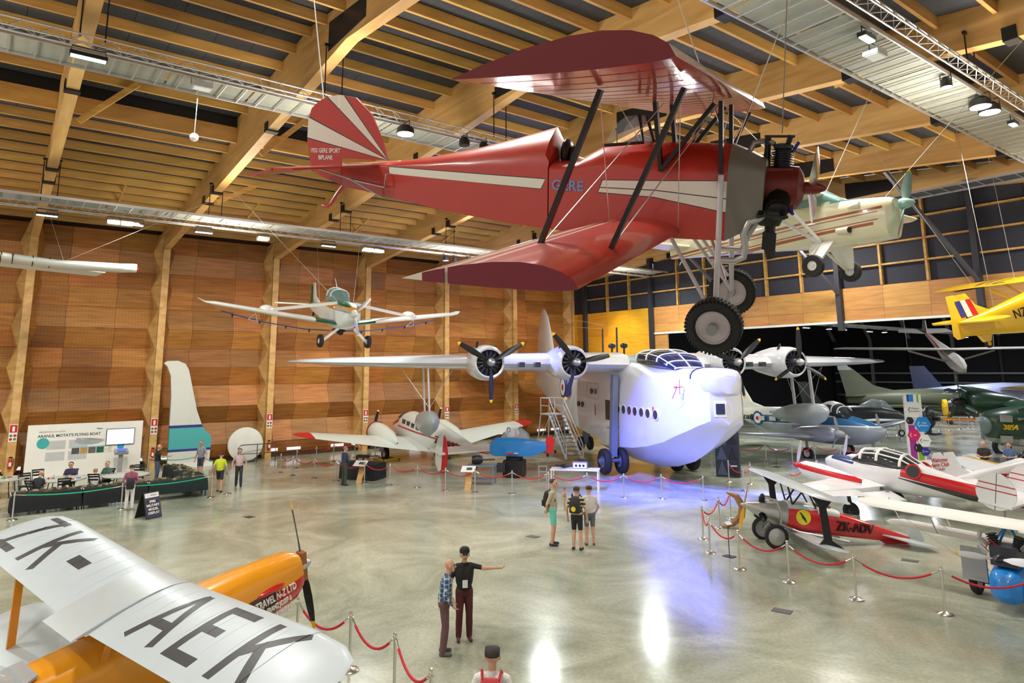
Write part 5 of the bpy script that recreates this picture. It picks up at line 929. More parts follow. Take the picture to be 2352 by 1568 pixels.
dj = mat('dark_jet_paint', S(36, 40, 36), .4, 0, .08)
A = thing('trainer_jet', 'dark trainer jet with clear bubble canopy in front of the olive fighter', 'airplane', (-24.3, 55.9, 1.5), att(.88, 0, 0))
P(A, 'fuselage', dj, lambda b: fuse(b, [(0, .1, -.3, .0), (-.6, .5, -.6, .4), (-2, .75, -.75, .75), (-4, .75, -.7, .8), (-6, .4, -.2, .6), (-7.6, .15, .1, .45)], 2.3))
P(A, 'bubble_canopy', M_glass, lambda b: fuse(b, [(-.9, .35, .3, .5), (-1.5, .52, .3, 1.15), (-2.4, .52, .3, 1.3), (-3.3, .35, .4, .85)], 2.2, 18))
for k in (0, 1): P(A, 'seat', mat('seat_brown', S(120, 74, 40), .6), lambda b: b.box((-1.9-.7*k, 0, .75), (.15, .4, .6)))
P(A, 'fin', dj, lambda b: b.prism([(-5.8, -.05, .5), (-7.5, -.05, .4), (-7.9, -.05, 2.6), (-7.2, -.05, 2.6)], (0, .1, 0)))
for s_ in (-1, 1):
    P(A, 'wing', mat('jet_wing', S(170, 180, 180), .4, .2), lambda b: wing(b, [((-1.9, s_*.6, -.3), 2.2, .12), ((-2.2, s_*4.6, .0), 1.3, .1)]))
    P(A, 'tailplane', dj, lambda b: b.prism([(-6.5, s_*.1, .6), (-7.5, s_*.1, .6), (-7.5, s_*1.9, .6), (-7.0, s_*1.9, .6)], (0, 0, .08)))
    P(A, 'gear_leg', M_grey, lambda b: b.beam((-2.8, s_*1.2, -.3), (-2.8, s_*1.3, -1.25), .09, .09, (1, 0, 0))); wheel(A, (-2.8, s_*1.3, -1.2), .3, .18, 'wheel_tyre')
P(A, 'gear_leg', M_grey, lambda b: b.beam((-.5, 0, -.4), (-.4, 0, -1.3), .08, .08, (1, 0, 0))); wheel(A, (-.4, 0, -1.25), .25, .15, 'nose_wheel')
lv = mat('lavender_grey_paint', S(150, 156, 188), .35, 0, .05, coat=.2)
A = thing('grey_transport', 'pale grey-blue aircraft with dark blue fin beyond the olive jet', 'airplane', (-24.6, 85.3, 1.95), att(.35, 0, 0), scale=.8)
P(A, 'fuselage', lv, lambda b: fuse(b, [(4, .2, -1, .2), (3, 1.2, -1.7, 1.2), (1, 1.8, -2.1, 1.9), (-3, 1.9, -2.1, 2.0), (-8, 1.2, -1, 1.6), (-13, .3, .3, 1.0)], 2.2))
P(A, 'fin', mat('dark_blue_fin', S(40, 50, 78), .4), lambda b: b.prism([(-9.5, -.1, 1.3), (-13, -.1, .9), (-13.3, -.1, 4.2), (-11.5, -.1, 4.2)], (0, .2, 0)))
for s_ in (-1, 1):
    P(A, 'wing', mat('wing_ochre', S(176, 140, 80), .4), lambda b: wing(b, [((0, s_*1.6, 1.3), 3.5, .13), ((-.8, s_*9.5, 1.7), 1.8, .1)]))
    P(A, 'gear_leg', M_grey, lambda b: b.beam((-1.5, s_*1.2, -1.8), (-1.5, s_*1.2, -2.4), .3, .3, (1, 0, 0))); wheel(A, (-1.5, s_*1.5, -2.15), .45, .3, 'wheel_tyre')
# ------------------------------------------------------------------ hanging glider
A = thing('training_glider', 'grey fabric training glider with red line hung under the far roof', 'glider', (-17.1, 46.2, 6.15))
gm = mat('glider_fabric', S(150, 146, 138), .6, 0, .08); d_ = V((.61, .79, 0)); n_ = V((.79, -.61, 0))
def gw(s0): return V(d_*s0)
b = B(); b.loft([[V(d_*s0)+n_*(c*x-.4*c)+V((0, 0, z+h)) for x, h in ((1, 0), (.7, .1*t), (.3, .13*t), (.02, .05*t), (0, 0), (.3, -.04*t), (.7, -.03*t))] for s0, c, t, z in ((-7.0, .3, .4, .1), (-6.4, .9, .8, .1), (-3, 1.3, 1, .05), (0, 1.35, 1, 0), (3, 1.3, 1, .05), (6.4, .9, .8, .1), (7.0, .3, .4, .1))]); b.build('wing', gm, A)
nose = V((1.2, -1.7, -1.2)); tail = V((-2.3, 2.4, 1.25)); ax_ = (nose-tail).normalized(); sd = ax_.cross(V((0, 0, 1))).normalized(); up_ = sd.cross(ax_)
b = B(); b.loft([[tail+ax_*s0+sd*(w*c)+up_*(h*e) for c, e in ((1, -.7), (1, .6), (0, 1), (-1, .6), (-1, -.7), (0, -1))] for s0, w, h in ((0, .05, .12), (1.8, .14, .25), (3.6, .3, .42), (5.0, .33, .45), (5.7, .22, .32), (5.95, .08, .12))]); b.build('fuselage', gm, A)
b = B(); b.path([tail+ax_*s0+sd*w+up_*.1 for s0, w in ((.4, .09), (1.6, .155), (3.4, .315), (5.0, .3))], .03, 5); b.build('red_line', mat('glider_red', S(170, 50, 44), .5), A)
b = B(); b.path([tail+ax_*s0-sd*w+up_*.1 for s0, w in ((.4, .09), (1.6, .155), (3.4, .315), (5.0, .3))], .03, 5); b.build('red_line', mat('glider_red', S(170, 50, 44), .5), A)
B().prism([tail-sd*1.6, tail-sd*.1+ax_*.3, tail+sd*.1+ax_*.3, tail+sd*1.6, tail+sd*1.4-ax_*.5, tail-sd*1.4-ax_*.5], up_*.05).build('tailplane', gm, A)
B().prism([tail+ax_*.5+up_*.1, tail-ax_*.4+up_*.1, tail-ax_*.4+up_*.75, tail+up_*.8], sd*.05).build('fin', gm, A)
B().prism([tail-ax_*.4+up_*.75, tail+up_*.8, tail-ax_*.05+up_*1.25, tail-ax_*.35+up_*1.25], sd*.055).build('fin_tip', mat('glider_dark_red', S(120, 24, 30), .5), A)
for s0 in (-2.6, 2.6): B().beam(tail+ax_*4.2-up_*.3, V(d_*s0)+V((0, 0, -.03)), .05, .1).build('wing_strut', gm, A)
for s0 in (-2.6, 2.6): wire(B(), V(d_*s0)+V((0, 0, .05)), V(d_*s0*1.1)+V((0, 0, 6.1)), .012).build('suspension_wire', M_wire, A)
# ------------------------------------------------------------------ engines on stands
A = thing('jet_engine_stand', 'black jet engine with yellow end on an orange-yellow trolley', 'engine', (-25.9, 71.4, 0), (0, 0, .5))
P(A, 'engine_core', M_black, lambda b: b.lathe([(.5, -1.6), (.7, -1.2)]+[q for i in range(8) for q in ((.75, -1.1+.27*i), (.8, -1.0+.27*i), (.75, -.9+.27*i))]+[(.7, 1.3), (.4, 1.7)], (0, 0, 1.5), (1, 0, 0), 18))
P(A, 'intake_cover', M_yel2, lambda b: b.lathe([(.72, -1.62), (.74, -1.3), (.3, -1.66)], (0, 0, 1.5), (1, 0, 0), 18))
for y in (-.6, .6):
    P(A, 'trolley_rail', M_org, lambda b: b.box((0, y, .45), (3.6, .14, .14)))
    for x in (-1.2, 1.3): P(A, 'trolley_post', M_org, lambda b: b.beam((x, y, .45), (x, y*.9, 1.3), .12, .12, (1, 0, 0))); P(A, 'castor', M_rub, lambda b: b.lathe([(.18, -.06), (.2, 0), (.18, .06)], (x, y, .2), (0, 1, 0), 12))
A = thing('piston_engine_stand', 'black piston engine standing upright beside the hexagon sign', 'engine', (-24.0, 59.0, 0))
P(A, 'crankcase', M_black, lambda b: b.lathe([(.3, .5), (.5, .8), (.5, 1.6), (.3, 1.9), (.1, 2.1)], (0, 0, 0), (0, 0, 1), 12))
for k in range(6): P(A, 'cylinder', M_black, lambda b: b.lathe([q for i in range(5) for q in ((.14, .4+.1*i), (.2, .43+.1*i), (.14, .47+.1*i))], (0, 0, 1.2), (math.cos(k*1.047), math.sin(k*1.047), 0), 10))
P(A, 'stand_base', M_steel, lambda b: b.box((0, 0, .06), (1.4, 1.0, .12))); P(A, 'stand_post', M_steel, lambda b: b.box((0, 0, .32), (.3, .3, .5)))
# ------------------------------------------------------------------ tail fin display, information wall, disc
A = thing('display_tail_fin', 'tall white aircraft tail fin with teal base band standing at the wall', 'tail fin', (-41.3, 7.7, 0))
fo = [(.45, .22), (2.55, .22), (2.6, 1.55), (2.1, 2.1), (1.75, 3.0), (1.35, 4.6), (1.2, 5.2), (1.0, 5.55), (.6, 5.72), (.1, 5.7), (-.08, 5.6), (.1, 5.4), (.3, 4.9), (.4, 3.8), (.42, 2.2)]
tl = S(74, 168, 172); nv = S(40, 52, 128)
P(A, 'fin_panel', paint('tail_fin_paint', S(206, 210, 206), [(nv, [(0, 0, 1, -.85), (0, 0, -1, 2.25)]), (tl, [(0, 0, 1, -.98), (0, 0, -1, 2.1)])], .35, .3), lambda b: b.prism([(0, y, z) for y, z in fo], (-.22, 0, 0)))
P(A, 'plinth', M_white, lambda b: b.box((-.1, 1.5, .11), (.5, 2.4, .22)))
A = thing('information_wall', 'white museum information wall about a flying boat with screen', 'display panel', (-41.85, 4.38, 0))
P(A, 'board', M_white, lambda b: b.box((0, 0, 1.28), (.22, 5.04, 2.56)))
inf = mat('print_grey', S(70, 74, 82), .6); pale = mat('print_pale', S(190, 194, 196), .6)
FR = lambda y, z: frame((.115, y, z), (0, 1, 0), (0, 0, 1))
text('PRESERVING AN ICON', .11, mat('print_mid', S(130, 134, 138), .6), 'heading', A, FR(-1.5, 2.2), align='CENTER'); text("ARANUI, MOTAT'S FLYING BOAT", .19, inf, 'heading', A, FR(-.75, 2.0), bold=.004, sx=.95)
P(A, 'teal_disc', mat('print_teal', S(60, 170, 172), .5), lambda b: disc(b, (.112, -1.85, 1.66), (1, 0, 0), .26, 28, .01))
P(A, 'blue_disc', mat('print_blue', S(24, 150, 220), .5), lambda b: disc(b, (.112, 1.55, 1.32), (1, 0, 0), .16, 24, .01))
for k in range(2):
    for r_ in range(2): P(A, 'text_block', pale, lambda b: b.box((.114, -1.3+.95*k, 1.55-.55*r_), (.006, .8, .42)))
for k, c_ in enumerate((S(80, 80, 84), S(180, 150, 90), S(96, 96, 96), S(30, 96, 76), S(220, 210, 190))): P(A, 'photo_print', mat('photo_%d' % k, c_, .5, 0, .3, 8), lambda b: b.box((.114, -.45+.36*k, 1.2), (.008, .33, .3)))
P(A, 'photo_header', mat('print_sky', S(150, 200, 224), .5), lambda b: b.box((.115, .28, 1.38), (.008, 1.75, .05)))
P(A, 'boat_print', mat('print_hull', S(160, 166, 172), .5), lambda b: b.prism([(.113, y, z) for y, z in ((-.55, 1.65), (-.4, 1.85), (-.2, 1.75), (.5, 1.75), (.8, 1.65), (.5, 1.52), (.2, 1.48), (-.3, 1.54))], (.008, 0, 0)))
P(A, 'boat_wing_print', mat('print_hull2', S(130, 138, 144), .5), lambda b: b.prism([(.122, y, z) for y, z in ((-.5, 1.83), (.2, 1.8), (.85, 1.7), (.2, 1.74))], (.004, 0, 0)))
P(A, 'bird_print', mat('print_bird', S(60, 100, 150), .5), lambda b: b.prism([(.113, y, z) for y, z in ((.35, 2.3), (.55, 2.27), (.72, 2.26), (.58, 2.22), (.45, 2.24))], (.006, 0, 0)))
sc_ = P(A, 'screen_case', M_black, lambda b: b.box((.14, 1.5, 1.8), (.06, 1.3, .82)))
P(sc_, 'screen', mat('screen_glow', S(225, 232, 245), .3, 0, .25, 2.2, emit=1.6), lambda b: b.box((.175, 1.5, 1.8), (.01, 1.24, .76)))
A = thing('kiosk_stand', 'grey kiosk stand with tilted blue screen before the information wall', 'kiosk', (-41.2, 5.9, 0))
P(A, 'post', M_grey, lambda b: b.box((0, 0, .5), (.12, .2, 1.0))); P(A, 'head', M_grey, lambda b: b.box((.05, 0, 1.08), (.4, .62, .14), Matrix.Rotation(.4, 3, 'Y'))); P(A, 'screen', mat('kiosk_blue', S(50, 90, 210), .3, 0, .05, emit=.6), lambda b: b.box((.1, 0, 1.16), (.26, .4, .02), Matrix.Rotation(.4, 3, 'Y'))); P(A, 'base', M_grey, lambda b: b.box((0, 0, .02), (.4, .5, .04)))
A = thing('white_disc_display', 'large white round disc leaning upright at the panelled wall', 'display', (-41.7, 12.25, 0))
P(A, 'disc', mat('disc_grey', S(214, 216, 212), .5), lambda b: b.lathe([(.93, 0), (.95, .04), (.95, .22), (.9, .25)], (0, 0, .97), (1, -.15, .12), 40)); P(A, 'foot', M_steel, lambda b: b.box((.1, 0, .03), (.6, 1.0, .06)))
A = thing('steel_rail', 'dark steel guard rail in front of the white disc', 'railing', (-41.0, 12.6, 0))
P(A, 'frame', M_steel, lambda b: b.path([(0, -.9, 0), (0, -.9, .85), (0, -.75, 1.0), (0, 1.2, 1.0), (0, 1.2, 0)], .025, 6)); P(A, 'mid_post', M_steel, lambda b: b.tube((0, .15, 0), (0, .15, 1), .025)); P(A, 'mid_rail', M_steel, lambda b: b.tube((0, -.9, .5), (0, 1.2, .5), .02))
# fire signs and extinguishers on the columns
exm = mat('extinguisher_red', S(196, 28, 30), .3, 0, .03, coat=.4)
for k in range(2, 8):
    y = FY[k]; nth = ['beside the information wall', 'beside the tail fin', 'behind the guard rail', 'left of the white airliner', 'behind the white airliner', 'nearest the yellow end wall'][k-2]
    A = thing('fire_sign', 'red and white fire point sign on the timber column '+nth, 'sign', (XW+.14, y, 2.2))
    P(A, 'board', M_white, lambda b: b.box((0, 0, 0), (.02, .34, .84))); P(A, 'red_panel', exm, lambda b: b.box((.012, 0, .21), (.01, .3, .36)))
    P(A, 'pictogram', M_white, lambda b: b.box((.02, 0, .2), (.006, .1, .24)))
    for i in range(4): P(A, 'symbol', exm if i in (1, 2) else mat('sign_green', S(90, 130, 100), .5), lambda b: disc(b, (.01, -.08+.16*(i % 2), -.12-.17*(i//2)), (1, 0, 0), .065, 12, .008))
    if k < 5:
        A = thing('fire_extinguisher', 'red fire extinguisher on the timber column '+nth, 'extinguisher', (XW+.24, y, .5))
        P(A, 'cylinder', exm, lambda b: b.lathe([(.07, 0), (.08, .03), (.08, .42), (.05, .5), (.025, .52)], (0, 0, 0), (0, 0, 1), 14)); P(A, 'valve', M_black, lambda b: b.box((0, 0, .56), (.05, .14, .06))); P(A, 'label', M_white, lambda b: b.box((.072, 0, .24), (.02, .1, .18))); P(A, 'hose', M_black, lambda b: b.path([(0, .06, .56), (.02, .14, .45), (.03, .11, .15)], .014, 5))
# ------------------------------------------------------------------ flight trainer, tables, stairs
A = thing('flight_trainer', 'blue box-bodied flight trainer with clear hood on a black base', 'flight simulator', (-27.4, 20.9, 0), (0, 0, -2.45))
tb = mat('trainer_blue', S(22, 118, 186), .3, 0, .04, coat=.4)
P(A, 'base', M_black, lambda b: b.box((0, 0, .42), (.95, .95, .75))); P(A, 'turntable', M_black, lambda b: b.lathe([(.42, .79), (.42, .95), (.3, 1.0)], (0, 0, 0), (0, 0, 1), 20)); P(A, 'side_cabinet', M_steel, lambda b: b.box((.5, .62, .5), (.4, .35, .4)))
for x in (-.4, .4):
    for y in (-.4, .4): P(A, 'foot', mat('foot_orange', S(200, 110, 40), .5), lambda b: b.box((x, y, .025), (.1, .1, .05)))
P(A, 'body', tb, lambda b: b.loft([[V((x, w, z0)), V((x, w, z1)), V((x, w*.7, z1+.12)), V((x, -w*.7, z1+.12)), V((x, -w, z1)), V((x, -w, z0))] for x, w, z0, z1 in ((1.15, .38, 1.1, 1.5), (.9, .46, 1.0, 1.72), (-.2, .46, 1.0, 1.72), (-.9, .34, 1.0, 1.62), (-1.6, .12, 1.25, 1.5))]))
P(A, 'nose_panel', M_white, lambda b: b.box((1.1, .2, 1.3), (.14, .2, .25)))
P(A, 'hood', M_glass, lambda b: fuse(b, [(.6, .3, 1.75, 1.95), (.3, .36, 1.75, 2.3), (-.3, .36, 1.75, 2.35), (-.7, .28, 1.75, 2.05)], 2.6, 16))
for x, zt in ((.3, 2.31), (-.3, 2.36)): P(A, 'hood_frame', M_alu, lambda b: b.path(ell(x, .37, 1.75, zt, 2.6, 16)[0:9], .035, 5))
P(A, 'fin', mat('trainer_red', S(206, 30, 36), .4), lambda b: b.prism([(-1.4, -.04, 1.15), (-1.9, -.04, 1.15), (-2.0, -.04, 1.8), (-1.8, -.04, 2.0), (-1.6, -.04, 1.85)], (0, .08, 0)))
for s_ in (-1, 1):
    wg = P(A, 'wing', M_white, lambda b: b.prism([(.3, s_*.44, 1.12), (-.3, s_*.44, 1.12), (-.2, s_*1.2, 1.2), (.1, s_*1.25, 1.2)], (0, 0, .06))); P(wg, 'wing_tip', mat('trainer_red', S(206, 30, 36), .4), lambda b: b.prism([(-.22, s_*1.0, 1.175), (.18, s_*1.0, 1.175), (.11, s_*1.27, 1.2), (-.21, s_*1.22, 1.2)], (0, 0, .07)))
def table(name, label, loc, rz, L, D, Hh, top, legm, cloth=None, shelf=False):
    T = thing(name, label, 'table', loc, (0, 0, rz))
    P(T, 'table_top', top, lambda b: b.box((0, 0, Hh-.02), (L, D, .04)))
    for x in (-1, 1):
        for y in (-1, 1): P(T, 'leg', legm, lambda b: b.box((x*(L/2-.06), y*(D/2-.06), (Hh-.04)/2), (.045, .045, Hh-.04)))
    if shelf: P(T, 'shelf', top, lambda b: b.box((0, 0, .22), (L-.1, D-.1, .03)))
    return T
def cloth(name, label, loc, rz, L, D, Hh, m, drop=.6, grp=None):
    C_ = B(); n = 28; ring = []
    per = [(-L/2, -D/2), (L/2, -D/2), (L/2, D/2), (-L/2, D/2)]
    pts = []
    for i in range(4):
        a, c = V((*per[i], 0)), V((*per[(i+1) % 4], 0)); k = max(2, int((c-a).length/.12))
        pts += [a+(c-a)*(j/k) for j in range(k)]
    def rg(e, z, w): return [V((p.x*(1+e/L*2), p.y*(1+e/D*2), z))+V((p.x, p.y, 0)).normalized()*w*math.sin(i*1.9) for i, p in enumerate(pts)]
    C_.loft([rg(-.15, Hh+.003, 0), rg(0, Hh+.003, 0), rg(.012, Hh-.03, .0), rg(.03, Hh-drop*.5, .012), rg(.04, Hh-drop, .022)], True)
    o = obj(name, C_.mesh(name, m, 50), None, label=label, category='tablecloth', **({'group': grp} if grp else {})); o.location = loc; o.rotation_euler = (0, 0, rz); return o
M_cloth = mat('black_cloth', S(30, 32, 36), .85, 0, .1, 6); M_gcl = mat('dark_green_cloth', S(26, 44, 44), .85, 0, .1, 6)
M_tbl = mat('folding_table_grey', S(206, 206, 200), .5)
PI = math.pi
for k, (y, lab) in enumerate(((2.2, 'long folding table beside the red rope end post'), (4.45, 'long folding table behind the woman in white trousers'), (6.7, 'long folding table beside the standing display corner'))):
    table('folding_table', lab, (-31.8, y, 0), PI/2, 2.2, .78, .74, M_tbl, M_steel)
    cloth('table_cover', ['black cloth draped on the model table by the red rope', 'black cloth draped on the model table behind the sign', 'dark cloth draped on the corner model table'][k], (-31.8, y, 0), PI/2, 2.14, .8, .745, M_cloth if k < 2 else M_gcl, .62 if k < 2 else .5)
for k, (x, lab) in enumerate(((-33.4, 'folding table of the side row near the corner'), (-35.7, 'folding table of the side row near the tail fin'))):
    table('folding_table', lab, (x, 7.5, 0), 0, 2.2, .78, .74, M_tbl, M_steel)
    cloth('table_cover', ['black cloth on the side row near the corner', 'black cloth on the side row near the tail fin'][k], (x, 7.5, 0), 0, 2.14, .8, .745, M_cloth if k else M_gcl, .55)
kh = [S(110, 112, 80), S(150, 140, 96), S(90, 100, 70), S(170, 160, 130), S(120, 96, 60)]
for i in range(64):
    if i < 40: p = (-31.8+R.uniform(-.3, .3), 1.4+i*.155+R.uniform(-.05, .05), .752)
    else: p = (-36.6+(i-40)*.17, 7.5+R.uniform(-.3, .3), .752)
    b = B(); s0 = R.uniform(.06, .11); b.box((0, 0, .025), (s0*2, s0, .05)); b.box((-.01, 0, .06), (s0, s0*.7, .03)); b.tube((s0*.3, 0, .065), (s0*1.3, 0, .07), .008, n=5)
    if i % 3 == 0: b.box((0, 0, .03), (s0*.6, s0*2.6, .012))
    o = b.build('scale_model', mat('model_%d' % (i % 5), kh[i % 5], .7), None, 20, label='tiny painted military scale model on the front black table' if i < 40 else 'tiny painted military scale model on the side row of tables', category='model', group='scale models on the front tables' if i < 40 else 'scale models on the side tables'); o.location = p; o.rotation_euler = (0, 0, R.uniform(0, 6.28))
for k, (x, y, lab) in enumerate(((-36.6, .9, 'white round table beside the information wall edge'), (-35.0, 2.9, 'white round table strewn with hobby parts'), (-34.6, 5.2, 'empty white round table near the kiosk stand'))):
    A = thing('round_table', lab, 'table', (x, y, 0))
    P(A, 'table_top', M_tbl, lambda b: b.lathe([(.9, .7), (.92, .72), (.92, .745), (.9, .75)], (0, 0, 0), (0, 0, 1), 32))
    for a in range(4): P(A, 'leg', M_steel, lambda b: b.tube((.5*math.cos(a*1.571+.5), .5*math.sin(a*1.571+.5), .7), (.62*math.cos(a*1.571+.5), .62*math.sin(a*1.571+.5), 0), .018))
for i in range(26):
    x, y = ((-35.0, 2.9), (-36.6, .9))[i % 3 == 2]; a = R.uniform(0, 6.28); r_ = R.uniform(.1, .75)
    c_ = ['box of parts', 'paint pot'][i % 2]; b = B()
    if i % 2: b.lathe([(.03, 0), (.03, .07), (.02, .08)], (0, 0, 0), (0, 0, 1), 10)
    else: b.box((0, 0, .02), (.14, .1, .04))
    tb_ = 'strewn round table' if (x == -35.0) else 'round table by the wall edge'
    o = b.build('hobby_'+('pot' if i % 2 else 'box'), mat('hobby_%d' % (i % 5), [S(190, 60, 50), S(90, 140, 200), S(220, 210, 190), S(80, 150, 110), S(200, 170, 90)][i % 5], .5), None, 30, label='small hobby paint pot on the '+tb_ if i % 2 else 'small flat kit box on the '+tb_, category='pot' if i % 2 else 'box', group='hobby parts on the round tables'); o.location = (x+r_*math.cos(a), y+r_*math.sin(a), .751); o.rotation_euler = (0, 0, a)
# folding chairs
def chair(label, loc, rz, first=[]):
    if not first:
        T = thing('folding_chair', label, 'chair', loc, (0, 0, rz), 'black folding chairs round the tables')
        P(T, 'seat', M_black, lambda b: b.box((0, 0, .45), (.4, .42, .04)))
        for z in (.72, .84): P(T, 'back_slat', M_black, lambda b: b.box((-.24, 0, z), (.025, .4, .07)))
        P(T, 'back_rail', M_black, lambda b: b.box((-.25, 0, .93), (.03, .46, .06)))
        for s_ in (-1, 1):
            P(T, 'leg', M_black, lambda b: b.beam((-.25, s_*.21, .95), (.22, s_*.21, 0), .03, .04, (1, 0, 0))); P(T, 'leg', M_black, lambda b: b.beam((.18, s_*.19, .45), (-.25, s_*.19, 0), .03, .04, (1, 0, 0)))
        first.append(T); return T
    T = copy_tree(first[0], None, label=label); T.location = loc; T.rotation_euler = (0, 0, rz); return T
for lab, x, y, rz in (('black folding chair under the man in navy', -36.15, 3.3, -.4), ('black folding chair behind the boy in white', -34.2, 4.05, 2.6), ('black folding chair under the person in green', -35.3, 4.55, -.9), ('empty black folding chair at the information wall', -36.9, 2.2, .1), ('black folding chair under the man in black', -33.7, 1.9, 2.2), ('empty black folding chair beside the empty round table', -35.8, 5.9, -.3), ('black folding chair tucked behind the front tables', -33.3, .6, 1.9), ('empty black folding chair by the strewn table', -35.9, 1.7, .2), ('black folding chair near the red rope post', -33.6, 2.9, 3.0)):
    chair(lab, (x, y, 0), rz)
# A-frame sign
A = thing('a_frame_sign', 'black A-frame sign reading military model display', 'sign', (-28.1, 5.05, 0), (0, 0, .5))
for s_ in (1, -1):
    Mx = frame((s_*.17, 0, .45), (0, s_, 0), (-s_*.3, 0, 1)); lg = P(A, 'sign_board', M_black, lambda b: b.box((0, 0, 0), (.62, .9, .03)).xf(Mx))
    if s_ > 0:
        P(lg, 'header', M_white, lambda b: b.box((0, .34, .018), (.56, .16, .006)).xf(Mx)); P(lg, 'border', mat('sign_pattern', S(60, 64, 90), .5, 0, .4, 30), lambda b: (b.box((0, -.08, .0165), (.56, .62, .004)).xf(Mx)))
        P(lg, 'field', M_black, lambda b: b.box((0, -.09, .018), (.48, .54, .006)).xf(Mx))
        text('MUSEUM', .06, M_black, 'lettering', lg, Mx @ Matrix.Translation((.06, .34, .024)))
        for k, tx in enumerate(('IPMS', 'MILITARY', 'MODEL', 'DISPLAY')): text(tx, .12, Mtx, 'lettering', lg, Mx @ Matrix.Translation((0, .12-.13*k, .024)), bold=.003)
# black table with machine-gun display, easel boards
table('display_table', 'trestle table under the black cloth with gun display', (-31.6, 14.9, 0), .55, 1.8, .9, .74, M_tbl, M_steel)
cloth('table_cover', 'black floor-length cloth on the gun display table', (-31.6, 14.9, 0), .55, 1.9, 1.0, .745, M_cloth, .72)
A = thing('machine_gun', 'black machine gun mounted on the cloth-covered table', 'gun', (-31.6, 14.9, .75), (0, 0, .55))
P(A, 'receiver', M_black, lambda b: b.box((0, 0, .28), (.6, .12, .16))); P(A, 'barrel', M_black, lambda b: b.tube((.3, 0, .3), (.95, 0, .33), .025)); P(A, 'mount', M_black, lambda b: b.tube((0, 0, 0), (0, 0, .22), .04)); P(A, 'grip', M_black, lambda b: b.box((-.35, 0, .22), (.12, .05, .2)))
def easel(label, loc, rz, m):
    T = thing('info_easel', label, 'sign', loc, (0, 0, rz)); 
    P(T, 'curved_stand', mat('bent_plywood', S(200, 150, 76), .4, 0, .1), lambda b: b.loft([[V((x, -.14, z)), V((x, .14, z)), V((x-.03, .14, z)), V((x-.03, -.14, z))] for x, z in ((.25, 0), (.15, .2), (.02, .45), (-.05, .65), (.02, .8))]))
    bd = P(T, 'board', m, lambda b: b.box((.1, 0, .86), (.42, .62, .02), Matrix.Rotation(.5, 3, 'Y'))); P(bd, 'photo', mat('photo_0', S(80, 80, 84), .5), lambda b: b.box((.11, .05, .873), (.18, .24, .006), Matrix.Rotation(.5, 3, 'Y')))
    return T
easel('white info board on bent plywood before the black cloth table', (-30.6, 14.35, 0), -.9, M_white)
easel('white info board on bent plywood before the grey work table', (-25.85, 17.2, 0), -.8, M_white)
easel('white info board on bent plywood before the blue-grey transport', (-17.3, 37.2, 0), -1.1, M_white)
table('work_table', 'blue-grey steel work table beside the flight trainer', (-26.6, 18.4, 0), .75, 1.3, .8, .86, mat('steel_bluegrey', S(120, 140, 156), .4, .3), mat('steel_bluegrey', S(120, 140, 156), .4, .3), shelf=True)
A = thing('aircraft_part', 'black aircraft accessory unit lying on the work table', 'engine part', (-26.6, 18.4, .87), (0, 0, .75)); P(A, 'housing', M_black, lambda b: b.lathe([(.16, -.25), (.2, -.1), (.2, .1), (.12, .25)], (-.2, 0, .2), (1, .2, 0), 12)); P(A, 'shaft', M_steel, lambda b: b.tube((0, 0, .2), (.6, .05, .22), .04))
table('white_display_table', 'white display table lit blue in front of the flying boat', (-22.7, 20.6, 0), .72, 2.1, .8, .9, M_white, M_white)
A = thing('radio_set', 'pale radio set standing on the white display table', 'radio', (-22.6, 20.8, .905), (0, 0, -.85)); P(A, 'case', M_grey, lambda b: b.box((0, 0, .13), (.25, .62, .26))); P(A, 'front_panel', M_white, lambda b: b.box((.13, 0, .13), (.01, .56, .2)))
for k in range(3): P(A, 'dial', M_black, lambda b: disc(b, (.135, -.16+.16*k, .13), (1, 0, 0), .05, 12, .02))
A = thing('boat_model', 'small dark model on the white display table', 'model', (-23.1, 20.2, .905), (0, 0, .3)); P(A, 'hull', M_black, lambda b: fuse(b, [(.35, .02, .06, .12), (.1, .06, .02, .16), (-.35, .02, .08, .14)], 2.2, 10)); P(A, 'wing', M_black, lambda b: b.box((.05, 0, .16), (.12, .8, .02)))
A = thing('step_stool', 'aluminium folding step stool beside the flight trainer', 'stool', (-25.5, 21.1, 0), (0, 0, -.7))
for s_ in (-1, 1): P(A, 'side_frame', M_alu, lambda b: b.path([(.2, s_*.18, 0), (.02, s_*.18, .7), (-.02, s_*.18, .7), (-.2, s_*.18, 0)], .015, 6))
for z, x in ((.22, .14), (.44, .08), (.68, 0)): P(A, 'tread', M_alu, lambda b: b.box((x, 0, z), (.14, .36, .03)))
A = thing('access_stairs', 'white mobile access stairs on castors beside the flying boat', 'stairs', (-32.3, 27.7, 0), (0, 0, -.25))
ms = mat('stair_white', S(214, 216, 222), .4, .2, .03)
P(A, 'platform', ms, lambda b: b.box((-.3, 0, 2.45), (1.3, 1.0, .08)))
for x in (-.9, .3):
    for y in (-.48, .48):
        P(A, 'leg', ms, lambda b: b.beam((x-.0, y, 2.45), (x*1.25-.1, y*1.3, .15), .06, .06, (1, 0, 0))); P(A, 'castor', M_rub, lambda b: b.lathe([(.1, -.03), (.12, 0), (.1, .03)], (x*1.25-.1, y*1.3, .12), (0, 1, 0), 12)); P(A, 'rail_post', ms, lambda b: b.tube((x, y, 2.45), (x, y, 3.4), .03))
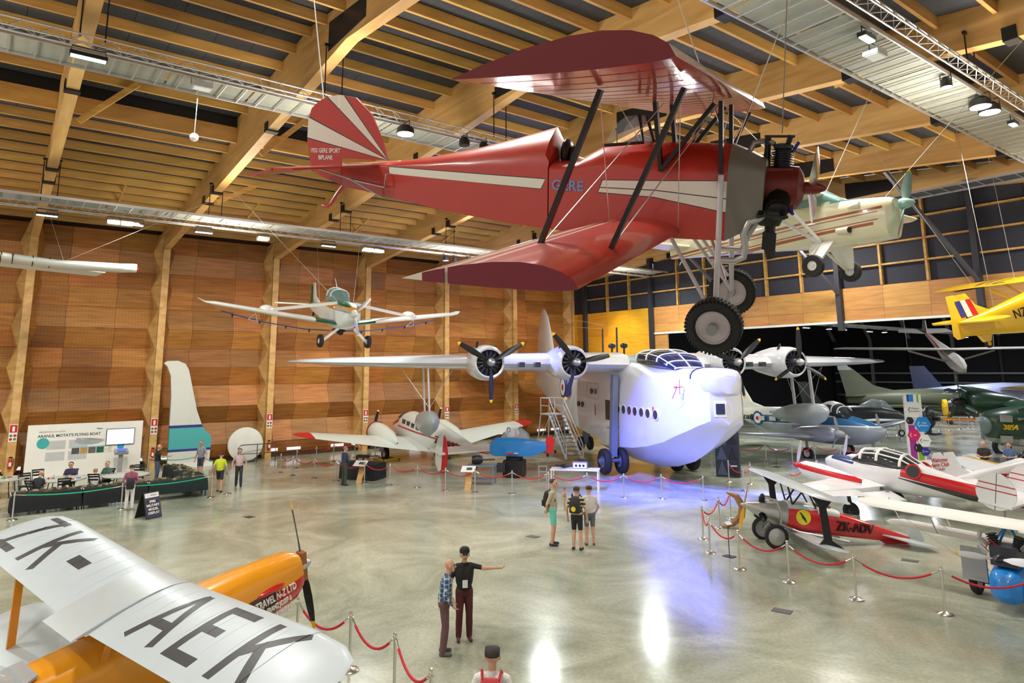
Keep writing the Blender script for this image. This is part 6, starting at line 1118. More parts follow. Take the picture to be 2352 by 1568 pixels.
for y in (-.48, .48):
    P(A, 'hand_rail', ms, lambda b: b.path([(-.9, y, 3.4), (.3, y, 3.4), (2.55, y*1.1, .9), (2.55, y*1.1, .1)], .03, 6)); P(A, 'stringer', ms, lambda b: b.beam((.3, y*.9, 2.42), (2.45, y, .1), .05, .16, (0, 1, 0)))
    P(A, 'knee_rail', ms, lambda b: b.path([(-.9, y, 2.95), (.3, y, 2.95), (2.55, y*1.1, .5)], .022, 6)); P(A, 'tie', ms, lambda b: b.tube((-1.15, y*1.25, .5), (.3, y*1.25, .5), .03)); P(A, 'cross_brace', ms, lambda b: b.tube((-1.1, y*1.25, .5), (.3, y, 2.3), .02))
P(A, 'back_rail', ms, lambda b: b.tube((-.9, -.48, 3.4), (-.9, .48, 3.4), .03)); P(A, 'tie', ms, lambda b: b.tube((-1.15, -.6, .5), (-1.15, .6, .5), .03))
for k in range(10): P(A, 'tread', mat('stair_tread', S(120, 128, 150), .5, .2), lambda b: b.box((.42+.21*k, 0, 2.27-.222*k), (.24, .88, .035)))
# hexagon direction sign
A = thing('wayfinding_totem', 'tall white and purple direction totem with coloured hexagons', 'sign', (-17.95, 42.3, 0), (0, 0, .88))
P(A, 'panel', M_white, lambda b: b.box((0, 0, 1.8), (.95, .14, 3.6)))
pu = mat('totem_purple', S(160, 50, 150), .5); gn_ = mat('totem_green', S(130, 190, 30), .5); cb = mat('totem_blue', S(24, 140, 220), .5); mg = mat('totem_magenta', S(206, 24, 96), .5); nb = mat('totem_navy', S(52, 46, 150), .5)
P(A, 'purple_stripe', pu, lambda b: b.box((-.2, -.074, .95), (.36, .01, 1.9))); P(A, 'green_stripe', gn_, lambda b: b.box((.2, -.074, .25), (.3, .01, .5))); P(A, 'blue_stripe', cb, lambda b: b.box((-.1, -.074, 3.4), (.28, .01, .4))); P(A, 'navy_stripe', nb, lambda b: b.box((-.27, -.074, 3.4), (.1, .01, .4))); P(A, 'green_stripe', gn_, lambda b: b.box((.28, -.074, 3.3), (.1, .01, .6)))
for x, z, r_, m_, tx, tm in ((.0, 2.75, .5, M_white, 'Military\nAviation', inf), (.42, 1.95, .46, cb, 'Civil\nAviation', Mtx), (-.12, 1.35, .36, mg, 'Rail', Mtx), (-.28, 2.15, .22, M_black, '', Mtx), (.42, 1.05, .38, M_white, 'Military', inf), (.05, .65, .24, M_black, '', Mtx), (.42, .45, .26, nb, 'Toilets', Mtx)):
    h_ = P(A, 'hexagon', m_, lambda b: b.prism([(x+r_*math.cos(math.pi/3*k), -.08, z+r_*math.sin(math.pi/3*k)) for k in range(6)], (0, -.05, 0)))
    if tx: text(tx, r_*.3, tm, 'lettering', h_, frame((x+r_*.12, -.133, z), (1, 0, 0), (0, 0, 1)))
    P(h_, 'arrow', tm, lambda b: b.path([(x-r_*.45, -.135, z+r_*.3), (x-r_*.65, -.135, z), (x-r_*.45, -.135, z-r_*.3)], r_*.05, 4))
# patterned kiosk under the flying boat nose
A = thing('patterned_kiosk', 'dark triangle-patterned kiosk with glass side under the flying boat', 'kiosk', (-20.9, 28.9, 0), (0, 0, .5))
P(A, 'cabinet', mat('kiosk_dark', S(44, 50, 62), .4), lambda b: b.box((0, 0, 1.15), (1.1, .5, 2.3)))
for k in range(6): P(A, 'triangle_inlay', mat('kiosk_tri_%d' % (k % 2), [S(80, 92, 112), S(28, 32, 40)][k % 2], .4), lambda b: b.prism([(-.5+.5*(k % 2), -.254, .1+.7*(k//2)), (.0+.5*(k % 2), -.254, .1+.7*(k//2)), (-.25+.5*(k % 2), -.254, .75+.7*(k//2))], (0, -.006, 0)))
P(A, 'glass_side', M_glass, lambda b: b.box((-.75, 0, 1.1), (.02, .6, 2.2))); P(A, 'seat_shelf', ms, lambda b: b.box((.3, -.4, .55), (.3, .25, .04)))
# glass screen, hatches, propeller blade stand
o = B().box((0, 0, .55), (3.0, .02, 1.1)).build('glass_screen', mat('green_glass', S(150, 190, 180), .05, 0, .01, alpha=.35), None, 0, label='low clear green-edged glass screen beside the cabin biplane', category='glass screen'); o.location = (-23.9, 3.45, 0); o.rotation_euler = (0, 0, -.12)
for (x, y, rz), lab in zip(((-8.97, 14.0, .3), (-9.03, 20.22, .3), (-25.98, 7.93, .2), (-17.42, 14.0, .2)), ('dark floor hatch plate in front of the red rope', 'dark floor hatch plate beside the small biplane tail', 'dark floor hatch plate near the A-frame sign', 'small floor hatch plate beside the group of visitors')):
    A = thing('floor_hatch', lab, 'hatch', (x, y, 0), (0, 0, rz)); P(A, 'plate', mat('hatch_steel', S(88, 88, 86), .5, .3, .1), lambda b: b.box((0, 0, .004), (.36, .24, .008))); P(A, 'rim', M_steel, lambda b: b.box((0, 0, .002), (.4, .28, .004)))
A = thing('propeller_blade_stand', 'curved wooden propeller blade stood on the floor by the small biplane', 'propeller blade', (-14.35, 19.75, 0), (0, 0, .6))
P(A, 'blade', mat('propeller_wood', S(150, 110, 66), .4, 0, .15, 4), lambda b: b.path([(-.25, 0, .02), (.1, 0, .12), (.38, 0, .4), (.42, 0, .7), (.25, 0, 1.0), (-.05, 0, 1.1)], [.05, .09, .12, .12, .1, .03], 6)); P(A, 'foot_block', mat('propeller_wood', S(150, 110, 66), .4), lambda b: b.box((-.2, 0, .03), (.3, .3, .06)))
def post_sign(lab, loc):
    A = thing('label_stand', lab, 'sign', loc); P(A, 'base', M_steel, lambda b: b.box((0, 0, .01), (.3, .22, .02))); P(A, 'pole', M_steel, lambda b: b.tube((0, 0, 0), (0, 0, .85), .012)); P(A, 'card', M_white, lambda b: b.box((.02, 0, .88), (.12, .22, .01), Matrix.Rotation(.6, 3, 'Y')))
post_sign('small white card on a pole before the small biplane', (-12.26, 16.78, 0)); post_sign('small white card on a pole before the transport plane', (-21.3, 33.6, 0))
# ------------------------------------------------------------------ lighting trusses with cable trays
M_tray = mat('tray_plastic', S(150, 156, 148), .5, 0, .06, alpha=.7)
def truss(lab, x, z, y0, y1, tx0, tx1, tz, tl, tg):
    T = thing('lighting_truss', lab, 'truss'); h = .3
    ch = [(x-h/2, z), (x+h/2, z), (x, z+.27)]
    for a, c in ch: B().tube((a, y0, c), (a, y1, c), .027, n=8).build('chord', M_alu, T)
    n = int((y1-y0)/.3)
    for (a, c), (a2, c2) in ((ch[0], ch[2]), (ch[1], ch[2]), (ch[0], ch[1])):
        B().path([(a if i % 2 == 0 else a2, y0+i*.3, c if i % 2 == 0 else c2) for i in range(n)], .013, 4).build('lacing', M_alu, T)
    K = thing('cable_tray', tl, 'cable tray')
    for a in (tx0, tx1): B().box((a, (y0+y1)/2, tz), (.04, y1-y0, .1)).build('side_rail', M_alu, K)
    me = B().box((0, 0, 0), (abs(tx1-tx0), .035, .03)).mesh('rung', M_alu, 0); k = 0
    while y0+.3+.55*k < y1:
        o = obj('rung', me, K); o.location = ((tx0+tx1)/2, y0+.3+.55*k, tz-.03); k += 1
    for i in range(int((y1-y0)/2.2)):
        B().box(((tx0+tx1)/2, y0+1.1+2.2*i, tz+.04), (abs(tx1-tx0)*.92, 2.14, .012)).build('tray_sheet', M_tray, K, 0)
    return T
def hangers(T, x, z, n0=0):
    for y in FY[1:]:
        if y > 34: continue
        for dy in (-.27, .27): B().tube((x, y+dy, z+.2), (x, y+dy, soff(x)+.35), .02, n=6).build('hanger_rod', M_black, T)
        B().box((x, y, soff(x)+.42), (.08, .64, .08)).build('hanger_clamp', M_black, T)
t1 = truss('aluminium lighting truss running along the panelled wall', -32.0, 11.5, -10, 36.5, -30.4, -31.6, 11.65, 'aluminium cable tray beside the truss at the panelled wall', 0)
t2 = truss('aluminium lighting truss under the roof ridge behind the red tail', -18.75, 13.0, -10, 36.5, -19.15, -20.35, 13.05, 'translucent cable tray beside the ridge truss', 0)
t3 = truss('aluminium lighting truss above the cream high-wing monoplane', -6.15, 12.75, -10, 36.5, -6.5, -8.05, 12.7, 'wide translucent cable tray beside the truss with bright spotlights', 0)
for t_, x, z in ((t1, -32.0, 11.5), (t2, -18.75, 13.0), (t3, -6.15, 12.75)): hangers(t_, x, z)
K = thing('cable_tray', 'dark cable tray crossing under the end wall beam', 'cable tray')
for y in (35.2, 36.6): B().box((-17, y, 13.55), (30, .04, .1)).build('side_rail', M_grey, K)
for i in range(40): B().box((-31.5+.75*i, 35.9, 13.52), (.03, 1.4, .03)).build('rung', M_grey, K, 0)
B().box((-17, 35.9, 13.58), (29.8, 1.3, .01)).build('tray_sheet', mat('mesh_dark', S(70, 70, 74), .7), K, 0)
# truss in the far hall
t4 = truss('dark lighting truss in the far hall', -29.5, 8.6, 42, 88, -30.2, -31.2, 8.9, 'pale cable tray in the far hall', 0)
for y in (46, 60, 74, 86): B().tube((-29.5, y, 8.8), (-29.5, y, 12.35), .03).build('hanger_rod', M_black, t4)
for y in (46, 60, 74, 86): pass
# lamps
EM = {}
def em(c, s): 
    k = (c, s)
    if k not in EM: EM[k] = mat('lamp_face_%d' % len(EM), (*c, 1), .3, 0, 0, emit=s)
    return EM[k]
CY = (.55, 1, .88); WH = (1, .96, .9); VI = (.85, .8, 1)
def flood(lab, loc, w, c=CY, s=14, rz=0):
    T = thing('flood_light', lab, 'lamp', loc, (0, 0, rz)); B().box((0, 0, .07), (.2, w, .1)).build('housing', M_black, T); B().box((0, 0, .01), (.14, w*.92, .03)).build('lens', em(c, s), T, 0); B().path([(0, -w*.45, .08), (0, -w*.45, .26), (0, w*.45, .26), (0, w*.45, .08)], .015, 5).build('bracket', M_black, T)
def spotl(lab, loc, r, c=WH, s=30, lit=True):
    T = thing('spot_light', lab, 'lamp', loc); B().lathe([(r*.6, .3), (r*1.05, .2), (r*1.1, .02)], (0, 0, 0), (0, 0, 1), 16).build('housing', M_black, T); B().lathe([(r, .015), (r, .03)], (0, 0, 0), (0, 0, 1), 16).build('lens', em(c, s) if lit else M_dglass, T); B().path([(-r, 0, .15), (-r, 0, .4), (r, 0, .4), (r, 0, .15)], .015, 5).build('yoke', M_black, T)
def boxl(lab, loc):
    T = thing('halogen_fitting', lab, 'lamp', loc); B().box((0, 0, .08), (.34, .5, .16)).build('housing', mat('fitting_grey', S(176, 178, 180), .4, .2), T); B().box((0, 0, -.005), (.28, .42, .02)).build('lens', mat('fitting_glass', S(214, 220, 220), .2), T); B().path([(0, -.27, .08), (0, -.27, .3), (0, .27, .3), (0, .27, .08)], .012, 5).build('bracket', M_steel, T)
for k, y in enumerate((1.3, 7.1, 12.9)): flood('long cyan flood light under the wall truss '+('over the model tables', 'over the tail fin display', 'over the guard rail')[k], (-32.0, y, 11.2), .75)
flood('short violet-white flood light under the wall truss', (-32.0, 4.5, 11.2), .4, VI)
flood('long cyan flood light under the ridge truss', (-18.7, 1.25, 12.65), .8, CY, 18)
flood('long cyan flood light on the spotlight truss', (-6.6, 15.1, 12.4), .5, CY, 18)
flood('short cyan flood light at the far end of the spotlight truss', (-6.6, 24.3, 12.4), .4, CY)
for k, (x, y, z) in enumerate(((-32.0, 3.6, 11.15), (-32.0, 4.05, 11.15), (-32.0, 9.7, 11.15), (-32.0, 15.0, 11.15), (-32.0, 15.6, 11.15), (-19.2, 3.95, 12.75), (-6.8, 15.9, 12.3))): boxl(('grey halogen fitting beside the violet flood light', 'second grey halogen fitting beside the violet flood light', 'single grey halogen fitting above the crop sprayer tail', 'grey halogen fitting of a pair above the crop sprayer', 'other grey halogen fitting of the pair above the crop sprayer', 'grey halogen fitting with hanging ball on the ridge truss', 'grey halogen fitting beside the cyan flood light')[k], (x, y, z))
spotl('dazzling white spot light on the ridge truss', (-18.7, 9.95, 12.55), .26, WH, 60)
spotl('white spot light under the wall truss over the airliner', (-32.0, 21.2, 11.1), .22, WH, 30)
for k, (y, r) in enumerate(((19.4, .13), (21.7, .26), (22.4, .26))): spotl(('small white spot light on the spotlight truss', 'large white spot light on the spotlight truss', 'dazzling large spot light on the spotlight truss')[k], (-6.6, y, 12.35), r, WH, (25, 45, 80)[k])
spotl('deep blue stage light under the wall truss', (-32.0, 19.7, 11.1), .16, (.1, .12, 1), 20); spotl('dark stage light beside the blue one', (-32.0, 20.3, 11.1), .14, lit=False)
spotl('dark stage light hanging on the ridge truss', (-18.7, 12.2, 12.62), .17, lit=False); spotl('green-tinted stage light on the ridge truss', (-18.7, 13.0, 12.62), .15, (.3, 1, .6), 4)
for k, (y, w, c) in enumerate(((52, .9, CY), (62.5, .9, CY), (96, 0, CY))):
    if w: flood(('long cyan flood light in the far hall over the transport', 'long cyan flood light in the far hall over the trainer jet')[k], (-29.5, y, 8.3), w, CY, 14)
for k, y in enumerate((55.5, 58, 65.3, 84)): spotl(('small white spot light of the far hall near the flying boat', 'larger white spot light of the far hall', 'white spot light of the far hall behind the glider', 'violet spot light at the end of the far hall')[k], (-29.5, y, 8.3), .22, WH if k < 3 else VI, 30)
T = thing('hanging_ball', 'white ball hanging on a cord from the ridge truss', 'sensor', (-19.7, 3.95, 11.5)); B().ball((0, 0, 0), .12).build('ball', M_white, T); wire(B(), (0, 0, .1), (.1, 0, 1.56), .008).build('cord', M_wire, T)
# light sources at the fittings, and others with no fitting of their own
for loc, e, c, tg, sp in (((-32.0, 19.7, 10.9), 70000, (.07, .1, 1), (-23.5, 23.0, 0), .62), ((-18.7, 12.5, 12.2), 80000, (.07, .1, 1), (-20.5, 24.5, 0), .62), ((-32.0, 18, 10.9), 30000, (.15, .18, 1), (-29, 25.5, .5), .5), ((-18.7, 16, 12.2), 50000, (.09, .12, 1), (-19.0, 29.5, 0), .6)):
    lamp('SPOT', loc, e, c, .2, tg, sp, .8)
lamp('SPOT', (-18.7, 9.9, 12.3), 1500, (1, .95, .88), .3, (-26, 22, 2), 1.2, .8); lamp('SPOT', (-6.5, 22.2, 12.1), 3500, (1, .95, .9), .3, (-14, 22, 0), 1.3, .8)
for y in (46, 58, 70, 82):
    for x in (-29.5, -14): lamp('AREA', (x, y, 8.1 if x < -20 else 11.5), 1500, (.9, .93, 1), 1.5)  # added to brighten the far hall; the row off the truss has no fittings
for x, tgx in ((-36.5, -36.5), (-29.5, -29.5)): lamp('SPOT', (x, 33, 12.2), 3500, (1, .72, .25), .2, (x, 38.6, 6.5), .75, .8)
# ------------------------------------------------------------------ rope barriers
def catenary(p, q, sag, n=12): return [V(p).lerp(V(q), i/n)-V((0, 0, sag*4*(i/n)*(1-i/n))) for i in range(n+1)]
_st = []
def stanchion(lab, loc, grp):
    if not _st:
        T = thing('rope_post', lab, 'barrier post', loc, None, grp)
        B().lathe([(.16, 0), (.165, .012), (.15, .03), (.06, .055), (.03, .075)], (0, 0, 0), (0, 0, 1), 24).build('base', M_chr, T)
        B().lathe([(.026, .06), (.026, .9)], (0, 0, 0), (0, 0, 1), 14).build('post', M_chr, T)
        B().lathe([(.03, .86), (.034, .87), (.034, .9), (.026, .91), (.032, .925), (.03, .95), (.012, .965)], (0, 0, 0), (0, 0, 1), 14).build('finial', M_chr, T)
        B().lathe([(.05, .84), (.052, .85), (.05, .86)], (0, 0, 0), (0, 0, 1), 14).build('hook_ring', M_chr, T)
        _st.append(T); return T
    T = copy_tree(_st[0], None, label=lab, group=grp); T.location = loc; return T
def rope(lab, a, c, sag, m, grp, r=.022):
    T = thing('barrier_rope', lab, 'rope', (0, 0, 0), None, grp); a = V((*a, .85)); c = V((*c, .85)); d = (c-a).normalized(); a += d*.05; c -= d*.05
    pts = catenary(a, c, sag); B().path(pts[1:-1], r, 8).build('cord', m, T)
    B().path(pts[:2], r*.8, 6).build('end_clip', M_chr, T); B().path(pts[-2:], r*.8, 6).build('end_clip', M_chr, T)
def run(tag, pts, sag, m, closed=False, skip=(), what='red', grp=None):
    n = len(pts)
    for i, p in enumerate(pts):
        stanchion('chrome rope post %s' % (tag if n == 1 else tag), (p[0], p[1], 0), 'rope posts '+tag)
    for i in range(n-1):
        if i in skip: continue
        rope('%s barrier rope %s' % (what, tag), pts[i], pts[i+1], sag, m, 'ropes '+tag)
RUNS = [["between the visitors and the flying boat", [[-36.09, 12.45], [-34.66, 12.57], [-33.16, 13.1], [-31.74, 13.59], [-30.23, 14.34], [-28.99, 15.0], [-27.58, 15.63], [-26.23, 16.24], [-24.98, 16.94], [-23.74, 17.97], [-22.55, 18.96], [-21.19, 19.86], [-20.12, 20.88], [-19.05, 21.9], [-17.8, 22.93]], 0.22, "red"], ["along the panelled wall by the airliner wing", [[-37.29, 13.72], [-38.21, 15.17], [-38.76, 16.42], [-39.47, 18.06], [-39.46, 19.39]], 0.2, "red"], ["round the nose of the small red biplane", [[-15.11, 20.88], [-14.53, 19.45], [-13.94, 17.83], [-12.82, 16.67], [-11.37, 15.96], [-9.97, 15.95], [-8.35, 15.95], [-6.75, 16.48], [-5.31, 17.47]], 0.25, "red"], ["before the patterned kiosk", [[-19.88, 27.49], [-18.04, 25.97], [-18.91, 27.73]], 0.22, "red"], ["before the grey-blue transport plane", [[-23.47, 33.38], [-22.81, 35.02], [-21.31, 35.16], [-21.19, 37.26], [-19.6, 37.0], [-17.2, 37.9]], 0.22, "red"], ["behind the light twin", [[-16.38, 26.56], [-16.98, 28.99], [-17.46, 30.83]], 0.2, "red"], ["beside the cabin biplane nose", [[-13.2, 5.0], [-11.91, 5.47], [-10.57, 5.63], [-9.05, 5.4]], 0.3, "red"], ["in front of the model tables", [[-30.69, 1.19], [-30.41, 4.51], [-30.93, 7.85]], 0.1, "green"], ["at the display corner by the tail fin", [[-31.3, 8.6], [-36.2, 9.6], [-38.6, 9.2], [-39.3, 6.9]], 0.15, "green"], ["in the far hall before the jets", [[-25.44, 54.98], [-25.03, 55.99], [-24.85, 60.75], [-24.55, 62.3], [-24.2, 63.33], [-24.14, 65.29], [-24.15, 67.25], [-20.61, 59.55], [-19.48, 58.37]], 0.2, "red"], ["beside the two standing visitors", [[-12.79, 35.59], [-11.74, 35.43], [-14.31, 41.28]], 0.2, "red"]]
for tag, pts, sag, col in RUNS: run(tag, pts, sag, M_rope if col == 'red' else mat('green_rope', S(20, 170, 120), .5), what=col)
# ------------------------------------------------------------------ people: one continuous remeshed body each
import numpy as np
def capsule(b, p, q, r1, r2, n=10):
    p, q = V(p), V(q); d = q-p; L_ = d.length; d = d.normalized() if L_ > 1e-6 else V((0, 0, 1)); a = d.orthogonal().normalized(); c = d.cross(a); rings = []
    for t in (-1, -.8, -.45, 0): rings.append((p+d*(r1*t), r1*math.sqrt(max(1e-4, 1-t*t))))
    for t in (0, .45, .8, 1): rings.append((q+d*(r2*t), r2*math.sqrt(max(1e-4, 1-t*t))))
    b.loft([[o+a*(r*math.cos(k*2*math.pi/n))+c*(r*math.sin(k*2*math.pi/n)) for k in range(n)] for o, r in rings])
SKIN = mat('skin', S(206, 160, 132), .5, 0, .05, 8); EYE = mat('eye_dark', S(40, 30, 26), .3)
def person(label, loc, rz, h=1.72, shirt=S(90, 90, 90), pants=S(50, 50, 56), shoes=S(40, 36, 36), hair=S(60, 44, 32), pose='stand', arms=None, sleeve='short', leg='long', hat=None, bald=False, shirtm=None, lean=0.0, skin=None, head=0.0, stance=.1, group=None, step=0.0, voxel=.0115):
    k = h/1.75; name = 'person'
    sit = pose == 'sit'
    T = thing(name, label, 'person', loc, (0, 0, rz), group, k)
    dz = -.46 if sit else 0                    # pelvis drop when sitting
    pz = .94+dz; pel = V((0, 0, pz)); lx = lean
    def up(x, y, z): z += dz; f = max(0, z-pz); return V((x+f*math.sin(lx), y, pz+(z-pz)*math.cos(lx) if z > pz else z))
    ch = up(.0, 0, 1.27); nk = up(.0, 0, 1.46); hd = up(.03+.02*head, 0, 1.63); sh = [up(0, s*.185, 1.41) for s in (1, -1)]
    prim = []                                   # (p, q, r1, r2, region)
    prim += [(pel+V((0, .06, 0)), pel+V((0, -.06, 0)), .125, .125, 'pants'), (up(0, 0, 1.04), up(0, 0, 1.12), .14, .14, 'shirt'), (up(0, .04, 1.0), up(0, -.04, 1.0), .125, .125, 'shirt'), (up(0, .05, 1.12), up(.0, .085, 1.32), .125, .115, 'shirt'), (up(0, -.05, 1.12), up(0, -.085, 1.32), .125, .115, 'shirt'), (sh[0]*.86+sh[1]*.14, sh[1]*.86+sh[0]*.14, .075, .075, 'shirt'), (ch, nk, .1, .07, 'shirt'), (nk, hd, .056, .056, 'skin')]
    hc = hd+V((.015, 0, .02)); prim += [(hc+V((-.015, 0, .03)), hc+V((-.005, 0, .0)), .095, .09, 'skin'), (hc+V((.03, 0, -.05)), hc+V((.05, 0, -.085)), .062, .045, 'skin'), (hc+V((.095, 0, .0)), hc+V((.112, 0, -.03)), .012, .018, 'skin')]
    for s in (1, -1): prim += [(hc+V((-.005, s*.092, .0)), hc+V((-.01, s*.098, -.03)), .018, .014, 'skin'), (hc+V((.083, s*.034, .012)), hc+V((.086, s*.034, .012)), .014, .014, 'eye')]
    prim += [(hc+V((.088, .02, -.065)), hc+V((.088, -.02, -.065)), .012, .012, 'lip')]
    for i, s in enumerate((1, -1)):
        hip = pel+V((0, s*.085, -.03))
        if sit: kn = V((.43, s*.13, pz+.0)); an = V((.42, s*.13, .08)); 
        else: kn = V((.03+step*s*.12, s*stance, .5)); an = V((-.02+step*s*.2, s*(stance+.01), .085))
        prim += [(hip, kn, .1, .072 if leg == 'long' else .064, 'pants' if leg != 'bare' else 'skin'), (kn, kn.lerp(an, .35), .07 if leg == 'long' else .058, .072 if leg == 'long' else .062, 'pants' if leg == 'long' else ('pants' if leg == 'knee' and 0 else 'skin')), (kn.lerp(an, .35), an, .072 if leg == 'long' else .06, .06 if leg == 'long' else .042, 'pants' if leg == 'long' else 'skin'), (an+V((-.04, 0, -.04)), an+V((.15, s*.02, -.052)), .042, .034, 'shoes')]
        # arms: target hand position and elbow hint
        a_ = (arms or {}).get('l' if s == 1 else 'r', (V((.06, s*.3, .86)), V((-.04, s*.3, 1.13))))
        hn, el = [up(p[0], p[1], p[2]) if 1 else p for p in a_]
        S0 = sh[i]; prim += [(S0, el, .056, .043, 'shirt'), (el, hn, .041, .029, 'shirt' if sleeve == 'long' else 'skin')]
        dh = (hn-el).normalized(); sd_ = dh.cross(V((0, 0, 1))); sd_ = sd_.normalized() if sd_.length > .1 else V((1, 0, 0)); nn = sd_.cross(dh)
        pw = hn+dh*.05; prim += [(hn, pw+dh*.02, .03, .032, 'skin')]
        for f, (o, ln_) in enumerate(((-.034, .06), (-.012, .075), (.012, .07), (.033, .055))): q1 = pw+dh*.035+sd_*o; q2 = q1+dh*ln_*.55+sd_*o*.25+nn*.008; prim += [(pw+sd_*o*.7, q2, .011, .0095, 'skin'), (q2, q2+dh*ln_*.45+nn*.03, .0095, .008, 'skin')]
        prim += [(hn+dh*.02-sd_*.03, hn+dh*.06-sd_*.06+nn*.012, .013, .011, 'skin'), (hn+dh*.06-sd_*.06+nn*.012, hn+dh*.09-sd_*.055+nn*.02, .011, .009, 'skin')]
    b = B()
    for p, q, r1, r2, t in prim: capsule(b, p, q, r1, r2)
    me = bpy.data.meshes.new('body'); me.from_pydata(b.v, [], b.f); ob = bpy.data.objects.new('tmp', me); COL.objects.link(ob)
    md = ob.modifiers.new('r', 'REMESH'); md.mode = 'VOXEL'; md.voxel_size = voxel; md.use_smooth_shade = True
    ms_ = ob.modifiers.new('s', 'SMOOTH'); ms_.factor = .5; ms_.iterations = 3
    dg = bpy.context.evaluated_depsgraph_get(); out = bpy.data.meshes.new_from_object(ob.evaluated_get(dg)); bpy.data.objects.remove(ob); bpy.data.meshes.remove(me)
    # colour faces by the nearest body region
    reg = ['skin', 'shirt', 'pants', 'shoes', 'eye', 'lip']
    tag = '%s' % label
    mats_ = [mat('skin_'+str(skin), skin, .5, 0, .05, 8) if skin else SKIN, shirtm or mat('cloth_%s' % (str(shirt)), shirt, .8, 0, .07, 9), mat('cloth_%s' % (str(pants)), pants, .8, 0, .07, 9), mat('cloth_%s' % (str(shoes)), shoes, .6), EYE, mat('lips', S(170, 100, 90), .5)]
    out.materials.clear()
    for m_ in mats_: out.materials.append(m_)
    n = len(out.polygons); cen = np.empty(n*3); out.polygons.foreach_get('center', cen); cen = cen.reshape(-1, 3); best = np.full(n, 9.); idx = np.zeros(n, int)
    for p, q, r1, r2, t in prim:
        p_, q_ = np.array(p), np.array(q); d = q_-p_; L2 = max(d@d, 1e-9); tt = np.clip(((cen-p_)@d)/L2, 0, 1); ds = np.linalg.norm(cen-(p_+tt[:, None]*d), axis=1)-(r1+(r2-r1)*tt)
        if t == 'eye': ds -= .006
        if t == 'lip': ds -= .003
        w_ = ds < best; best[w_] = ds[w_]; idx[w_] = reg.index(t)
    if sleeve == 'short':   # sleeves end above the elbow
        for i, s in enumerate((1, -1)):
            a_ = (arms or {}).get('l' if s == 1 else 'r', (V((.06, s*.3, .86)), V((-.04, s*.3, 1.13)))); el = np.array(up(*a_[1])); s0 = np.array(sh[i]); d = el-s0; tt = ((cen-s0)@d)/(d@d); ds = np.linalg.norm(cen-(s0+np.clip(tt, 0, 1)[:, None]*d), axis=1)
            idx[(tt > .72) & (ds < .075) & (idx == 1)] = 0
    if leg == 'short' and not sit: idx[(cen[:, 2] < .56) & (idx == 2)] = 0
    out.polygons.foreach_set('material_index', idx.astype(np.int32)); out.polygons.foreach_set('use_smooth', [True]*n); out.update(); out.name = 'body'
    obj('body', out, T)
    # hair or hat
    hm = mat('hair_%s' % str(hair), hair, .7, 0, .12, 30)
    hb = B(); C0 = hc+V((-.014, 0, .032))
    if hat:
        hb.loft([[C0+V((.108*math.cos(t)*f, .104*math.sin(t)*f, z)) for t in [2*math.pi*j/18 for j in range(18)]] for f, z in ((1.0, .01), (1.02, .05), (.9, .09), (.6, .115), (.1, .125))]); hb.prism([C0+V((x, y, .012)) for x, y in ((.09, -.08), (.16, -.06), (.185, 0), (.16, .06), (.09, .08))], (0, 0, .012)); hb.build('cap', mat('cap_cloth', hat, .7), T)
    if not bald:
        rows_ = []
        for j in range(7):
            ph = .08+j*.27; rows_.append([C0+V((-.012+.1*math.sin(ph)*math.cos(t)*(1 if math.cos(t) < .2 or j < 4 else .86), .1*math.sin(ph)*math.sin(t), .104*math.cos(ph)+(.0 if math.cos(t) < .3 else max(0, (j-3))*.03))) for t in [2*math.pi*i/20 for i in range(20)]])
        B().loft(rows_, True).build('hair', hm, T) if not hat else B().loft([[q-V((0, 0, .02)) for q in r_] for r_ in rows_[3:]], True).build('hair', hm, T)
    return T
plaid = mat('plaid_cloth', S(60, 92, 132), .8, 0, .0); nt, pb, N = nodes(plaid); tc = N('ShaderNodeTexCoord'); acc = None
for ax_i in (0, 1, 2):
    sp = N('ShaderNodeSeparateXYZ'); nt.links.new(tc.outputs['Object'], sp.inputs[0]); mu = N('ShaderNodeMath', operation='MULTIPLY', i1=11.0); nt.links.new(sp.outputs[ax_i], mu.inputs[0]); fr = N('ShaderNodeMath', operation='FRACT'); nt.links.new(mu.outputs[0], fr.inputs[0]); g = N('ShaderNodeMath', operation='GREATER_THAN', i1=.78); nt.links.new(fr.outputs[0], g.inputs[0])
    if acc is None: acc = g
    else: ad = N('ShaderNodeMath', operation='ADD'); nt.links.new(acc.outputs[0], ad.inputs[0]); nt.links.new(g.outputs[0], ad.inputs[1]); acc = ad
hf = N('ShaderNodeMath', operation='MULTIPLY', i1=.5); nt.links.new(acc.outputs[0], hf.inputs[0]); mx = N('ShaderNodeMixRGB'); mx.inputs[1].default_value = S(44, 76, 116); mx.inputs[2].default_value = S(190, 206, 212); nt.links.new(hf.outputs[0], mx.inputs[0]); nt.links.new(mx.outputs[0], pb.inputs['Base Color'])
stripe = mat('striped_cloth', S(190, 180, 150), .8, 0, 0); nt, pb, N = nodes(stripe); tc = N('ShaderNodeTexCoord'); sp = N('ShaderNodeSeparateXYZ'); nt.links.new(tc.outputs['Object'], sp.inputs[0]); mu = N('ShaderNodeMath', operation='MULTIPLY', i1=9.0); nt.links.new(sp.outputs[2], mu.inputs[0]); fr = N('ShaderNodeMath', operation='FRACT'); nt.links.new(mu.outputs[0], fr.inputs[0]); g = N('ShaderNodeMath', operation='GREATER_THAN', i1=.5); nt.links.new(fr.outputs[0], g.inputs[0]); mx = N('ShaderNodeMixRGB'); mx.inputs[1].default_value = S(200, 188, 150); mx.inputs[2].default_value = S(44, 40, 38); nt.links.new(g.outputs[0], mx.inputs[0]); nt.links.new(mx.outputs[0], pb.inputs['Base Color'])
A_fold = {'l': ((.2, .06, 1.12), (.06, .26, 1.12)), 'r': ((.22, -.04, 1.1), (.06, -.26, 1.12))}
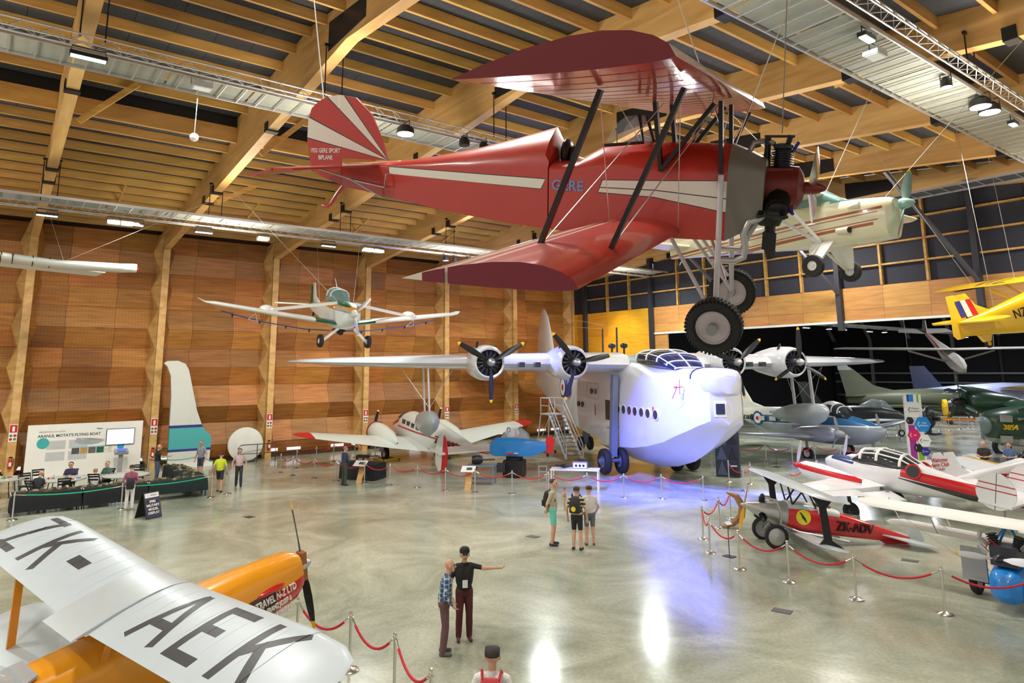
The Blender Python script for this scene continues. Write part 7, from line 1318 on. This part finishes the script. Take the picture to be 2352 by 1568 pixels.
A_point = {'l': ((.28, .66, 1.42), (.12, .42, 1.38)), 'r': ((.05, -.27, .86), (-.04, -.28, 1.13))}
A_back = {'l': ((-.17, .06, .92), (-.12, .28, 1.13)), 'r': ((-.17, -.06, .92), (-.12, -.28, 1.13))}
A_work = {'l': ((.36, .12, 1.2), (.1, .27, 1.15)), 'r': ((.36, -.12, 1.2), (.1, -.27, 1.15))}
def pack(T, m, z=1.2, h_=.42, patch=None):
    k_ = thing('backpack', T, 'backpack'); return k_
ang = lambda x, y: math.atan2(y, x)
p1_ = person('man in black polo shirt and black cap pointing with one arm', (-11.82, 7.77, 0), -.45, 1.66, S(30, 30, 32), S(84, 34, 34), S(90, 40, 34), S(40, 36, 34), arms=A_point, hat=S(22, 24, 28))
person('bald man in blue plaid shirt beside the pointing man', (-11.5, 7.12, 0), 1.05, 1.62, pants=S(104, 74, 74), shoes=S(90, 96, 92), shirtm=plaid, bald=True, lean=.1, sleeve='long', arms={'l': ((.14, .2, .95), (-.02, .28, 1.14)), 'r': ((.16, -.2, .95), (-.02, -.28, 1.14))})
T = thing('name_badge', 'white badge card on the lanyard of the pointing man', 'badge', (-11.70, 7.705, 0), (0, 0, -.45)); B().box((.03, 0, 1.06), (.01, .1, .14)).build('card', M_white, T); B().path([(.03, .05, 1.12), (.05, .09, 1.35), (.0, .08, 1.42)], .005, 4).build('lanyard', M_black, T)
fp = person('foreground visitor in white shirt with a red bag, seen from above', (-7.43, 5.3, 0), 2.4, 1.7, S(222, 220, 216), S(60, 60, 70), hair=S(44, 40, 40))
person('man in khaki shirt and teal shorts carrying a baby', (-16.24, 13.8, 0), .75, 1.86, S(176, 168, 140), S(110, 196, 180), S(50, 52, 54), S(60, 50, 42), leg='short', arms=A_back)
person('person in striped shirt and black shorts with a dark backpack', (-15.4, 14.0, 0), 2.1, 1.72, pants=S(34, 34, 38), shoes=S(40, 40, 42), hair=S(50, 40, 36), shirtm=stripe, leg='short')
person('woman in white top and grey shorts standing beside the backpack', (-15.55, 14.65, 0), 2.5, 1.66, S(212, 206, 202), S(96, 104, 112), S(110, 70, 50), S(60, 40, 34), leg='short', arms={'l': ((.1, .2, .95), (-.02, .28, 1.14)), 'r': ((.1, -.2, .95), (-.02, -.28, 1.14))})
person('baby held against the man in the khaki shirt', (-15.98, 14.06, 1.0), -2.3, .62, S(196, 150, 130), S(200, 160, 140), S(206, 160, 132), S(110, 70, 40), leg='bare', voxel=.02, arms={'l': ((.2, .3, 1.15), (.1, .3, 1.2)), 'r': ((.2, -.3, 1.15), (.1, -.3, 1.2))})
def backpack(label, loc, rz, z, col, s=1.0, patch=None):
    T = thing('backpack', label, 'backpack', loc, (0, 0, rz), None, s); m = mat('pack_%s' % str(col), col, .7, 0, .08)
    B().loft([[V((x, y*w, z+q)) for x, y in ((.0, -1), (.0, 1), (-.1*f, .9), (-.13*f, 0), (-.1*f, -.9))] for q, w, f in ((-.22, .13, .7), (-.18, .16, 1.1), (.05, .16, 1.1), (.2, .13, .8), (.25, .07, .4))]).build('bag', m, T)
    B().box((-.15, 0, z-.1), (.05, .2, .16)).build('pocket', m, T)
    for s_ in (-1, 1): B().path([(0, s_*.1, z+.22), (.08, s_*.12, z+.3), (.22, s_*.13, z+.2), (.24, s_*.15, z-.02), (.04, s_*.15, z-.15)], .018, 5).build('strap', m, T)
    if patch: B().lathe([(.07, 0), (.07, .01)], (-.18, 0, z-.08), (-1, 0, 0), 16).build('patch', mat('pack_patch', patch, .5), T)
backpack('dark backpack with a yellow patch on the striped shirt', (-15.4+.135*math.cos(2.1+PI), 14.0+.135*math.sin(2.1+PI), 0), 2.1, 1.25, S(44, 42, 40), 1.0, S(236, 206, 30))
backpack('red shoulder bag on the foreground visitor', (-7.43+.14*math.cos(2.4+PI), 5.3+.14*math.sin(2.4+PI), 0), 2.4, 1.18, S(180, 50, 56))
backpack('black carrier harness on the man in khaki', (-16.24+.14*math.cos(.75+PI), 13.8+.14*math.sin(.75+PI), 0), .75, 1.32, S(36, 34, 34), .98)
person('woman in purple top and white trousers facing the model tables', (-30.3, 4.75, 0), 2.9, 1.6, S(150, 84, 106), S(222, 216, 212), S(200, 190, 180), S(60, 46, 40), arms=A_back, sleeve='long')
backpack('small black drawstring bag on the woman in purple', (-30.3+.13*math.cos(2.9+PI), 4.75+.13*math.sin(2.9+PI), 0), 2.9, 1.1, S(30, 28, 30), .85)
person('man in black shirt and jeans reaching out by the side tables', (-36.4, 6.75, 0), 1.3, 1.74, S(38, 40, 46), S(74, 92, 118), bald=True, arms={'l': ((.05, .27, .86), (-.04, .28, 1.13)), 'r': ((.5, -.12, 1.22), (.22, -.24, 1.2))})
person('man in grey polo shirt and dark shorts near the tail fin', (-36.8, 8.75, 0), -1.0, 1.76, S(146, 152, 160), S(60, 70, 90), leg='short', hair=S(150, 150, 150))
person('boy in yellow vest and dark shorts walking past the tables', (-32.1, 8.45, 0), 2.6, 1.62, S(206, 216, 40), S(50, 52, 56), leg='short', step=.8)
person('pale pink shirted visitor in dark trousers by the green rope', (-33.0, 9.5, 0), -.3, 1.64, S(206, 176, 172), S(56, 58, 62), step=.5)
person('man in dark vest and white shirt at the gun display', (-30.25, 13.35, 0), 1.7, 1.7, S(50, 60, 84), S(64, 68, 56), arms=A_fold, sleeve='long', hair=S(120, 116, 112))
person('seated man in navy shirt working at the strewn table', (-36.1, 3.35, 0), -.4, 1.76, S(62, 58, 92), S(50, 54, 64), pose='sit', arms=A_work, lean=.25, hair=S(90, 84, 80))
person('seated boy in white shirt at the strewn table', (-34.25, 4.0, 0), 2.6+.3, 1.5, S(226, 224, 220), S(70, 84, 110), pose='sit', arms=A_work, lean=.2, hair=S(170, 120, 66))
person('seated person in green shirt at the tables', (-35.35, 4.6, 0), -.9, 1.72, S(70, 100, 92), S(60, 70, 84), pose='sit', arms=A_work, hair=S(190, 170, 150))
person('seated man in black shirt at the strewn table', (-33.65, 1.95, 0), 2.4, 1.74, S(44, 46, 52), S(40, 44, 50), pose='sit', arms=A_work, lean=.3, bald=True)
person('bald man in dark shirt and khaki trousers looking at his phone', (-12.55, 36.3, 0), -1.2, 1.78, S(52, 44, 44), S(176, 160, 136), bald=True, arms=A_fold)
person('person in blue t-shirt beside the bald man', (-11.9, 37.4, 0), -1.5, 1.7, S(74, 104, 148), S(66, 92, 130), arms=A_fold, hair=S(110, 76, 50))
person('visitor in dark shorts under the green bomber nose', (-18.3, 56.4, 0), -.9, 1.75, S(60, 60, 66), S(60, 58, 56), leg='short')
